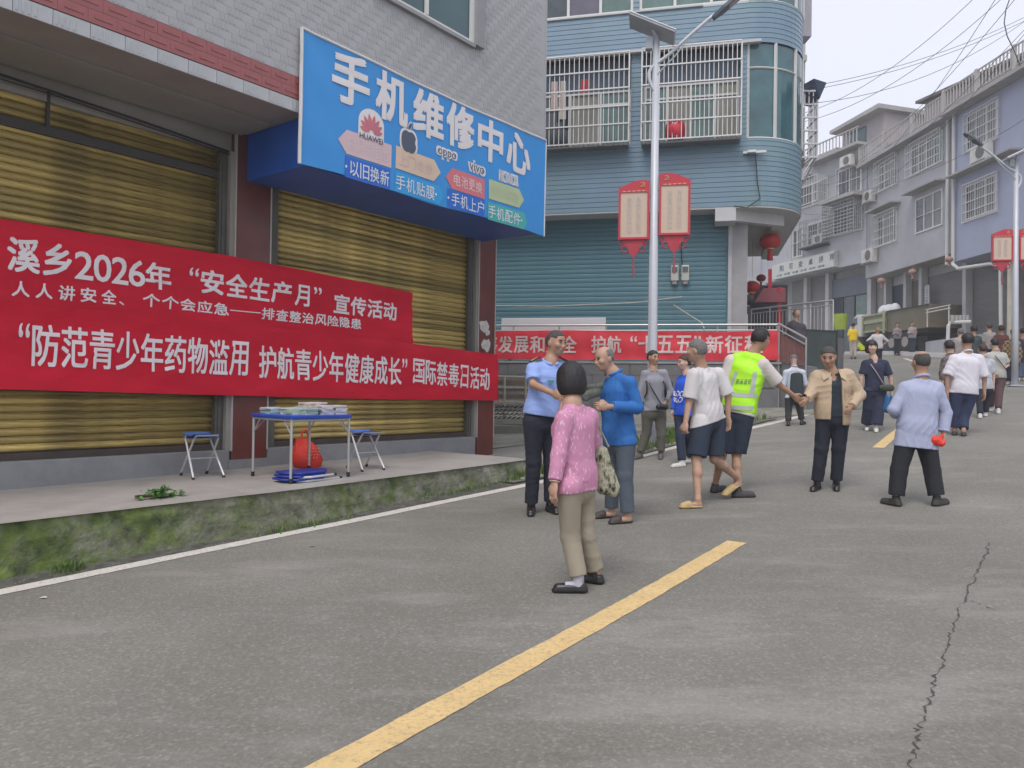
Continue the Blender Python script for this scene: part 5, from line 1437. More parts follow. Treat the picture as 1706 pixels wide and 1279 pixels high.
        for s__, ox, _ in cols:
            hh_ = (z1 - z0 - .14) / len(s__)
            for i, ch in enumerate(s__):
                put_text(wt, ch, lambda a, c: F(a, .036, c), cx + w2 * ox - .045 * K, cx + w2 * ox + .045 * K, z1 - .07 - hh_ * (i + .92), z1 - .07 - hh_ * (i + .08), bold=.012)
        build('panel_lettering', wt, mat('panel_text', (.62, .54, .48), rough=.5, var=.02), pn, kind='stuff')
        for zc in (z1 - .07, z0 + .10):
            build('clamp', MB().box(F, *(sorted((cx - side * w2 * 1.14, side * .06 * K))), -.012, .012, zc - .012, zc + .012), mat('clamp_dark', (.06, .06, .07), rough=.5), pn)
    return t
lightpost(1085, 12.5, (60, 156, 300, 392), 'pale solar street lamp nearest the camera, in front of the blue building')
lightpost(1690, 20.0, (264, 318, 388, 432), 'smaller solar street lamp at the right edge in front of the blue grey house', near=False, flipx=-1, sc_=1.0)

# ------------------------------------------------------------------ overhead wires
M_WIRE = mat('wire_grey', (.05, .05, .06), rough=.7)
def wire(p0, p1, sag, label, r=.008, n=18):
    a, b = at(*p0), at(*p1); pts = [a.lerp(b, u) - Vector((0, 0, sag * 4 * u * (1 - u))) for u in np.linspace(0, 1, n)]
    tag(build('overhead_wire', MB().tube(pts, r, 5), M_WIRE), label, 'wire', 'overhead wires crossing the street')
wire((1235, 160, 21), (1720, 22, 26), .45, 'topmost of the three long wires crossing from the blue building')
wire((1235, 166, 21), (1720, 28, 26), .45, 'middle of the three long wires crossing from the blue building')
wire((1235, 174, 21), (1720, 26, 26), .9, 'lowest of the three long wires crossing from the blue building')
wire((1333, 190, 27), (1640, -20, 20), .5, 'thin wire rising from behind the blue corner to the top edge')
wire((1333, 204, 27), (1690, -22, 20), .6, 'second thin wire rising from behind the blue corner')
wire((1445, 290, 40), (1665, -12, 18), .4, 'steep wire rising from the grey roof to the top edge, leftmost')
wire((1370, 300, 45), (1702, -15, 18), .8, 'long steep wire crossing in front of the roof railing')
wire((1330, 350, 48), (1706, 50, 22), 1.0, 'long wire sloping over the far balcony')
wire((1340, 368, 48), (1720, 40, 22), 1.4, 'lower long wire sloping over the far balcony')
wire((1395, 318, 44), (1720, 190, 24), .7, 'wire running low across the grey and blue grey houses')
wire((1360, 310, 46), (1560, 200, 34), .6, 'short wire between far house cages and roof railing')
# loop hanging at the upper right
pts = [at(x, y, 22) for x, y in ((1685, -10), (1676, 15), (1673, 38), (1678, 60), (1690, 85), (1700, 110))]
tag(build('overhead_wire', MB().tube(pts, .014, 6), M_WIRE), 'thick curved cable hanging down at the upper right', 'wire', 'overhead wires crossing the street')
# thin cable bundle drooping along far houses
wire((1290, 330, 52), (1436, 318, 42), 1.2, 'drooping cable across the far left house')

# ================================================================== TABLE, STOOLS AND SMALL THINGS
def sp(px, py):      # point on the pavement top
    s, b_ = side_pt(px, py); return s, b_
M_TBL = mat('blue_plastic', (.02, .07, .42), rough=.35, var=.1)
M_LEG = mat('aluminium_leg', (.50, .50, .48), rough=.35, metal=.5, var=.05)
M_FOOT = mat('black_rubber', (.02, .02, .02), rough=.8)
feet = [side_pt(421, 793), side_pt(484, 806), side_pt(580, 794), side_pt(515, 775)]
A0, A1_, A2, A3 = [FW(s, b_, zs(s)) for s, b_ in feet]
def zat(px, py, P): return at(px, py, P.y).z
ztop = .5 * (zat(484, 702, A1_) + zat(421, 690, A0))
ctr = (A0 + A1_ + A2 + A3) / 4
tb_ = thing('folding_table', 'blue topped folding table with aluminium legs in front of the right shutter', 'table', Vector((ctr.x, ctr.y, zs(3.5))))
tl = [at(415, 683, A0.y), at(478, 697, A1_.y), at(593, 690, A2.y), None]
T0 = A0 + (A0 - ctr) * .06; T1 = A1_ + (A1_ - ctr) * .06; T2 = A2 + (A2 - ctr) * .06; T3 = T0 + T2 - T1
build('tabletop', MB().prism([Vector((p.x, p.y, ztop)) for p in (T0, T1, T2, T3)], (0, 0, .035)), M_TBL, tb_, bevel=.008)
A3 = A0 + (A2 - A1_)
ai = [A0, A1_, A2, A3]
for P in ai:
    lg = build('leg', MB().tube([Vector((P.x, P.y, P.z + .03)), Vector((P.x, P.y, ztop - .002))], .014, 8), M_LEG, tb_)
    build('foot_cap', MB().tube([Vector((P.x, P.y, P.z)), Vector((P.x, P.y, P.z + .05))], .019, 8), M_FOOT, lg)
for P, Q in ((A0, A1_), (A1_, A0), (A2, A3), (A3, A2), (A0, A3), (A2, A1_)):
    dr_ = (Q - P); dr_.z = 0; dr_.normalize()
    build('brace', MB().tube([Vector((P.x, P.y, ztop - .16)), Vector((P.x, P.y, ztop - .02)) + dr_ * .15], .008, 6), M_LEG, tb_)
build('apron', MB().tube([Vector((p.x, p.y, ztop - .012)) for p in (A0, A1_, A2, A3, A0)], .012, 4), mat('apron_white', (.45, .48, .55), rough=.5), tb_)
# stacks of leaflets on the table
ex = (T1 - T0).normalized(); ey = (T2 - T1).normalized()
def tp(u, v): return T0 + (T1 - T0) * u + (T3 - T0) * v
M_P = [mat('leaflet_cyan', (.30, .50, .52), rough=.6, var=.15, scale=9), mat('leaflet_green', (.34, .50, .36), rough=.6, var=.15, scale=9), mat('leaflet_pink', (.58, .42, .42), rough=.6, var=.12, scale=9), mat('leaflet_white', (.60, .58, .58), rough=.6, var=.08, scale=9)]
stacks = [(.30, .15, 5, 0, 'cyan leaflet stack at the left end of the table'), (.60, .28, 5, 1, 'pale green leaflet stack nearest the left front of the table'), (.70, .44, 6, 1, 'second pale green leaflet stack beside the pink ones'), (.55, .60, 9, 2, 'tall pink leaflet stack near the middle of the table'), (.75, .68, 7, 3, 'white leaflet stack at the front edge of the table'), (.45, .78, 9, 2, 'pale pink leaflet stack at the back right of the table'), (.75, .90, 7, 3, 'white leaflet stack at the right end of the table')]
for u, v, n, mi, lb in stacks:
    c = tp(u, v); t = thing('leaflet_stack', lb, 'leaflets', Vector((c.x, c.y, ztop + .035)), 'stacks of leaflets on the blue table')
    for k in range(n):
        an = random.uniform(-.15, .15); e1_ = (ex * cos(an) + ey * sin(an)) * .115; e2_ = (ey * cos(an) - ex * sin(an)) * .08
        o_ = Vector((random.uniform(-.012, .012), random.uniform(-.012, .012), 0)); z = ztop + .0355 + k * .0135
        q = Vector((c.x, c.y, z)) + o_
        build('booklet', MB().prism([q - e1_ - e2_, q + e1_ - e2_, q + e1_ + e2_, q - e1_ + e2_], (0, 0, .0126)), M_P[mi if (k % 4) else 3], t)
# stools
M_STB = mat('stool_blue', (.025, .17, .62), rough=.4, var=.12)
def stool(fpx, top, label, back=None):
    """fpx: four foot pixels: front-left, front-right, rear-left, rear-right ; top: seat row pixels"""
    P = [FW(*(lambda q: (q[0], q[1], zs(q[0])))(side_pt(*f))) for f in fpx]
    c = (P[0] + P[1] + P[2] + P[3]) / 4
    t = thing('folding_stool', label, 'stool', Vector((c.x, c.y, P[0].z)), 'blue folding stools on the pavement')
    zt = at(top[0], top[1], c.y).z
    # legs cross: foot i rises to the opposite side of the seat
    w = (P[1] - P[0]) * .5; dpt = (P[2] - P[0])
    sf = [c + (-(P[1] - P[0]) * .0 + (P[0] - P[2]) * .0)]
    fl, fr_, rl, rr_ = P
    u = ((fr_ - fl) + (rr_ - rl)) / 2; v = ((rl - fl) + (rr_ - fr_)) / 2; u.z = v.z = 0
    def S(a, b_): return Vector((c.x, c.y, zt)) + u * a + v * b_
    mb = MB(); mb2 = MB()
    # frame 1 joins feet fl, fr and the rear edge of the seat; frame 2 feet rl, rr and front edge
    for feet_, vb, nm in (((fl, fr_), .36, 1), ((rl, rr_), -.36, 2)):
        a, b_ = feet_
        pts = [a + Vector((0, 0, .02)), a.lerp(S(-.42, vb), .9), S(-.38, vb) , S(.38, vb), b_.lerp(S(.42, vb), .9), b_ + Vector((0, 0, .02))]
        lg = build('leg_frame', MB().tube(pts, .011, 8), mat('stool_leg_white', (.60, .60, .60), rough=.35, metal=.2), t)
        build('foot_cap', MB().tube([a, a + (pts[1] - a).normalized() * .04], .015, 8).tube([b_, b_ + (pts[4] - b_).normalized() * .04], .015, 8), M_FOOT, lg)
    build('cross_rod', MB().tube([fl.lerp(S(-.42, .36), .45), fr_.lerp(S(.42, .36), .45)], .006, 6), M_LEG, t)
    mb = MB(); mb.grid(lambda a, b_: tuple(S(a, b_) + Vector((0, 0, .016 - .022 * (1 - (b_ / .42) ** 2)))), np.linspace(-.47, .47, 7), np.linspace(-.42, .42, 9))
    mb.grid(lambda a, b_: tuple(S(a, b_) + Vector((0, 0, -.022 - .016 * (1 - (b_ / .42) ** 2)))), np.linspace(.47, -.47, 7), np.linspace(-.42, .42, 9))
    build('seat', mb, M_STB, t, smooth=True)
    return t
stool(((322, 799), (373, 795), (301, 792), (344, 789)), (336, 724), 'blue folding stool standing alone left of the table')
stool(((604, 786), (640, 783), (578, 779), (610, 777)), (600, 719), 'blue folding stool right of the table')
# folded stools lying under the table
fs = side_pt(505, 800); c = FW(fs[0], fs[1], zs(fs[0]))
t = thing('folded_stool', 'folded blue stools lying flat under the table', 'stool', c)
mb = MB()
for k in range(3):
    o_ = c + Vector((0, 0, .02 + .03 * k)) + FW.a * (.02 * k)
    pts = [o_ + FW.a * x + FW.b * y for x, y in ((-.27, -.14), (-.30, .06), (-.20, .19), (.14, .15), (.26, .0), (.18, -.16))]
    mb.prism(pts, (0, 0, .022))
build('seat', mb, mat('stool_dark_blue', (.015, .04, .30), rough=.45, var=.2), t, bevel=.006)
for k in range(2):
    o_ = c + Vector((0, 0, .012 + .04 * k))
    lg = build('leg_frame', MB().tube([o_ + FW.a * -.18 + FW.b * (.14 + .02 * k), o_ + FW.a * -.05 + FW.b * (.18 + .02 * k), o_ + FW.a * (.36 - .08 * k) + FW.b * (.13 + .01 * k)], .011, 8), mat('stool_leg_white', (.60, .60, .60)), t)
    build('foot_cap', MB().tube([o_ + FW.a * (.35 - .08 * k) + FW.b * (.131 + .01 * k), o_ + FW.a * (.385 - .08 * k) + FW.b * (.128 + .01 * k)], .014, 8), M_FOOT, lg)
# red plastic bag under the table
bs, bb_ = side_pt(512, 778); zb0 = zs(bs)
def bag_mesh(c, ax, bx, w, dp, h, lean=0.0, seed=1, n=22):
    r_ = random.Random(seed); mb = MB(); ph = [r_.uniform(0, 6.3) for _ in range(6)]
    us = np.linspace(0, 2 * pi, n + 1); prof = [(0.0, .9), (.04, 1.0), (.25, 1.06), (.5, .95), (.72, .72), (.88, .50), (1.0, .42)]
    def f(u, k):
        v, s_ = prof[int(k)]; cr = .12 * sin(5 * u + ph[0] + v * 5) + .05 * sin(9 * u + ph[1] - v * 9) + .03 * sin(17 * u + ph[2] + v * 14)
        x = cos(u); y = sin(u); q = (abs(x) ** 3 + abs(y) ** 3) ** (-1 / 3) * .9
        return tuple(c + ax * (w * x * q * (s_ + cr) + lean * v) + bx * (dp * y * q * (s_ + cr)) + Vector((0, 0, h * v)))
    mb.grid(f, us, range(len(prof)))
    k = len(mb.v); mb.v.append(tuple(c + Vector((0, 0, .002))))
    for i in range(n): mb.f.append((i * len(prof), k, (i + 1) * len(prof)))
    return mb
c = FW(bs + .02, bb_, zb0 + .002)
rb_ = thing('red_plastic_bag', 'full red plastic bag standing on the pavement under the table', 'bag', c)
M_RB = mat('red_plastic_bag', (.72, .045, .025), rough=.35, var=.15, scale=9)
build('bag_body', bag_mesh(c, FW.a, FW.b, .185, .12, .34, lean=-.10, seed=3), M_RB, rb_, smooth=True)
build('handle', MB().tube([c + FW.a * -.11 + Vector((0, 0, .32)), c + FW.a * -.10 + Vector((0, 0, .42)), c + FW.a * -.05 + Vector((0, 0, .44)), c + FW.a * .0 + Vector((0, 0, .33))], .012, 6), M_RB, rb_)
mb = MB()
for i in range(4):
    for j in range(4): 
        q = c + FW.a * (-.09 + .045 * j - .05 * i / 4) + FW.b * .118 + Vector((0, 0, .22 - .035 * i)); mb.tube([q, q + FW.a * .022], .006, 4)
build('faded_print', mb, mat('bag_print', (.70, .25, .15), rough=.5), rb_)
# bundle of green herbs on the pavement
hs = side_pt(268, 829); hc = FW(hs[0], hs[1], zs(hs[0]))
hb_ = thing('herb_bundle', 'small bundle of fresh green leaves lying on the pavement edge', 'herbs', hc)
mb = MB()
for i in range(260):
    a = random.uniform(0, 6.3); r_ = min(.13, abs(random.gauss(0, .07))); p = hc + FW.a * (r_ * cos(a) * 1.5) + FW.b * (r_ * sin(a) * .7) + Vector((0, 0, .005 + random.random() * .085 * max(.1, 1 - r_ * 4)))
    d1 = Vector((random.gauss(0, 1), random.gauss(0, 1), random.gauss(0, .45))).normalized(); d2 = d1.cross(Vector((0, 0, 1))).normalized(); s_ = random.uniform(.03, .05)
    mb.quad([p, p + d1 * s_ * .5 + d2 * s_ * .38, p + d1 * s_ * 1.1, p + d1 * s_ * .5 - d2 * s_ * .38])
build('leaf', mb, mat('herb_green', (.08, .22, .035), rough=.5, var=.5, scale=25), hb_, kind='stuff')
build('stem_bunch', (lambda m_: [m_.tube([hc + FW.a * (-.22 + random.uniform(0, .02)) + FW.b * random.uniform(-.02, .04) + Vector((0, 0, .012 + i * .004)), hc + FW.b * random.uniform(-.03, .03) + Vector((0, 0, .02))], .004, 5) for i in range(9)] and m_)(MB()), mat('stem_brown', (.14, .10, .05), rough=.8), hb_)

# ------------------------------------------------------------------ stacked bamboo frames and bricks by the yard wall
yb = at(846, 700, 16.6); yb.z = gz(yb.x, yb.y) + .012
FY = Frame(yb.xy, (.985, -.17), (-.17, -.985))
M_BAM = mat('old_bamboo', (.38, .35, .27), rough=.8, var=.2, scale=6)
Zy = lambda y: at(862, y, 16.6).z
bf = thing('bamboo_rack', 'grey weathered bamboo rack beside the banner end behind the uniformed man', 'rack', yb)
W_ = .92
for y in (627, 645, 668): build('crossbar', MB().tube([FY(-.75, 0, Zy(y)), FY(.55, .0, Zy(y) - .02)], .028, 7), M_BAM, bf)
for a in (-.6, -.08, .38): build('upright', MB().tube([FY(a, .02, yb.z), FY(a, .02, Zy(626))], .025, 7), M_BAM, bf)
mb = MB()
for i in range(3): mb.box(FY, -.72, .52, -.12, -.08, Zy(664 - i * 12), Zy(657 - i * 12))
build('slat', mb, mat('brown_board', (.25, .19, .15), rough=.85, var=.25), bf)
tl_ = thing('tile_stack', 'low stack of grey roof tiles and boards below the bamboo rack', 'tiles', FY(0, .5, yb.z))
z = yb.z + .002; base = MB(); base.box(FY, -.8, .7, .35, .95, z, z + .10); build('base_slab', base, mat('pale_slab', (.30, .32, .27), rough=.9, var=.15), tl_)
for r_ in range(4):
    for k in range(14):
        a = -.72 + k * .1 + (r_ % 2) * .04; z1 = z + .105 + r_ * .075
        if a < .6: build('tile', MB().prism([FY(a, .4, z1), FY(a + .075, .4, z1 + .045), FY(a + .085, .4, z1 + .035), FY(a + .012, .4, z1 - .008)], FY.b * .35), mat('grey_roof_tile', (.27, .26, .24), rough=.9, var=.25, scale=9), tl_)
build('plank', MB().box(FY, -.8, .62, .38, .80, z + .42, z + .46), M_BAM, tl_)
tag(build('concrete_beam', MB().box(FY, -1.2, 1.2, 1.5, 1.75, gz(*FY(0, 1.6, 0).xy), gz(*FY(0, 1.6, 0).xy) + .16), M_YARD, bevel=.01), 'low concrete beam lying across the dirty yard', 'beam')
# ================================================================== PEOPLE
# bodies and clothes are signed distance fields sampled on a grid and meshed with surface nets
class Field:
    def __init__(s, lo, hi, h):
        s.h = h; s.lo = np.array(lo, float) - 3 * h
        s.n = np.ceil((np.array(hi, float) + 3 * h - s.lo) / h).astype(int) + 1
        s.F = np.full(tuple(s.n), 9.0, np.float32)
    def _box(s, lo, hi):
        a = np.clip(np.floor((np.array(lo) - s.lo) / s.h).astype(int), 0, s.n - 1)
        b = np.clip(np.ceil((np.array(hi) - s.lo) / s.h).astype(int) + 1, 1, s.n)
        if np.any(b <= a): return None
        g = [s.lo[i] + s.h * np.arange(a[i], b[i]) for i in range(3)]
        X, Y, Z = np.meshgrid(*g, indexing='ij', sparse=True)
        return (slice(a[0], b[0]), slice(a[1], b[1]), slice(a[2], b[2])), X, Y, Z
    def _merge(s, sl, d, k):
        A = s.F[sl]
        if k <= 0: s.F[sl] = np.minimum(A, d); return
        h = np.maximum(k - np.abs(A - d), 0) / k
        s.F[sl] = np.minimum(A, d) - h * h * k * .25
    def cap(s, a, b, ra, rb, k=.02, cut=None, flat=None):
        """tapered capsule; cut = list of (point, normal) planes removing the side the normal points to; flat = (axis, scale) squashes"""
        a = np.array(a, float); b = np.array(b, float); R_ = max(ra, rb) + 2 * k + 3 * s.h
        q = s._box(np.minimum(a, b) - R_, np.maximum(a, b) + R_)
        if q is None: return
        sl, X, Y, Z = q
        ab = b - a; L2 = max(1e-9, ab @ ab)
        px, py, pz = X - a[0], Y - a[1], Z - a[2]
        t = np.clip((px * ab[0] + py * ab[1] + pz * ab[2]) / L2, 0, 1)
        qx, qy, qz = px - t * ab[0], py - t * ab[1], pz - t * ab[2]
        d2 = qx * qx + qy * qy + qz * qz
        if flat is not None:
            ax, sc = flat; m = qx * ax[0] + qy * ax[1] + qz * ax[2]
            d2 = d2 + m * m * (1 / sc ** 2 - 1)
        d = np.sqrt(np.maximum(d2, 0)) - (ra + (rb - ra) * t)
        if cut:
            for p, n in cut: d = np.maximum(d, (X - p[0]) * n[0] + (Y - p[1]) * n[1] + (Z - p[2]) * n[2])
        s._merge(sl, d.astype(np.float32), k)
    def ell(s, c, ax, r, k=.02, cut=None, sub=False):
        """ellipsoid with axes ax (3 unit vectors) and radii r"""
        c = np.array(c, float); R_ = max(r) + 2 * k + 3 * s.h
        q = s._box(c - R_, c + R_)
        if q is None: return
        sl, X, Y, Z = q; px, py, pz = X - c[0], Y - c[1], Z - c[2]
        k0 = 0; k1 = 0
        for a, rr_ in zip(ax, r):
            m = px * a[0] + py * a[1] + pz * a[2]; k0 = k0 + (m / rr_) ** 2; k1 = k1 + (m / rr_ ** 2) ** 2
        k0 = np.sqrt(k0); k1 = np.sqrt(k1) + 1e-6
        d = k0 * (k0 - 1) / k1
        if cut:
            for p, n in cut: d = np.maximum(d, px * 0 + (X - p[0]) * n[0] + (Y - p[1]) * n[1] + (Z - p[2]) * n[2])
        d = d.astype(np.float32)
        if sub: s.F[sl] = np.maximum(s.F[sl], -d)
        else: s._merge(sl, d, k)
    def slab(s, a, b, lat, fw, wa, wb, da, db, k=.03):
        """torso segment from a to b: half widths wa, wb along lat and half depths da, db along fw"""
        a = np.array(a, float); b = np.array(b, float); R_ = max(wa, wb, da, db) + 2 * k + 3 * s.h
        q = s._box(np.minimum(a, b) - R_, np.maximum(a, b) + R_)
        if q is None: return
        sl, X, Y, Z = q; ab = b - a; L = sqrt(ab @ ab); u = ab / L
        px, py, pz = X - a[0], Y - a[1], Z - a[2]
        tt = px * u[0] + py * u[1] + pz * u[2]; t = np.clip(tt / L, 0, 1)
        e = tt - t * L
        qx, qy, qz = px - t * ab[0], py - t * ab[1], pz - t * ab[2]
        w = wa + (wb - wa) * t; dd = da + (db - da) * t
        x = (qx * lat[0] + qy * lat[1] + qz * lat[2]) / w; y = (qx * fw[0] + qy * fw[1] + qz * fw[2]) / dd
        z = e / np.minimum(w, dd)
        r = (np.abs(x) ** 2.4 + np.abs(y) ** 2.4) ** (1 / 2.4)
        d = (np.sqrt(r * r + z * z) - 1) * np.minimum(w, dd)
        s._merge(sl, d.astype(np.float32), k)
    def plane(s, p, n):
        X, Y, Z = np.meshgrid(*[s.lo[i] + s.h * np.arange(s.n[i]) for i in range(3)], indexing='ij', sparse=True)
        s.F = np.maximum(s.F, ((X - p[0]) * n[0] + (Y - p[1]) * n[1] + (Z - p[2]) * n[2]).astype(np.float32))
    def wrinkle(s, amp, freq, seed, el=.45):
        """ridged folds running mostly up and down, broken up by a slow mask"""
        r_ = np.random.RandomState(seed)
        X, Y, Z = np.meshgrid(*[s.lo[i] + s.h * np.arange(s.n[i]) for i in range(3)], indexing='ij', sparse=True)
        tot = 0
        for i in range(4):
            d = r_.normal(size=3); d[2] *= el if i % 2 else 1.1; d /= np.linalg.norm(d); f = freq * (1.0, 1.5, 2.1, .5)[i] * r_.uniform(.85, 1.15); ph = r_.uniform(0, 6.3)
            d2 = r_.normal(size=3); d2 /= np.linalg.norm(d2); d3 = r_.normal(size=3); d3 /= np.linalg.norm(d3)
            w = np.sin((X * d[0] + Y * d[1] + Z * d[2]) * f + ph + 2.2 * np.sin((X * d2[0] + Y * d2[1] + Z * d2[2]) * f * .30 + ph * 2))
            m = .5 + .5 * np.sin((X * d3[0] + Y * d3[1] + Z * d3[2]) * 13 + ph * 3)
            tot = tot + (1 - np.abs(w)) ** 1.5 * m * (1.0, .7, .45, .8)[i]
        s.F = (s.F - amp * (tot - .7)).astype(np.float32)
    def mesh(s, name, m, loc):
        F = s.F; S = F < 0; n = F.shape
        c8 = [S[i:n[0] - 1 + i, j:n[1] - 1 + j, k:n[2] - 1 + k] for i in (0, 1) for j in (0, 1) for k in (0, 1)]
        cnt = sum(c.astype(np.int8) for c in c8)
        act = (cnt > 0) & (cnt < 8)
        idx = np.argwhere(act)
        me = bpy.data.meshes.new(name)
        if len(idx) == 0: return me
        num = np.full(act.shape, -1, np.int64); num[act] = np.arange(len(idx))
        offs = [(i, j, k) for i in (0, 1) for j in (0, 1) for k in (0, 1)]
        V = np.stack([F[idx[:, 0] + o[0], idx[:, 1] + o[1], idx[:, 2] + o[2]] for o in offs], 1)
        acc = np.zeros((len(idx), 3)); k = np.zeros(len(idx))
        for a in range(8):
            for b in range(a + 1, 8):
                oa, ob = np.array(offs[a]), np.array(offs[b])
                if np.abs(oa - ob).sum() != 1: continue
                m_ = (V[:, a] < 0) != (V[:, b] < 0)
                t = V[m_, a] / (V[m_, a] - V[m_, b])
                acc[m_] += oa + t[:, None] * (ob - oa); k[m_] += 1
        P = (idx + acc / k[:, None]) * s.h + s.lo - np.array(loc)
        faces = []
        for ax in range(3):
            sl0 = [slice(None)] * 3; sl1 = [slice(None)] * 3; sl0[ax] = slice(0, -1); sl1[ax] = slice(1, None)
            A = S[tuple(sl0)]; B = S[tuple(sl1)]
            e = np.argwhere(A != B); u, v = (ax + 1) % 3, (ax + 2) % 3
            ok = (e[:, u] > 0) & (e[:, v] > 0) & (e[:, u] < act.shape[u]) & (e[:, v] < act.shape[v]); e = e[ok]
            fl = A[e[:, 0], e[:, 1], e[:, 2]]
            def g(du, dv):
                q = e.copy(); q[:, u] += du; q[:, v] += dv; return num[q[:, 0], q[:, 1], q[:, 2]]
            q = np.stack([g(-1, -1), g(0, -1), g(0, 0), g(-1, 0)], 1)
            q[~fl] = q[~fl][:, ::-1]
            faces.append(q)
        Q = np.concatenate(faces); Q = Q[(Q >= 0).all(1)]
        me.vertices.add(len(P)); me.vertices.foreach_set('co', P.astype(np.float32).ravel())
        me.loops.add(len(Q) * 4); me.loops.foreach_set('vertex_index', Q.ravel().astype(np.int32))
        me.polygons.add(len(Q)); me.polygons.foreach_set('loop_start', np.arange(0, len(Q) * 4, 4, dtype=np.int32)); me.polygons.foreach_set('loop_total', np.full(len(Q), 4, np.int32))
        me.polygons.foreach_set('use_smooth', np.ones(len(Q), bool))
        me.update(calc_edges=True); me.validate()
        me.materials.append(m)
        return me

def cloth(name, col, var=.10, **kw):
    kw.setdefault('rough', .85); kw.setdefault('scale', 5.0); kw.setdefault('bump', .8); kw.setdefault('bscale', 13); kw.setdefault('stretch', (1, 1, .38))
    return mat(name, col, var=var, **kw)
def skin(name, col): return mat(name, col, rough=.55, var=.12, scale=12, sss=.08, bump=.15, bscale=60)
SK_TAN = skin('tanned_skin', (.40, .235, .155)); SK_PALE = skin('light_skin', (.56, .37, .28)); SK_OLD = skin('aged_skin', (.43, .265, .185))
HAIR_B = mat('black_hair', (.014, .012, .013), rough=.55, var=.3, scale=60, bump=.5, bscale=160, stretch=(1, 1, .3))
HAIR_BR = mat('dark_brown_hair', (.05, .022, .015), rough=.55, var=.3, scale=60, bump=.5, bscale=160)
HAIR_G = mat('grey_hair', (.15, .14, .135), rough=.75, var=.35, scale=50, bump=.5, bscale=160)
HAIR_SG = mat('cropped_grey_black_hair', (.06, .055, .052), rough=.8, var=.4, scale=60, bump=.4, bscale=180)
SHOE_B = mat('black_shoe', (.016, .016, .017), rough=.35, var=.2); SHOE_W = mat('white_shoe', (.60, .58, .55), rough=.6)
SHOE_G = mat('grey_cloth_shoe', (.11, .105, .095), rough=.85); SANDAL = mat('dark_brown_sandal', (.05, .04, .035), rough=.6)
SLIP_Y = mat('yellow_slipper', (.50, .36, .16), rough=.6, var=.08); SOCK = mat('pale_sock', (.42, .42, .48), rough=.9)
M_EYE = mat('eye_dark', (.012, .01, .01), rough=.3); M_LIP = mat('lip', (.30, .12, .10), rough=.5); M_BROW = mat('brow', (.03, .025, .02), rough=.8)

def unit(v): v = np.array(v, float); return v / max(1e-9, np.linalg.norm(v))
def N3(v): return np.array([v[0], v[1], v[2]], float)

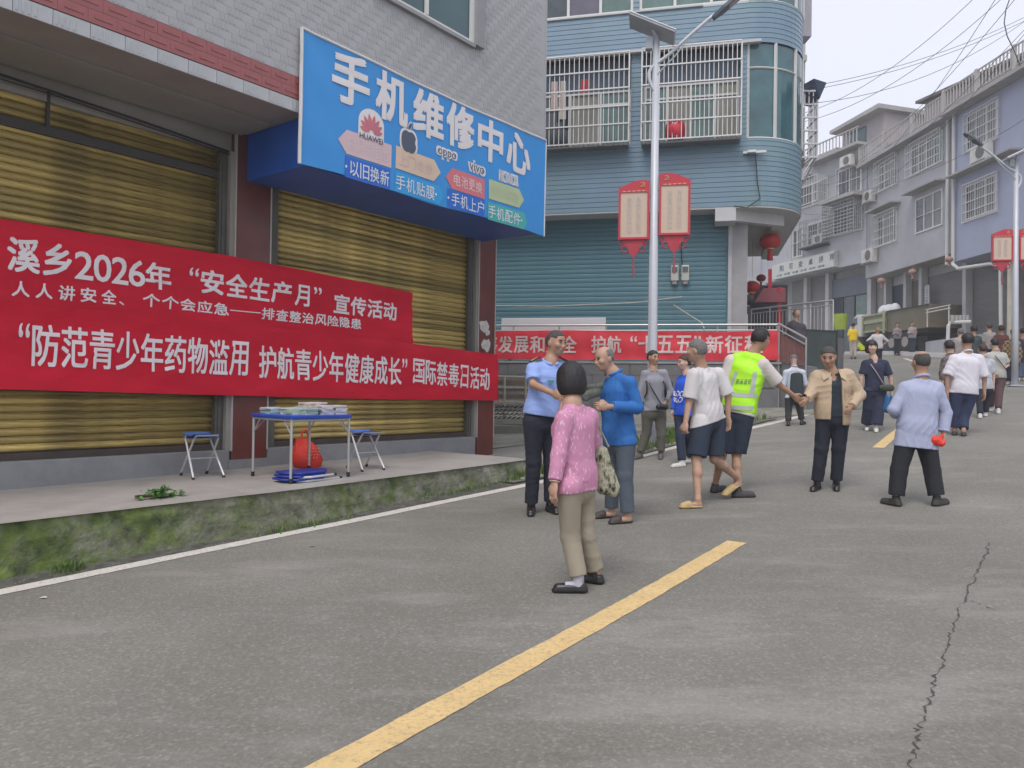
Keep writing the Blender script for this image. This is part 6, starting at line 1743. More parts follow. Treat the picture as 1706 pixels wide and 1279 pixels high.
def person(label, feet, J, face, head=None, H=1.68, skin_=SK_TAN, shirt=None, trousers=None, hair=None, shoes=None, group='people in the street',
           build_=1.0, d=None, hands=('relax', 'relax'), lift=(0, 0), detail=True, headr=1.0, h=None, facemarks=True, footd=None, name='person'):
    """feet: ((heel px, toe px) image-left foot, image-right foot). J: joints as (px, py[, depth offset]); A = image-left, B = image-right."""
    s = H / 1.70
    fp = []
    for i, (hl, to) in enumerate(feet):
        a = ground(*hl) ; b = ground(*to)
        fp.append((N3(a), N3(b)))
    if d is None: d = float(np.mean([(a[1] + b[1]) / 2 for a, b in fp]))
    fwd = unit((face[0], face[1], 0)); lat = np.array([-fwd[1], fwd[0], 0.])   # candidate lateral
    if lat[0] < 0: lat = -lat                                                   # points to image right
    hd_ = unit(head if head is not None else (face[0], face[1], 0))
    h = h or min(.034, max(.0065, d * .00105))
    def W(k, base=0.0):
        j = J[k]; return N3(at(j[0], j[1], d + base + (j[2] if len(j) > 2 else 0)))
    so = .18 * s * lat[1]; ho = .09 * s * lat[1]
    hdc = W('hd'); nk = W('nk')
    sA, sB = W('sA', -so), W('sB', so)
    eA, eB = W('eA', -so), W('eB', so)
    wA, wB = W('wA', -so), W('wB', so)
    pA, pB = W('pA', -ho), W('pB', ho)
    # feet: ankle above the heel third
    ank = []; FT_ = []
    for i, (a, b) in enumerate(fp):
        dv = b - a; dv[2] = 0
        L = np.linalg.norm(dv); dv = unit(dv) if L > .03 else fwd.copy()
        fl = .245 * s
        if footd and footd[i] is not None: dv = unit((footd[i][0], footd[i][1], 0))
        mid = (a + b) / 2; heel = mid - dv * fl / 2; toe = mid + dv * fl / 2
        zg_ = lambda q: gz(q[0], q[1]) + .004
        heel[2] = zg_(heel); toe[2] = zg_(toe)
        if lift[i]:
            heel[2] += lift[i] * 1.0; toe[2] += lift[i] * .12
        an = heel + unit(toe - heel) * .055 * s + np.array([0, 0, .085 * s])
        ank.append(an); FT_.append((heel, toe))
    aA, aB = ank
    def knee(k, p, a):
        if k in J: return W(k, 0)
        m_ = (p + a) / 2 + fwd * .02 * s; m_[2] += .02 * s; return m_
    kA, kB = knee('kA', pA, aA), knee('kB', pB, aB)
    root = (FT_[0][0] + FT_[1][0] + FT_[0][1] + FT_[1][1]) / 4; root[2] = min(FT_[0][0][2], FT_[1][0][2], FT_[0][1][2], FT_[1][1][2])
    t = thing(name, label, 'person', Vector(tuple(root)), group)
    allp = np.array([hdc, nk, sA, sB, eA, eB, wA, wB, pA, pB, kA, kB, aA, aB] + [x for f in FT_ for x in f])
    lo = allp.min(0) - .17 * s; hi = allp.max(0) + .17 * s; hi[2] = hdc[2] + .17 * s; lo[2] = root[2] - .02
    hip = (pA + pB) / 2; neck = nk; up = unit(neck - hip)
    chest = hip + (neck - hip) * .72
    def bone(m, o, nm, parent=None):
        me = m.mesh(nm, o, root); ob = link(nm, me, None, parent or t); return ob
    B = build_
    # ---------------- head frame
    hf = hd_; hs = unit(np.cross(hf, (0, 0, 1))); hu = unit(np.cross(hs, hf))
    hr = .105 * s * headr
    # ---------------- skin body
    f = Field(lo, hi, h)
    f.ell(hdc + hu * .18 * hr + (-hf) * .05 * hr, (hs, hf, hu), (.76 * hr, .92 * hr, .90 * hr), k=.01)
    f.ell(hdc - hu * .38 * hr + hf * .22 * hr, (hs, hf, hu), (.62 * hr, .66 * hr, .72 * hr), k=.03 * s)
    f.ell(hdc - hu * .82 * hr + hf * .50 * hr, (hs, hf, hu), (.28 * hr, .26 * hr, .22 * hr), k=.03 * s)     # chin
    if h < .02:
        f.cap(hdc + hu * .05 * hr + hf * .84 * hr, hdc - hu * .26 * hr + hf * 1.00 * hr, .05 * hr, .12 * hr, k=.012)
        f.ell(hdc - hu * .27 * hr + hf * .90 * hr, (hs, hf, hu), (.20 * hr, .12 * hr, .10 * hr), k=.01)
        for sg in (-1, 1):
            f.ell(hdc + hs * sg * .74 * hr - hu * .08 * hr - hf * .08 * hr, (hs, hf, hu), (.10 * hr, .20 * hr, .30 * hr), k=.006)
            f.ell(hdc + hs * sg * .42 * hr - hu * .18 * hr + hf * .62 * hr, (hs, hf, hu), (.24 * hr, .22 * hr, .22 * hr), k=.02)   # cheek
            f.ell(hdc + hs * sg * .30 * hr + hu * .10 * hr + hf * .93 * hr, (hs, hf, hu), (.17 * hr, .10 * hr, .09 * hr), sub=True)
        f.ell(hdc - hu * .52 * hr + hf * .86 * hr, (hs, hf, hu), (.26 * hr, .12 * hr, .10 * hr), k=.012)
    f.cap(nk - up * .02, hdc - hu * .45 * hr - hf * .15 * hr, .062 * s, .052 * s, k=.025)
    f.slab(hip, chest, lat, fwd, .13 * s * B, .145 * s * B, .085 * s * B, .09 * s * B)
    f.cap(sA, sB, .045 * s, .045 * s, k=.03); f.cap(chest, nk, .08 * s, .06 * s, k=.04)
    hands_ = []
    for S_, E_, W_, mode, sg in ((sA, eA, wA, hands[0], -1), (sB, eB, wB, hands[1], 1)):
        f.cap(S_, E_, .046 * s, .037 * s, k=.015); f.cap(E_, W_, .037 * s, .025 * s, k=.012)
        hd = unit(W_ - E_)
        if mode == 'none': continue
        # palm
        side = unit(np.cross(hd, fwd if abs(hd @ fwd) < .9 else np.array([0, 0, 1.]))); nrm = unit(np.cross(side, hd))
        # palm normal faces the thigh for a hanging arm
        if abs(hd[2]) > .6: side = fwd - hd * (fwd @ hd); side = unit(side); nrm = unit(np.cross(hd, side)); nrm = nrm * (-1 if (nrm @ lat) * sg > 0 else 1)
        else:
            side = unit(np.array([0, 0, 1.]) - hd * hd[2]); nrm = unit(np.cross(hd, side)); nrm = nrm if nrm @ fwd < 0 else -nrm
        pc = W_ + hd * .045 * s
        f.ell(pc, (hd, side, nrm), (.055 * s, .042 * s, .018 * s), k=.012)
        curl = {'relax': .55, 'fist': 1.5, 'flat': .15, 'hold': 1.1}[mode]
        for i, (o_, L_) in enumerate(((.030, .068), (.010, .076), (-.011, .070), (-.030, .055))):
            b0 = W_ + hd * .080 * s + side * o_ * s; d1 = unit(hd * cos(curl * .5) + nrm * sin(curl * .5)); d2 = unit(hd * cos(curl * 1.3) + nrm * sin(curl * 1.3))
            b1 = b0 + d1 * L_ * .5 * s; b2 = b1 + d2 * L_ * .5 * s
            f.cap(b0 - hd * .02 * s, b1, .0095 * s, .0088 * s, k=.005); f.cap(b1, b2, .0088 * s, .0072 * s, k=.004)
        th = W_ + hd * .025 * s + side * .030 * s; d1 = unit(hd * .75 + side * .65 + nrm * .2)
        f.cap(th, th + d1 * .035 * s, .013 * s, .011 * s, k=.008); f.cap(th + d1 * .035 * s, th + d1 * .035 * s + unit(hd + nrm * .5) * .028 * s, .0105 * s, .009 * s, k=.005)
    for P_, K_, A_, (he, to) in ((pA, kA, aA, FT_[0]), (pB, kB, aB, FT_[1])):
        f.cap(P_, K_, .072 * s * B, .050 * s, k=.03); f.cap(K_, K_ + (A_ - K_) * .35 - fwd * .012 * s, .048 * s, .050 * s, k=.02); f.cap(K_ + (A_ - K_) * .35, A_, .047 * s, .031 * s, k=.02)
        u = unit(to - he)
        f.cap(A_, he + u * .05 * s + np.array([0, 0, .035 * s]), .032 * s, .030 * s, k=.02)
        f.cap(he + u * .04 * s + np.array([0, 0, .035 * s]), to - u * .05 * s + np.array([0, 0, .024 * s]), .031 * s, .023 * s, k=.015)
        f.cap(to - u * .06 * s + np.array([0, 0, .022 * s]), to - u * .015 * s + np.array([0, 0, .015 * s]), .030 * s, .013 * s, k=.01)
    body = bone(f, skin_, 'body')
    # ---------------- face marks
    if facemarks and detail and h < .0175:
        for sg in (-1, 1):
            e = MB(); c = hdc + hs * sg * .30 * hr + hu * .085 * hr + hf * .80 * hr
            e.lathe(Vector(tuple(c - np.array([0, 0, .007]))), [(.001, 0), (.012 * s, .004 * s), (.013 * s, .008 * s), (.012 * s, .011 * s), (.001, .015 * s)], 10)
            build('eye', e, M_EYE, body)
            b0 = hdc + hs * sg * .14 * hr + hu * .27 * hr + hf * .86 * hr; b1 = hdc + hs * sg * .32 * hr + hu * .31 * hr + hf * .83 * hr; b2 = hdc + hs * sg * .48 * hr + hu * .25 * hr + hf * .74 * hr
            build('eyebrow', MB().tube([b0, b1, b2], [.0045, .0055, .003], 6), M_BROW if hair and hair[1] is not HAIR_G else HAIR_G, body)
        l0 = hdc - hu * .50 * hr + hf * .955 * hr
        build('mouth', MB().tube([l0 - hs * .22 * hr - hf * .05 * hr, l0, l0 + hs * .22 * hr - hf * .05 * hr], [.003, .006, .003], 6), M_LIP, body)
    # ---------------- trousers
    if trousers:
        T = dict(w=.020, hem=.95, flare=0, belt=.10, seat=1.0); T.update(trousers)
        g = Field(lo, hi, h)
        w = T['w'] * s
        top = hip + up * T['belt'] * s
        g.slab(hip - up * .02, top, lat, fwd, (.135 * B + .012) * s * T['seat'], (.125 * B + .008) * s, (.10 * B + .010) * s, (.09 * B + .008) * s)
        for P_, K_, A_ in ((pA, kA, aA), (pB, kB, aB)):
            end = T['hem']
            if end <= 1.0 and T.get('short'):
                E_ = P_ + (K_ - P_) * end; n_ = unit(E_ - P_)
                g.cap(P_, E_ + n_ * .03, .075 * s * B + w, .057 * s + w + T['flare'] * s, k=.03, cut=[(E_, n_)])
            else:
                E_ = K_ + (A_ - K_) * end; n_ = unit(A_ - K_)
                g.cap(P_, K_, .073 * s * B + w, .047 * s + w + T['flare'] * .5 * s, k=.035)
                g.cap(K_, E_ + n_ * .04, .047 * s + w + T['flare'] * .5 * s, .037 * s + w + T['flare'] * s, k=.02, cut=[(E_, n_)])
        g.wrinkle(T.get('wr', .0045), T.get('wf', 34), sum(map(ord, label)) % 1000)
        g.plane(top, up); TFd = g.F.copy()
        bone(g, T['m'], 'shorts' if T.get('short') else 'trousers')
    # ---------------- shirt
    if shirt:
        tuck = shirt.get('tuck')
        T = dict(w=.014, hem=.0, sleeve=.55, sw=.016, belly=1.0, collar=True, depth=1.0, hemtilt=None, nm='shirt'); T.update(shirt)
        g = Field(lo, hi, h); w = T['w'] * s
        bot = hip + up * T['hem'] * s
        d_ = T['depth']
        g.slab(bot - up * .03, hip + up * .10 * s if T['hem'] < .08 else bot + up * .06, lat, fwd, (.15 * B * T['belly']) * s + w, (.142 * B * T['belly']) * s + w, (.105 * B * T['belly'] * d_) * s + w, (.10 * B * T['belly'] * d_) * s + w, k=.04)
        g.slab(hip + up * .08 * s, chest, lat, fwd, (.138 * B * T['belly']) * s + w, (.155 * B) * s + w, (.098 * B * T['belly'] * d_) * s + w, (.098 * B) * s + w, k=.04)
        sAa = sA + unit(chest - sA) * .012 * s; sBb = sB + unit(chest - sB) * .012 * s
        g.cap(sAa, nk - up * .03 * s, .056 * s, .054 * s, k=.04); g.cap(sBb, nk - up * .03 * s, .056 * s, .054 * s, k=.04)
        g.cap(chest, nk - up * .07 * s, .10 * s, .07 * s, k=.05)
        sv = T['sleeve']; sw = T['sw'] * s
        for S_, E_, W_ in ((sAa, eA, wA), (sBb, eB, wB)):
            if sv <= 1:
                Q = S_ + (E_ - S_) * sv; n_ = unit(E_ - S_)
                g.cap(S_, Q + n_ * .03, .052 * s + sw * .7, .046 * s + sw * 1.25, k=.035, cut=[(Q, n_)])
            else:
                g.cap(S_, E_, .047 * s + sw * .7, .037 * s + sw * .9, k=.035)
                Q = E_ + (W_ - E_) * (sv - 1); n_ = unit(W_ - E_)
                g.cap(E_, Q + n_ * .02, .037 * s + sw * .9, .028 * s + sw * .8, k=.015, cut=[(Q, n_)])
        g.wrinkle(T.get('wr', .0048), T.get('wf', 42), (sum(map(ord, label)) + 7) % 1000)
        if trousers and not tuck: g.F = np.minimum(g.F, TFd - .009)
        # hem and neck opening
        hn = -up if T['hemtilt'] is None else unit(-up + np.array(T['hemtilt'], float))
        g.F = g.F  # hem cut only applies below the hips, arms may hang lower: cut by limiting to the trunk
        X, Y, Z = np.meshgrid(*[g.lo[i] + g.h * np.arange(g.n[i]) for i in range(3)], indexing='ij', sparse=True)
        below = (X - bot[0]) * hn[0] + (Y - bot[1]) * hn[1] + (Z - bot[2]) * hn[2]
        lx = np.abs((X - bot[0]) * lat[0] + (Y - bot[1]) * lat[1]); 
        core = np.sqrt((X - bot[0]) ** 2 + (Y - bot[1]) ** 2) 
        trunk = Field(lo, hi, h); trunk.F[:] = g.F
        # rebuild sleeves after the cut
        g.F = np.maximum(g.F, below.astype(np.float32))
        if sv > 1:
            for S_, E_, W_ in ((sAa, eA, wA), (sBb, eB, wB)):
                Q = E_ + (W_ - E_) * (sv - 1); n_ = unit(W_ - E_)
                g.cap(E_ + (S_ - E_) * .4, E_, .041 * s + sw * .85, .037 * s + sw * .9, k=.0); g.cap(E_, Q + n_ * .02, .037 * s + sw * .9, .028 * s + sw * .8, k=.01, cut=[(Q, n_)])
        nn_ = unit(up * .9 + fwd * T.get('vneck', .35))
        g.ell(nk + up * .052 * s + fwd * .018 * s, (lat, fwd, up), (.068 * s, .078 * s, .068 * s), sub=True)
        if T.get('vneck', 0) > .5:
            g.ell(nk - up * .01 * s + fwd * .09 * s, (lat, fwd, up), (.045 * s, .06 * s, .085 * s), sub=True)
        sh_ob = bone(g, T['m'], T['nm'])
        if T['collar'] and h < .02:
            c_ = Field(nk - .16 * s, nk + .16 * s, h)
            for k_ in range(16):
                a0 = 2 * pi * k_ / 16; a1 = 2 * pi * (k_ + 1) / 16
                q0 = nk + lat * .070 * s * cos(a0) + fwd * .076 * s * sin(a0) + up * (.006 - .030 * sin(a0)) * s
                q1 = nk + lat * .070 * s * cos(a1) + fwd * .076 * s * sin(a1) + up * (.006 - .030 * sin(a1)) * s
                if T.get('open_collar', True) and abs(((a0 + a1) / 2) - pi / 2) < .3: continue
                c_.cap(q0, q1, .014 * s, .014 * s, k=.008)
            c_.F = c_.F
            bone(c_, T.get('cm', T['m']), 'collar')
    # ---------------- hair
    if hair:
        kind, hm = hair; g = Field(hdc - 2.0 * hr - .02, hdc + 1.7 * hr, min(h, .0065)); hc_ = hdc + hu * .18 * hr - hf * .05 * hr
        if kind in ('short', 'full', 'cropped'):
            gr = {'short': 1.09, 'full': 1.17, 'cropped': 1.05}[kind]
            cut = [(hdc + hf * .60 * hr + hu * .52 * hr, unit(hf * 1.0 - hu * .75)), (hdc - hu * .45 * hr, -hu)]
            g.ell(hc_, (hs, hf, hu), (.76 * hr * gr, .92 * hr * gr, .90 * hr * gr), k=0, cut=cut)
            g.F = g.F
            # clear the face and ear zone
            X, Y, Z = np.meshgrid(*[g.lo[i] + g.h * np.arange(g.n[i]) for i in range(3)], indexing='ij', sparse=True)
            a_ = (X - hdc[0]) * hf[0] + (Y - hdc[1]) * hf[1] + (Z - hdc[2]) * hf[2]; b_ = (X - hdc[0]) * hu[0] + (Y - hdc[1]) * hu[1] + (Z - hdc[2]) * hu[2]
            m_ = np.minimum(a_ + .08 * hr + .35 * np.maximum(0, .05 * hr - b_) , .38 * hr - b_ + .10 * hr * np.sin(((X - hdc[0]) * hs[0] + (Y - hdc[1]) * hs[1]) * 90))       # in front of the ears and below the temple
            m_ = np.maximum(m_, np.minimum(a_ - .55 * hr, .62 * hr - b_))
            g.F = np.maximum(g.F, m_.astype(np.float32))
        elif kind == 'bob':
            gr = 1.2
            g.ell(hc_ + hu * .02 * hr, (hs, hf, hu), (.80 * hr * gr, .92 * hr * gr, .90 * hr * gr), k=.02)
            g.ell(hdc - hu * .45 * hr - hf * .22 * hr, (hs, hf, hu), (.98 * hr, .88 * hr, .85 * hr), k=.04, cut=[(hdc - hu * 1.02 * hr, -hu)])
            X, Y, Z = np.meshgrid(*[g.lo[i] + g.h * np.arange(g.n[i]) for i in range(3)], indexing='ij', sparse=True)
            a_ = (X - hdc[0]) * hf[0] + (Y - hdc[1]) * hf[1] + (Z - hdc[2]) * hf[2]; b_ = (X - hdc[0]) * hu[0] + (Y - hdc[1]) * hu[1] + (Z - hdc[2]) * hu[2]
            l_ = np.abs((X - hdc[0]) * hs[0] + (Y - hdc[1]) * hs[1] + (Z - hdc[2]) * hs[2])
            m_ = np.minimum(np.minimum(a_ - .35 * hr, .34 * hr - b_), .66 * hr - l_)
            g.F = np.maximum(g.F, m_.astype(np.float32))
        elif kind == 'balding':
            g.ell(hc_, (hs, hf, hu), (.79 * hr, .96 * hr, .93 * hr), k=0, cut=[(hdc - hu * .5 * hr, -hu), (hdc + hf * .1 * hr, hf)])
            g.ell(hc_ + hu * .75 * hr + hf * .22 * hr, (hs, hf, hu), (.62 * hr, .85 * hr, .62 * hr), sub=True)
        elif kind == 'receding':
            g.ell(hc_, (hs, hf, hu), (.80 * hr, .97 * hr, .95 * hr), k=0, cut=[(hdc - hu * .5 * hr, -hu), (hdc + hf * .34 * hr + hu * .6 * hr, unit(hf - hu * .25))])
            X, Y, Z = np.meshgrid(*[g.lo[i] + g.h * np.arange(g.n[i]) for i in range(3)], indexing='ij', sparse=True)
            a_ = (X - hdc[0]) * hf[0] + (Y - hdc[1]) * hf[1] + (Z - hdc[2]) * hf[2]; b_ = (X - hdc[0]) * hu[0] + (Y - hdc[1]) * hu[1] + (Z - hdc[2]) * hu[2]
            g.F = np.maximum(g.F, np.minimum(a_ + .05 * hr, .28 * hr - b_).astype(np.float32))
        g.wrinkle(.0042 if kind in ('bob', 'full') else .0018, 105, 11, el=.12)
        bone(g, hm, 'hair')
    # ---------------- shoes
    if shoes:
        kind, sm_ = shoes
        for he, to in FT_:
            u = unit(to - he); g = Field(np.minimum(he, to) - .1, np.maximum(he, to) + .16, min(h, .011)); z = np.array([0, 0, 1.])
            dn = min(he[2], to[2])
            if kind == 'slipper':
                g.cap(he + u * .035 * s + z * .012, to - u * .035 * s + z * .012, .034 * s, .042 * s, k=.01, flat=(z, .38))
                g.cap(he + u * .15 * s + z * .035 * s, to - u * .04 * s + z * .022 * s, .040 * s, .036 * s, k=.01)
            else:
                g.cap(he + u * .035 * s + z * .034 * s, to - u * .045 * s + z * .026 * s, .040 * s, .036 * s, k=.012)
                g.cap(he + u * .03 * s + z * .015 * s, to - u * .03 * s + z * .012 * s, .042 * s, .034 * s, k=.012, flat=(z, .5))
                if kind == 'high': g.cap(he + u * .055 * s + z * .03 * s, he + u * .055 * s + z * .085 * s, .042 * s, .040 * s, k=.015)
                if kind == 'low':      # open top flats
                    g.ell(he + u * .11 * s + z * .075 * s, (u, np.cross(z, u), z), (.085 * s, .026 * s, .040 * s), sub=True)
            if not any(lift): g.plane(np.array([0, 0, dn - .003]), -z)
            me = g.mesh('shoe', sm_, root); link('slipper' if kind == 'slipper' else 'shoe', me, None, t)
    t['_k'] = 0; del t['_k']
    return dict(t=t, root=root, hdc=hdc, hr=hr, hf=hf, hs=hs, hu=hu, nk=nk, sA=sA, sB=sB, eA=eA, eB=eB, wA=wA, wB=wB, pA=pA, pB=pB, kA=kA, kB=kB, aA=aA, aB=aB,
                lat=lat, fwd=fwd, up=up, hip=hip, chest=chest, s=s, d=d, h=h, FT=FT_)

def addmesh(P, name, mb, m, smooth=True, bevel=0, label=None):
    return build(name, mb, m, P['t'], smooth=smooth, bevel=bevel, label=label)
V = lambda a: Vector((float(a[0]), float(a[1]), float(a[2])))
# ------------------------------------------------------------------ the cast
LB = cloth('light_blue_uniform', (.27, .38, .72), var=.06)
NV = cloth('navy_cloth', (.016, .019, .032), var=.2)
# A uniformed man
P = person('man in light blue uniform shirt and navy trousers beside the pink woman', (((886, 850), (883, 865)), ((917, 846), (926, 863))),
    dict(hd=(926, 571), nk=(917, 603), sA=(887, 614), sB=(943, 614), eA=(888, 640, -.10), wA=(921, 655, -.32), eB=(944, 655, -.04), wB=(931, 700, -.25), pA=(889, 702), pB=(916, 703)),
    face=(.45, -.9), head=(.70, -.68, -.12), H=1.76, skin_=SK_TAN, headr=1.04,
    shirt=dict(m=LB, tuck=True, hem=.06, sleeve=.78, sw=.022, w=.018, belly=1.08, wr=.005), trousers=dict(m=NV, w=.026, hem=.97, belt=.12), hair=('cropped', HAIR_SG), shoes=('high', SHOE_B), hands=('relax', 'relax'), build_=1.08,
    footd=((-.05, -1), (.4, -1)))
M_EPA = mat('epaulette_dark', (.02, .025, .05), rough=.6); M_EGO = mat('epaulette_gold', (.55, .38, .06), rough=.5)
for k in ('sA', 'sB'):
    c = V(P[k]) + Vector((0, 0, .072)); i_ = (V(P['nk']) - V(P[k])).normalized(); q = Vector(tuple(P['fwd'])) * .024
    a = c - i_ * .03; b = c + i_ * .085 + Vector((0, 0, .012))
    e = addmesh(P, 'epaulette', MB().prism([a - q, a + q, b + q * .7, b - q * .7], (0, 0, .01)), M_EPA, smooth=False)
    a2 = a + i_ * .015 + Vector((0, 0, .0105)); b2 = b - i_ * .03 + Vector((0, 0, .0105)); build('epaulette_badge', MB().prism([a2 - q * .6, a2 + q * .6, b2 + q * .4, b2 - q * .4], (0, 0, .003)), M_EGO, e)
fr_ = lambda P, x, z, dd: V(P['hip'] + P['up'] * z + P['lat'] * x + P['fwd'] * dd)
ch = fr_(P, -.05, .40, .150); addmesh(P, 'chest_badge', MB().prism([ch + V(P['lat']) * x + Vector((0, 0, z)) for x, z in ((-.035, .012), (.035, .012), (.03, -.012), (0, -.022), (-.03, -.012))], V(P['fwd']) * .006), mat('badge_teal', (.08, .25, .25), rough=.4), smooth=False)
addmesh(P, 'belt', MB().tube([V(P['hip'] + P['up'] * .075 + P['lat'] * .152 * cos(a) * 1.08 + P['fwd'] * .118 * sin(a) * 1.08) for a in np.linspace(0, 2 * pi, 33)], .014, 6), SHOE_B)

# B woman in pink
m = cloth('pink_patterned_blouse', (.52, .23, .36), var=.08)
N, L, b = nodes_of(m); base = b.inputs['Base Color'].links[0].from_socket
tc = N.new('ShaderNodeTexCoord'); mp = N.new('ShaderNodeMapping'); mp.inputs['Scale'].default_value = (60, 60, 20); mp.inputs['Rotation'].default_value = (.25, .15, .3)
L.new(tc.outputs['Object'], mp.inputs['Vector'])
vo = N.new('ShaderNodeTexVoronoi'); vo.inputs['Scale'].default_value = 1.0; vo.inputs['Randomness'].default_value = 1.0; L.new(mp.outputs[0], vo.inputs['Vector'])
r = N.new('ShaderNodeValToRGB'); r.color_ramp.elements[0].position = .22; r.color_ramp.elements[0].color = (.8, .8, .8, 1); r.color_ramp.elements[1].position = .32; r.color_ramp.elements[1].color = (0, 0, 0, 1)
L.new(vo.outputs['Distance'], r.inputs['Fac'])
n4 = N.new('ShaderNodeTexNoise'); n4.inputs['Scale'].default_value = 9; L.new(tc.outputs['Object'], n4.inputs['Vector'])
r4 = N.new('ShaderNodeValToRGB'); r4.color_ramp.elements[0].position = .36; r4.color_ramp.elements[1].position = .50; L.new(n4.outputs['Fac'], r4.inputs['Fac'])
mu = N.new('ShaderNodeMath'); mu.operation = 'MULTIPLY'; L.new(r.outputs['Color'], mu.inputs[0]); L.new(r4.outputs['Color'], mu.inputs[1])
mx = N.new('ShaderNodeMix'); mx.data_type = 'RGBA'; L.new(mu.outputs[0], mx.inputs['Factor']); L.new(base, mx.inputs['A']); mx.inputs['B'].default_value = (.72, .50, .60, 1)
L.new(mx.outputs['Result'], b.inputs['Base Color']); PINK = m
KH = cloth('khaki_trousers', (.30, .265, .20), var=.06)
P = person('woman in pink patterned blouse and khaki trousers seen from behind with a camouflage tote', (((976, 989), (921, 985)), ((990, 974), (968, 966))),
    dict(hd=(951, 633, .04), nk=(953, 672), sA=(939, 697, -.02), sB=(983, 692), eA=(931, 757, -.06), wA=(924, 803, -.10), eB=(990, 748, .10), wB=(984, 752, .30), pA=(948, 812, -.06), pB=(971, 812, .06), kA=(950, 893, -.06), kB=(975, 890, .06)),
    face=(-.55, .83), head=(-.25, .95, -.1), H=1.56, skin_=SK_OLD, headr=1.06, hands=('relax', 'hold'),
    shirt=dict(m=PINK, hem=-.02, sleeve=1.92, sw=.022, w=.020, belly=1.0, collar=False, wr=.0055, hemtilt=(0, 0, 0)), trousers=dict(m=KH, w=.022, hem=.93, belt=.1, flare=.006), hair=('bob', HAIR_B), shoes=('low', SHOE_B), footd=((-1, .05), (-.9, .5)), build_=.98)
for he, to in P['FT']:
    u = unit(to - he); z = np.array([0, 0, 1.])
    g = Field(he - .12, he + .25, .008); g.cap(he + u * .055 + z * .05, he + u * .055 + z * .13, .036, .037, k=.01); g.cap(he + u * .05 + z * .045, he + u * .14 + z * .040, .030, .025, k=.01)
    link('sock', g.mesh('sock', SOCK if he is P['FT'][0][0] else mat('dark_sock', (.06, .055, .05), rough=.9), P['root']), None, P['t'])
wv = V(P['wA']); ad = (V(P['wA']) - V(P['eA'])).normalized(); x_ = ad.orthogonal().normalized(); y_ = ad.cross(x_)
addmesh(P, 'bracelet', MB().tube([wv - ad * .005 + (x_ * cos(a) + y_ * sin(a)) * .031 for a in np.linspace(0, 2 * pi, 17)], .005, 5), mat('bracelet_red_white', (.6, .42, .38), rough=.4))
# camouflage tote hanging from her right shoulder
CAMO = mat('camouflage_cloth', (.20, .20, .14), rough=.85, var=.1)
N, L, b = nodes_of(CAMO); tc = N.new('ShaderNodeTexCoord'); mp = N.new('ShaderNodeMapping'); mp.inputs['Scale'].default_value = (1, 1, .6); L.new(tc.outputs['Object'], mp.inputs['Vector'])
n = N.new('ShaderNodeTexNoise'); n.inputs['Scale'].default_value = 26; n.inputs['Detail'].default_value = 5; L.new(mp.outputs[0], n.inputs['Vector'])
r = N.new('ShaderNodeValToRGB'); r.color_ramp.interpolation = 'CONSTANT'; r.color_ramp.elements[0].color = (.035, .035, .028, 1); r.color_ramp.elements[1].position = .42; r.color_ramp.elements[1].color = (.20, .20, .13, 1)
e_ = r.color_ramp.elements.new(.50); e_.color = (.36, .35, .26, 1); e_ = r.color_ramp.elements.new(.60); e_.color = (.27, .26, .19, 1)
L.new(n.outputs['Fac'], r.inputs['Fac']); L.new(r.outputs['Color'], b.inputs['Base Color'])
dB = P['d'] + .14
c_ = at(1011, 836, dB); tg = thing('camouflage_tote', 'camouflage cloth tote bag hanging from the pink woman’s shoulder', 'bag', c_)
g = Field(N3(at(985, 850, dB)) - .1, N3(at(1045, 730, dB)) + .1, .007)
outline = [((1000, 752), (1022, 820), .030, .035), ((995, 760), (1002, 815), .028, .034), ((1003, 750), (1010, 815), .024, .036), ((1008, 752), (1027, 812), .018, .028)]
for a, b2, ra, rb_2 in outline: g.cap(N3(at(*a, dB)), N3(at(*b2, dB)), ra, rb_2, k=.03)
g.wrinkle(.004, 45, 3)
link('bag_body', g.mesh('bag_body', CAMO, np.array(c_)), None, tg)
build('strap', MB().tube([at(996, 744, dB), V(P['sB']) + Vector((.0, 0, .068)) + Vector((-.012, -.02, 0)), at(1014, 744, dB + .03)], .0065, 6), mat('strap_beige', (.36, .34, .24), rough=.8), tg)

# C old man in blue
BL = cloth('royal_blue_shirt', (.022, .13, .40), var=.10)
GYT = cloth('slate_trousers', (.075, .095, .12), var=.12)
P = person('old man in royal blue shirt and slate trousers holding a camouflage hat', (((1024, 858), (992, 868)), ((1052, 868), (1016, 876))),
    dict(hd=(1007, 597, -.02), nk=(1022, 621), sA=(1017, 637, .02), sB=(1051, 637), eA=(1010, 676, .05), wA=(1002, 678, -.05), eB=(1062, 679, 0), wB=(1013, 677, -.15), pA=(1023, 735), pB=(1042, 736)),
    face=(-.85, -.52), head=(-.88, -.42, -.22), H=1.66, skin_=SK_OLD, headr=1.0, hands=('hold', 'hold'),
    shirt=dict(m=BL, hem=-.03, sleeve=1.85, sw=.024, w=.024, belly=1.02, wr=.006), trousers=dict(m=GYT, w=.03, hem=.97, belt=.08), hair=('balding', HAIR_G), shoes=('slipper', SANDAL), footd=((-1, -.25), (-1, -.25)), build_=1.0)
hp = at(981, 651, P['d'] - .12)
hat = thing('camouflage_hat', 'folded camouflage hat held in the old man’s hands', 'hat', hp)
g = Field(N3(hp) - .17, N3(hp) + .17, .008); g.cap(N3(at(976, 660, P['d'] - .12)), N3(at(994, 652, P['d'] - .12)), .045, .05, k=.02, flat=((0, 1, 0), .45)); g.cap(N3(at(978, 645, P['d'] - .12)), N3(at(1001, 642, P['d'] - .12)), .02, .03, k=.02); g.wrinkle(.004, 50, 9)
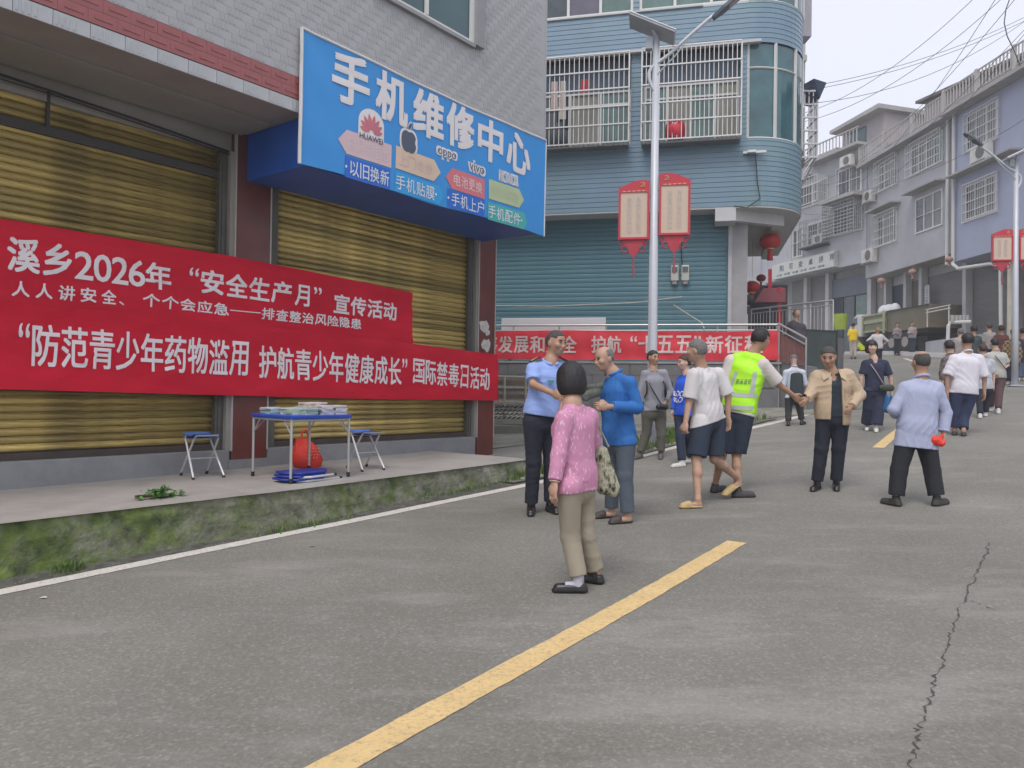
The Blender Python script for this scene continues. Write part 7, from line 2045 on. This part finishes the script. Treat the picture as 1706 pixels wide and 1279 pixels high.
link('hat_cloth', g.mesh('hat_cloth', mat('hat_camo', (.10, .11, .095), rough=.85, var=.5, scale=22), np.array(hp)), None, hat)

# D woman in grey shirt with bag straps
GS = cloth('light_grey_shirt', (.27, .27, .30), var=.08)
OT = cloth('olive_grey_trousers', (.12, .115, .095), var=.12)
P = person('walker in light grey shirt and olive trousers with black straps, by the verge', (((1072, 762), (1052, 767)), ((1101, 760), (1100, 768))),
    dict(hd=(1088, 596), nk=(1088, 616), sA=(1073, 622), sB=(1107, 621), eA=(1067, 650), wA=(1069, 677), eB=(1117, 651), wB=(1107, 672, -.05), pA=(1079, 686), pB=(1100, 687), kA=(1077, 722, .05), kB=(1102, 724)),
    face=(.15, -1), head=(.5, -.85, -.05), H=1.55, skin_=SK_TAN, shirt=dict(m=GS, hem=.02, sleeve=1.75, sw=.018, w=.018, wr=.005), trousers=dict(m=OT, w=.028, hem=.93), hair=('full', HAIR_B), shoes=('high', SHOE_G))
addmesh(P, 'shoulder_strap', MB().tube([fr_(P, -.11, .43, .13), fr_(P, -.05, .30, .148), fr_(P, .06, .12, .150), fr_(P, .10, .06, .145)], .010, 5), SHOE_B)
for sx in (-1, 1): addmesh(P, 'backpack_strap', MB().tube([fr_(P, sx * .125, .48, .02), fr_(P, sx * .135, .42, .115), fr_(P, sx * .145, .28, .13), fr_(P, sx * .155, .22, .05)], .013, 5), SHOE_B)
pc = fr_(P, .06, .08, .18); pu = thing('waist_pouch', 'black pouch on the grey-shirted walker’s belly', 'bag', pc - Vector((0, 0, .05)))
g = Field(N3(pc) - .14, N3(pc) + .14, .011); g.cap(N3(pc) - P['lat'] * .05, N3(pc) + P['lat'] * .05, .04, .045, k=.01); link('pouch_body', g.mesh('pouch_body', SHOE_B, N3(pu.location)), None, pu)
addmesh(P, 'shoulder_bag', (lambda mb: mb.lathe(fr_(P, .25, .22, -.05), [(.05, 0), (.07, .05), (.06, .22), (.03, .25)], 10))(MB()), cloth('dark_blue_bag', (.02, .03, .09)))

# E person in bright blue jacket
BJ = cloth('bright_blue_jacket', (.02, .10, .62), var=.08)
P = person('woman in bright blue lettered jacket facing left behind the white-shirted man', (((1141, 777), (1118, 780)), ((1152, 770), (1135, 773))),
    dict(hd=(1140, 604), nk=(1145, 623), sA=(1134, 632), sB=(1158, 632), eA=(1127, 658), wA=(1122, 684, -.05), eB=(1163, 658), wB=(1160, 684), pA=(1133, 692), pB=(1150, 693)),
    face=(-.75, -.65), head=(-.97, -.2, -.05), H=1.50, skin_=SK_PALE, shirt=dict(m=BJ, hem=-.0, sleeve=1.9, sw=.026, w=.026), trousers=dict(m=cloth('dark_navy_jeans', (.02, .03, .06)), w=.028, hem=.96), hair=('full', HAIR_BR), shoes=('high', SHOE_W), footd=((-1, -.25), (-1, -.25)))
t_ = MB()
def fj(a, c): 
    th_ = a / .165; return V(P['hip'] + P['up'] * (.22 + c) + P['lat'] * (.178 * sin(th_) ) + P['fwd'] * (.150 * cos(th_)))
for row, (x0_, x1_, zc_, n_) in enumerate(((-.15, .10, .085, 5), (-.12, .05, .0, 3))):
    for k_ in range(n_):     # illegible brush script, one loop per letter
        xa = x0_ + (x1_ - x0_) * k_ / n_; w_ = (x1_ - x0_) / n_
        pts_ = [fj(xa + w_ * (.5 + .42 * cos(u_ * 5.2 + k_ * 1.9)), zc_ + .034 * sin(u_ * 4.1 + k_ * 2.3)) + V(P['fwd']) * .004 for u_ in np.linspace(0, 1, 9)]
        t_.tube(pts_, .007, 4)
addmesh(P, 'jacket_lettering', t_, M_SW, smooth=False)

# F man in white T-shirt and navy shorts walking away to the left
WT = cloth('white_tshirt', (.58, .56, .56), var=.04)
SHO = cloth('dark_navy_shorts', (.02, .032, .055), var=.12)
P = person('grey-haired man in white T-shirt and dark shorts striding left in yellow slippers', (((1166, 847), (1137, 846)), ((1230, 826), (1209, 835))),
    dict(hd=(1161, 584, -.05), nk=(1168, 612, .0), sA=(1156, 624), sB=(1197, 622), eA=(1148, 668), wA=(1142, 704, -.06), eB=(1213, 660), wB=(1213, 696), pA=(1170, 702), pB=(1192, 702), kA=(1160, 765, -.14), kB=(1190, 764, .04)),
    face=(-.72, .70), head=(-.85, .50, -.05), H=1.70, skin_=SK_OLD, headr=1.02, hands=('fist', 'relax'), lift=(0, .15),
    shirt=dict(m=WT, hem=-.01, sleeve=.92, sw=.030, w=.026, belly=1.03, collar=False, wr=.007, wf=34, hemtilt=(.14, 0, 0)), trousers=dict(m=SHO, w=.036, hem=.93, short=True, flare=.012, belt=.1, seat=1.05), hair=('short', HAIR_G), shoes=('slipper', SLIP_Y), footd=((-1, -.05), (-.8, -.3)))

# G man in yellow-green vest
WS_ = cloth('off_white_shirt', (.60, .55, .52), var=.04)
P = person('black-haired man in a fluorescent yellow vest reaching out to the beige-jacketed man', (((1190, 820), (1206, 818)), ((1229, 829), (1250, 828))),
    dict(hd=(1267, 565, -.02), nk=(1252, 592), sA=(1217, 600), sB=(1272, 606), eA=(1208, 640), wA=(1208, 680), eB=(1297, 640, .05), wB=(1322, 659, .12), pA=(1216, 692), pB=(1240, 692), kA=(1203, 757), kB=(1227, 757)),
    face=(.45, .85), head=(.80, .55, -.25), H=1.75, skin_=SK_TAN, headr=1.0, hands=('relax', 'relax'),
    shirt=dict(m=WS_, hem=.02, sleeve=.90, sw=.030, w=.020, belly=1.0, collar=False), trousers=dict(m=SHO, w=.034, hem=.95, short=True, flare=.01, belt=.08), hair=('full', HAIR_B), shoes=('high', mat('dark_clog', (.05, .045, .045), rough=.7)), footd=((.7, .5), (1, -.05)), build_=1.0)
VY = mat('fluorescent_vest', (.42, .86, .02), rough=.6, var=.05, scale=4, bump=.3, bscale=12); VG = mat('reflective_tape', (.42, .45, .44), rough=.45, var=.06)
g = Field(P['hip'] - .4, P['nk'] + .4, P['h']); s = P['s']
bot = P['hip'] + P['up'] * .045; w = .036
g.slab(bot - P['up'] * .03, P['hip'] + P['up'] * .12, P['lat'], P['fwd'], .148 + w, .142 + w, .105 + w, .10 + w, k=.04); g.slab(P['hip'] + P['up'] * .10, P['chest'], P['lat'], P['fwd'], .140 + w, .155 + w, .10 + w, .10 + w, k=.04)
for q in ('sA', 'sB'): g.cap(P[q] + (P['nk'] - P[q]) * .30, P['nk'] - P['up'] * .02, .072, .074, k=.04)
g.cap(P['chest'], P['nk'] - P['up'] * .05, .125, .09, k=.05)
g.wrinkle(.004, 32, 5); g.plane(bot, -P['up'])
for q in ('sA', 'sB'): g.ell(P[q] + unit(P[q] - P['nk']) * .045 - P['up'] * .03, (P['lat'], P['fwd'], P['up']), (.06, .13, .10), sub=True)
g.ell(P['nk'] + P['up'] * .05, (P['lat'], P['fwd'], P['up']), (.072, .085, .058), sub=True)
vest = link('vest', g.mesh('vest', VY, P['root']), None, P['t'])
# reflective bands: project on the back of the vest
import mathutils
bvh = mathutils.bvhtree.BVHTree.FromPolygons([v.co.copy() for v in vest.data.vertices], [tuple(p.vertices) for p in vest.data.polygons])
rt = V(P['root'])
def on_back(x, z, lift=.004):
    o_ = fr_(P, x, z, -.6) - rt; hit = bvh.ray_cast(o_, V(P['fwd']))
    if hit[0] is None: hit = (fr_(P, x, z, -.12) - rt, -V(P['fwd']))
    return hit[0] + rt - V(P['fwd']) * lift
def band(x0, z0, x1, z1, wd, n=16):
    mb = MB(); d_ = Vector((x1 - x0, z1 - z0)).normalized(); nx, nz = -d_.y, d_.x
    mb.grid(lambda u, v: tuple(on_back(x0 + (x1 - x0) * u + nx * wd * v, z0 + (z1 - z0) * u + nz * wd * v)), np.linspace(0, 1, n), (-.5, 0, .5)); return mb
for i, bd_ in enumerate(((-.17, .10, .17, .085, .048), (-.175, .245, .175, .225, .048), (-.135, .25, -.095, .50, .042), (.125, .235, .105, .49, .042))):
    e = addmesh(P, 'reflective_tape', band(*bd_), VG)
mb = MB(); sgx = 1 if P['lat'][0] > 0 else -1
put_text(mb, '辰溪道安', lambda a, c: on_back(a, c, .006), -.075, .095, .355, .415, bold=.0); addmesh(P, 'vest_lettering', mb, M_DK, smooth=False)

# H man in beige jacket
BG = cloth('beige_jacket', (.46, .35, .24), var=.07)
DP = cloth('dark_slate_polo', (.022, .032, .045), var=.12)
P = person('man in open beige jacket and dark trousers looking down at an outstretched hand', (((1366, 813), (1350, 821)), ((1393, 812), (1394, 820))),
    dict(hd=(1380, 594, -.05), nk=(1386, 621), sA=(1361, 628), sB=(1412, 626), eA=(1352, 652, -.05), wA=(1343, 666, -.22), eB=(1432, 658, -.02), wB=(1418, 678, -.20), pA=(1374, 697), pB=(1400, 697)),
    face=(-.15, -1), head=(-.42, -.82, -.38), H=1.66, skin_=SK_TAN, headr=1.0, hands=('relax', 'relax'),
    shirt=dict(m=DP, hem=.02, sleeve=.5, sw=.005, w=.010, vneck=.6), trousers=dict(m=NV, w=.030, hem=.97), hair=('short', HAIR_SG), shoes=('high', SHOE_B), build_=1.0)
# jacket: shell around the trunk, open at the front
g = Field(P['hip'] - .35, P['nk'] + .35, P['h']); w = .042; bot = P['hip'] - P['up'] * .01
g.slab(bot - P['up'] * .03, P['hip'] + P['up'] * .12, P['lat'], P['fwd'], .148 + w, .144 + w, .112 + w, .108 + w, k=.04); g.slab(P['hip'] + P['up'] * .10, P['chest'], P['lat'], P['fwd'], .144 + w, .155 + w, .105 + w, .100 + w, k=.04)
for S_, E_, W_ in ((P['sA'], P['eA'], P['wA']), (P['sB'], P['eB'], P['wB'])):
    g.cap(S_, P['nk'] - P['up'] * .02, .072, .075, k=.04); g.cap(S_, E_, .078, .068, k=.03); n_ = unit(W_ - E_); g.cap(E_, W_, .066, .052, k=.02, cut=[(W_ - n_ * .01, n_)])
g.wrinkle(.006, 36, 8)
X, Y, Z = np.meshgrid(*[g.lo[i] + g.h * np.arange(g.n[i]) for i in range(3)], indexing='ij', sparse=True)
lx = (X - P['hip'][0]) * P['lat'][0] + (Y - P['hip'][1]) * P['lat'][1] + 0 * Z; fy = (X - P['hip'][0]) * P['fwd'][0] + (Y - P['hip'][1]) * P['fwd'][1] + 0 * Z; zz_ = (Z - bot[2]) + 0 * X
cutz = np.minimum(np.minimum(fy + .02 - .0 * zz_, (.050 + .03 * np.clip(.5 - zz_, -1, 1)) - np.abs(lx - .012)), .60 - zz_)
g.F = np.maximum(g.F, cutz.astype(np.float32))
hemc = np.maximum(-(zz_ + .02 * (lx > .05) * 2 + .035 * (lx > .05)), -9); arm_zone = np.abs(lx) > .24
g.F = np.where(arm_zone, g.F, np.maximum(g.F, (-(zz_ + .06 * (lx > 0))).astype(np.float32)))
g.ell(P['nk'] + P['up'] * .05 + P['fwd'] * .02, (P['lat'], P['fwd'], P['up']), (.072, .09, .06), sub=True)
jk = link('jacket', g.mesh('jacket', BG, P['root']), None, P['t'])
for sg in (-1, 1):
    c0_ = fr_(P, sg * .075, .50, .06); mb = MB(); l_ = V(P['lat']) * sg; f_ = V(P['fwd'])
    mb.prism([c0_ + Vector((0, 0, .045)) - f_ * .02 - l_ * .02, c0_ + l_ * .06 + Vector((0, 0, .0)), c0_ + l_ * .045 + Vector((0, 0, -.075)) + f_ * .055, c0_ - l_ * .01 + Vector((0, 0, -.04)) + f_ * .06], f_ * .012)
    build('collar', mb, BG, jk)
bvj = mathutils.bvhtree.BVHTree.FromPolygons([v.co.copy() for v in jk.data.vertices], [tuple(p.vertices) for p in jk.data.polygons]); rt = V(P['root'])
def front(x, z, l_=.004):
    o_ = fr_(P, x, z, .8) - rt; hit = bvj.ray_cast(o_, -V(P['fwd'])); hp_ = hit[0] if hit[0] is not None else fr_(P, x, z, .15) - rt
    return tuple(hp_ + rt + V(P['fwd']) * l_)
mb = MB(); mb.grid(lambda u, v: front(.105 + .055 * u, .33 - .04 * v, .006), (0, .5, 1), (0, .5, 1)); build('pocket_flap', mb, cloth('beige_dark', (.36, .27, .18)), jk)
mb = MB(); mb.tube([front(.100, .33), front(.165, .33), front(.165, .22), front(.100, .22), front(.100, .33)], .0035, 4); build('pocket_seam', mb, cloth('beige_dark', (.36, .27, .18)), jk)

# I woman in navy
ND = cloth('navy_blue_blouse', (.022, .028, .060), var=.12)
P = person('woman in navy blouse and wide trousers with a cross-body bag, facing the camera', (((1446, 714), (1443, 720)), ((1459, 716), (1460, 723))),
    dict(hd=(1452, 578), nk=(1456, 597), sA=(1441, 605), sB=(1475, 605), eA=(1435, 630), wA=(1434, 652), eB=(1484, 632), wB=(1485, 655), pA=(1448, 652), pB=(1467, 652)),
    face=(-.05, -1), head=(-.12, -1, 0), H=1.56, skin_=SK_PALE, shirt=dict(m=ND, hem=.0, sleeve=.72, sw=.024, w=.020, vneck=.9, collar=False), trousers=dict(m=ND, w=.034, hem=.90, flare=.045, wf=30), hair=('bob', HAIR_B), shoes=('high', SHOE_W), headr=1.06)
addmesh(P, 'bag_strap', MB().tube([fr_(P, -.10, .46, .10), fr_(P, -.03, .33, .145), fr_(P, .08, .14, .15), fr_(P, .15, .02, .12)], .009, 5), mat('strap_tan', (.34, .27, .26), rough=.7))
pc = at(1477, 646, P['d'] - .16); pu = thing('crossbody_bag', 'dark green cross-body bag on the navy woman’s hip', 'bag', pc - Vector((0, 0, .07)))
g = Field(N3(pc) - .22, N3(pc) + .22, .012); g.cap(N3(pc) - P['lat'] * .07, N3(pc) + P['lat'] * .07, .055, .06, k=.01, flat=((0, 1, 0), .6)); link('bag_body', g.mesh('bag_body', mat('dark_green_leather', (.035, .045, .035), rough=.5), N3(pu.location)), None, pu)

# J bald man in pale blue shirt
PB = cloth('pale_blue_shirt', (.36, .39, .53), var=.05)
P = person('balding man in pale blue shirt and black trousers seen from behind with feet apart', (((1486, 840), (1481, 842)), ((1553, 841), (1582, 842))),
    dict(hd=(1535, 603), nk=(1535, 630), sA=(1506, 645), sB=(1563, 645), eA=(1489, 682, -.02), wA=(1493, 690, .18), eB=(1576, 688), wB=(1572, 722, -.03), pA=(1512, 724), pB=(1540, 724), kA=(1498, 782), kB=(1553, 784, -.02)),
    face=(.05, 1), head=(0, 1, .0), H=1.64, skin_=SK_TAN, headr=1.0, hands=('relax', 'fist'), facemarks=False,
    shirt=dict(m=PB, hem=-.135, sleeve=1.9, sw=.026, w=.026, belly=1.06, wr=.006), trousers=dict(m=cloth('black_trousers', (.014, .015, .02)), w=.032, hem=.93, flare=.012), hair=('balding', HAIR_SG), shoes=('high', mat('dark_grey_shoe', (.04, .038, .034), rough=.7)), footd=((-.35, .8), (.85, .45)), build_=1.06)
for q_, w_ in (('A', P['wA']), ('B', P['wB'])):
    e0 = V(P['e' + q_]); w0 = V(w_); ad = (w0 - e0).normalized(); x_ = ad.orthogonal().normalized(); y_ = ad.cross(x_); c1 = e0.lerp(w0, .86)
    addmesh(P, 'cuff', MB().tube([c1 + (x_ * cos(a) + y_ * sin(a)) * .046 for a in np.linspace(0, 2 * pi, 17)], .011, 6), PB)
pc = at(1562, 734, P['d'] - .10); rbg = thing('small_red_bag', 'small crumpled red bag in the balding man’s right hand', 'bag', pc - Vector((0, 0, .08)))
g = Field(N3(pc) - .16, N3(pc) + .16, .008); g.cap(N3(pc) + (-.04, 0, .01), N3(pc) + (.03, 0, -.02), .05, .045, k=.02); g.cap(N3(pc), N3(at(1570, 724, P['d'] - .06)), .03, .015, k=.02); g.wrinkle(.009, 60, 4)
link('bag_body', g.mesh('bag_body', M_RB, N3(rbg.location)), None, rbg)
pc = at(1480, 672, P['d'] + .12); bbg = thing('blue_bag', 'small blue bag under the balding man’s left elbow', 'bag', pc - Vector((0, 0, .08)))
g = Field(N3(pc) - .2, N3(pc) + .2, .009); g.cap(N3(at(1481, 662, P['d'] + .12)), N3(at(1479, 681, P['d'] + .12)), .034, .045, k=.02); link('bag_body', g.mesh('bag_body', mat('blue_bag_cloth', (.02, .12, .30), rough=.5), N3(bbg.location)), None, bbg)

# K man in white shirt, back
P = person('tall black-haired man in loose white shirt and navy trousers walking away on the right', (((1590, 727), (1590, 721)), ((1605, 729), (1606, 722))),
    dict(hd=(1612, 567), nk=(1611, 587), sA=(1588, 597), sB=(1632, 597), eA=(1578, 628), wA=(1578, 652), eB=(1640, 630), wB=(1640, 653), pA=(1593, 656), pB=(1617, 656), kA=(1591, 690, .0), kB=(1606, 695)),
    face=(.05, 1), head=(.15, 1, 0), H=1.70, skin_=SK_TAN, headr=1.0, facemarks=False, hands=('relax', 'relax'),
    shirt=dict(m=cloth('loose_white_shirt', (.64, .62, .68), var=.04), hem=.0, sleeve=.92, sw=.036, w=.034, belly=1.08, wr=.008), trousers=dict(m=cloth('navy_trousers', (.02, .03, .075)), w=.03, hem=.86), hair=('full', HAIR_B), shoes=('low', SANDAL), build_=1.08)

# L stooping figure with pack
P = person('stooped figure in white top with dark backpack standing by the ramp', (((1314, 712), (1312, 706)), ((1334, 708), (1342, 706))),
    dict(hd=(1322, 598, .10), nk=(1323, 612, .05), sA=(1309, 620), sB=(1338, 620), eA=(1306, 640), wA=(1309, 655, .1), eB=(1342, 640), wB=(1340, 655, .1), pA=(1315, 665), pB=(1330, 665)),
    face=(0, 1), head=(.1, .8, -.6), H=1.36, skin_=skin('flushed_skin', (.42, .28, .26)), facemarks=False,
    shirt=dict(m=cloth('white_blue_top', (.50, .56, .64)), hem=.02, sleeve=1.2, sw=.026, w=.022), trousers=dict(m=cloth('charcoal_trousers', (.03, .033, .035)), w=.03, hem=.9), hair=('balding', HAIR_G), shoes=('high', SHOE_B))
g = Field(P['hip'] - .3, P['nk'] + .3, .012); 
g.slab(P['hip'] + P['up'] * .04 - P['fwd'] * .15, P['chest'] - P['fwd'] * .14 + P['up'] * .02, P['lat'], P['fwd'], .135, .11, .06, .05); link('backpack', g.mesh('backpack', cloth('dark_backpack', (.028, .04, .045)), P['root']), None, P['t'])

# M, N, O, P, Q, further walkers on the right
P = person('dark-haired woman in floral top mostly hidden behind the tall white-shirted man', (((1580, 712), (1580, 707)), ((1590, 711), (1590, 706))),
    dict(hd=(1581, 577), nk=(1583, 592), sA=(1573, 600), sB=(1598, 600), eA=(1569, 622), wA=(1571, 642), eB=(1600, 622), wB=(1600, 642), pA=(1579, 648), pB=(1594, 648)),
    face=(0, 1), H=1.55, facemarks=False, skin_=SK_PALE, shirt=dict(m=mat('floral_black_white', (.14, .12, .12), rough=.9, var=.95, scale=28), hem=-.02, sleeve=1.5, sw=.02, w=.02), trousers=dict(m=NV, w=.03), hair=('full', HAIR_B), shoes=('high', SHOE_B))
P = person('short woman in pale printed top and white shoes beside the grey-shirted man', (((1634, 699), (1631, 694)), ((1642, 696), (1642, 691))),
    dict(hd=(1637, 582), nk=(1638, 596), sA=(1628, 603), sB=(1652, 603), eA=(1625, 625), wA=(1628, 640), eB=(1655, 625), wB=(1655, 642), pA=(1633, 648), pB=(1647, 648)),
    face=(.0, 1), H=1.42, facemarks=False, skin_=SK_PALE, shirt=dict(m=mat('pale_print_top', (.42, .44, .50), rough=.9, var=.25, scale=20), hem=.0, sleeve=.8, sw=.02, w=.02), trousers=dict(m=NV, w=.026), hair=('full', HAIR_BR), shoes=('high', SHOE_W))
P = person('man in grey T-shirt and maroon trousers walking away with hands clasped behind his back', (((1652, 688), (1650, 682)), ((1663, 692), (1664, 686))),
    dict(hd=(1657, 572), nk=(1659, 585), sA=(1645, 592), sB=(1673, 592), eA=(1642, 610), wA=(1655, 621, -.1), eB=(1679, 608), wB=(1664, 620, -.1), pA=(1652, 630), pB=(1667, 630)),
    face=(0, 1), H=1.55, facemarks=False, skin_=SK_PALE, shirt=dict(m=cloth('grey_tshirt', (.40, .40, .37)), hem=.0, sleeve=.8, sw=.02, w=.024, belly=1.08), trousers=dict(m=cloth('maroon_trousers', (.085, .045, .052)), w=.03, hem=.92), hair=('short', HAIR_B), shoes=('high', SHOE_W), hands=('fist', 'fist'), build_=1.05)
addmesh(P, 'bag_strap', MB().tube([fr_(P, -.10, .44, -.13), fr_(P, .0, .30, -.15), fr_(P, .12, .14, -.145)], .009, 5), SHOE_B)
PL = mat('plaid_brown', (.30, .20, .11), rough=.9, var=.1)
N, L, b = nodes_of(PL); tc = N.new('ShaderNodeTexCoord'); ck = N.new('ShaderNodeTexChecker'); ck.inputs['Scale'].default_value = 14; ck.inputs['Color1'].default_value = (.36, .25, .13, 1); ck.inputs['Color2'].default_value = (.10, .065, .045, 1)
L.new(tc.outputs['Object'], ck.inputs['Vector']); L.new(ck.outputs['Color'], b.inputs['Base Color'])
P = person('person in brown plaid shirt and wide black trousers near the right lamp post', (((1679, 642), (1678, 638)), ((1689, 642), (1690, 638))),
    dict(hd=(1689, 554), nk=(1687, 566), sA=(1676, 571), sB=(1696, 571), eA=(1672, 586), wA=(1674, 600), eB=(1699, 586), wB=(1699, 600), pA=(1679, 602), pB=(1691, 602)),
    face=(.2, 1), H=1.60, facemarks=False, shirt=dict(m=PL, hem=-.03, sleeve=1.8, sw=.03, w=.03), trousers=dict(m=NV, w=.05, flare=.03), hair=('full', HAIR_B), shoes=('high', SHOE_W))
P = person('person in navy jacket cut off by the right edge of the picture', (((1697, 636), (1697, 632)), ((1707, 636), (1707, 632))),
    dict(hd=(1704, 552), nk=(1703, 564), sA=(1693, 570), sB=(1713, 570), eA=(1690, 586), wA=(1692, 600), eB=(1717, 586), wB=(1717, 600), pA=(1697, 602), pB=(1709, 602)),
    face=(.1, 1), H=1.60, facemarks=False, shirt=dict(m=cloth('navy_jacket', (.03, .03, .06)), hem=-.03, sleeve=1.8, sw=.03, w=.03), trousers=dict(m=cloth('blue_grey_skirt', (.10, .12, .20)), w=.04), hair=('short', HAIR_B), shoes=('high', SHOE_W))
for i, (px, py, top, sk, hr_, hh, lb) in enumerate((
    (1622, 642, (.04, .06, .06), SK_TAN, ('full', HAIR_B), 1.62, 'dark-haired walker glimpsed just right of the tall white-shirted man’s head'),
    (1668, 636, (.16, .05, .045), SK_TAN, ('full', HAIR_BR), 1.58, 'walker in dark red top beyond the grey T-shirted man'),
    (1600, 640, (.36, .32, .30), SK_PALE, ('short', HAIR_G), 1.55, 'grey-haired walker glimpsed left of the tall white-shirted man’s head'),
    (1648, 626, (.30, .28, .27), SK_PALE, ('short', HAIR_BR), 1.60, 'walker in pale beige top farthest back in the right hand crowd'))):
    g_ = ground(px, py); dd = g_.y; k = F_PX / dd; y0_ = py
    P = person(lb, (((px - 4, py + 2), (px - 4, py - 2)), ((px + 5, py + 2), (px + 5, py - 2))),
        dict(hd=(px, y0_ - 1.50 * k * hh / 1.62), nk=(px, y0_ - 1.34 * k * hh / 1.62), sA=(px - .15 * k, y0_ - 1.28 * k * hh / 1.62), sB=(px + .15 * k, y0_ - 1.28 * k * hh / 1.62), eA=(px - .21 * k, y0_ - 1.02 * k), wA=(px - .2 * k, y0_ - .80 * k), eB=(px + .21 * k, y0_ - 1.02 * k), wB=(px + .2 * k, y0_ - .80 * k), pA=(px - .08 * k, y0_ - .82 * k), pB=(px + .08 * k, y0_ - .82 * k)),
        face=(0, 1), H=hh, facemarks=False, skin_=sk, shirt=dict(m=cloth('crowd_top_%d' % i, top), hem=-.02, sleeve=1.0, w=.024), trousers=dict(m=NV, w=.03), hair=hr_, shoes=('high', SHOE_B), group='walkers in the right hand crowd')

# R yellow shirt, S hands on hips, T and U by the truck
YS = cloth('bright_yellow_shirt', (.78, .55, .02))
def far(lb, px, py, top, tm, arms, hh, face, hair_, sk=SK_TAN, sleeve=1.0, gr='people far up the street', belly=1.05, tw=.03, dd=None):
    g_ = ground(px, py); dd = g_.y; k = F_PX / dd * hh / 1.62
    A = {'down': (-.21, 1.02, -.2, .80, .21, 1.02, .2, .80, 0), 'hips': (-.36, 1.06, -.14, .94, .36, 1.06, .14, .94, 0), 'cross': (-.2, 1.04, .04, 1.06, .2, 1.04, -.04, 1.08, -.22)}[arms]
    return person(lb, (((px - .08 * k, py + .02 * k), (px - .08 * k, py - .02 * k)), ((px + .08 * k, py + .02 * k), (px + .08 * k, py - .02 * k))),
        dict(hd=(px, py - 1.50 * k), nk=(px, py - 1.33 * k), sA=(px - .15 * k, py - 1.28 * k), sB=(px + .15 * k, py - 1.28 * k), eA=(px + A[0] * k, py - A[1] * k), wA=(px + A[2] * k, py - A[3] * k, A[8]), eB=(px + A[4] * k, py - A[5] * k), wB=(px + A[6] * k, py - A[7] * k, A[8]), pA=(px - .08 * k, py - .82 * k), pB=(px + .08 * k, py - .82 * k)),
        face=face, H=hh, facemarks=False, skin_=sk, shirt=dict(m=top, hem=-.02, sleeve=sleeve, w=.028, belly=belly), trousers=dict(m=tm, w=tw), hair=hair_, shoes=('high', SHOE_B), group=gr, footd=((face[0], face[1]), (face[0], face[1])))
P = far('man in bright yellow shirt and cream trousers walking up the hill with a yellow bag', 1421, 598, YS, cloth('cream_trousers', (.42, .38, .32)), 'down', 1.70, (.1, 1), ('full', HAIR_B))
pc = V(P['wB']) + Vector((.12, 0, -.05)); yb_ = thing('yellow_bag', 'bright yellow-green bag in the yellow-shirted man’s hand', 'bag', pc - Vector((0, 0, .35)))
build('bag_body', MB().prism([pc, pc + Vector((.12, 0, -.1)), pc + Vector((.34, 0, -.33)), pc + Vector((.05, 0, -.40)), pc + Vector((-.08, 0, -.2))], (0, .12, 0)), mat('lime_bag', (.62, .68, .02), rough=.5), yb_, bevel=.02)
far('person in white T-shirt with hands on hips behind the navy woman', 1462, 619, WT, NV, 'hips', 1.62, (0, -1), ('cropped', HAIR_G))
far('person in mottled grey top with folded arms standing by the truck wheels, left of two', 1495, 592, mat('mottled_grey', (.22, .21, .23), rough=.9, var=.5, scale=12), NV, 'cross', 1.60, (0, -1), ('full', HAIR_B), sleeve=1.3)
far('person in pinkish grey top with folded arms standing by the truck, right of two', 1520, 591, cloth('pink_grey_top', (.34, .29, .30)), cloth('teal_dark_trousers', (.03, .05, .065)), 'cross', 1.62, (0, -1), ('short', HAIR_B), sleeve=1.5)
far('person in pale blue top standing at the far glass doors left of the truck', 1407, 566, cloth('pale_blue_far', (.45, .52, .60)), cloth('blue_grey_far', (.12, .18, .24)), 'down', 1.60, (.3, -1), ('full', HAIR_B))

# V man sitting on the landing behind the ramp rail
dv = 21.0
g = Field(N3(at(1300, 580, dv)) - .2, N3(at(1355, 510, dv)) + .2, .022)
z0 = at(1327, 560, dv)
t = thing('person', 'hunched man in dark grey coat seen above the ramp rail', 'person', z0, 'people in the street')
hc = N3(at(1328, 523, dv)); 
g.ell(hc, ((1, 0, 0), (0, 1, 0), (0, 0, 1)), (.088, .105, .125), k=.01); g.cap(hc, N3(at(1325, 537, dv)), .05, .06, k=.03); g.cap(N3(at(1325, 540, dv)), N3(at(1330, 572, dv)), .10, .14, k=.03)
link('body', g.mesh('body', SK_OLD, N3(z0)), None, t)
g2_ = Field(N3(at(1300, 580, dv)) - .3, N3(at(1355, 510, dv)) + .3, .022)
g2_.cap(N3(at(1322, 544, dv)), N3(at(1328, 575, dv)), .17, .24, k=.05); g2_.cap(N3(at(1316, 543, dv)), N3(at(1336, 545, dv)), .10, .11, k=.05); g2_.cap(N3(at(1338, 548, dv)), N3(at(1344, 566, dv - .1)), .09, .07, k=.04); g2_.wrinkle(.01, 16, 2)
link('coat', g2_.mesh('coat', cloth('dark_grey_coat', (.06, .055, .065)), N3(z0)), None, t)
g3_ = Field(hc - .25, hc + .25, .02); g3_.ell(hc + (0, .03, .02), ((1, 0, 0), (0, 1, 0), (0, 0, 1)), (.098, .11, .128), k=0, cut=[(hc + (0, -.03, 0), np.array((0, -1, 0)))]); link('hair', g3_.mesh('hair', HAIR_SG, N3(z0)), None, t)
# ------------------------------------------------------------------ damp air softening the far houses
hz = MB().box(W0, -60, 60, -12, 110, -4, 30)
hm = bpy.data.materials.new('haze_air'); hm.use_nodes = True; hm.node_tree.nodes.clear()
ho = hm.node_tree.nodes.new('ShaderNodeOutputMaterial'); hv = hm.node_tree.nodes.new('ShaderNodeVolumePrincipled')
hv.inputs['Color'].default_value = (.965, .98, 1.0, 1); hv.inputs['Density'].default_value = .0027; hv.inputs['Anisotropy'].default_value = .2
hm.node_tree.links.new(hv.outputs[0], ho.inputs['Volume'])
o = build('haze', hz, hm); o['kind'] = 'stuff'
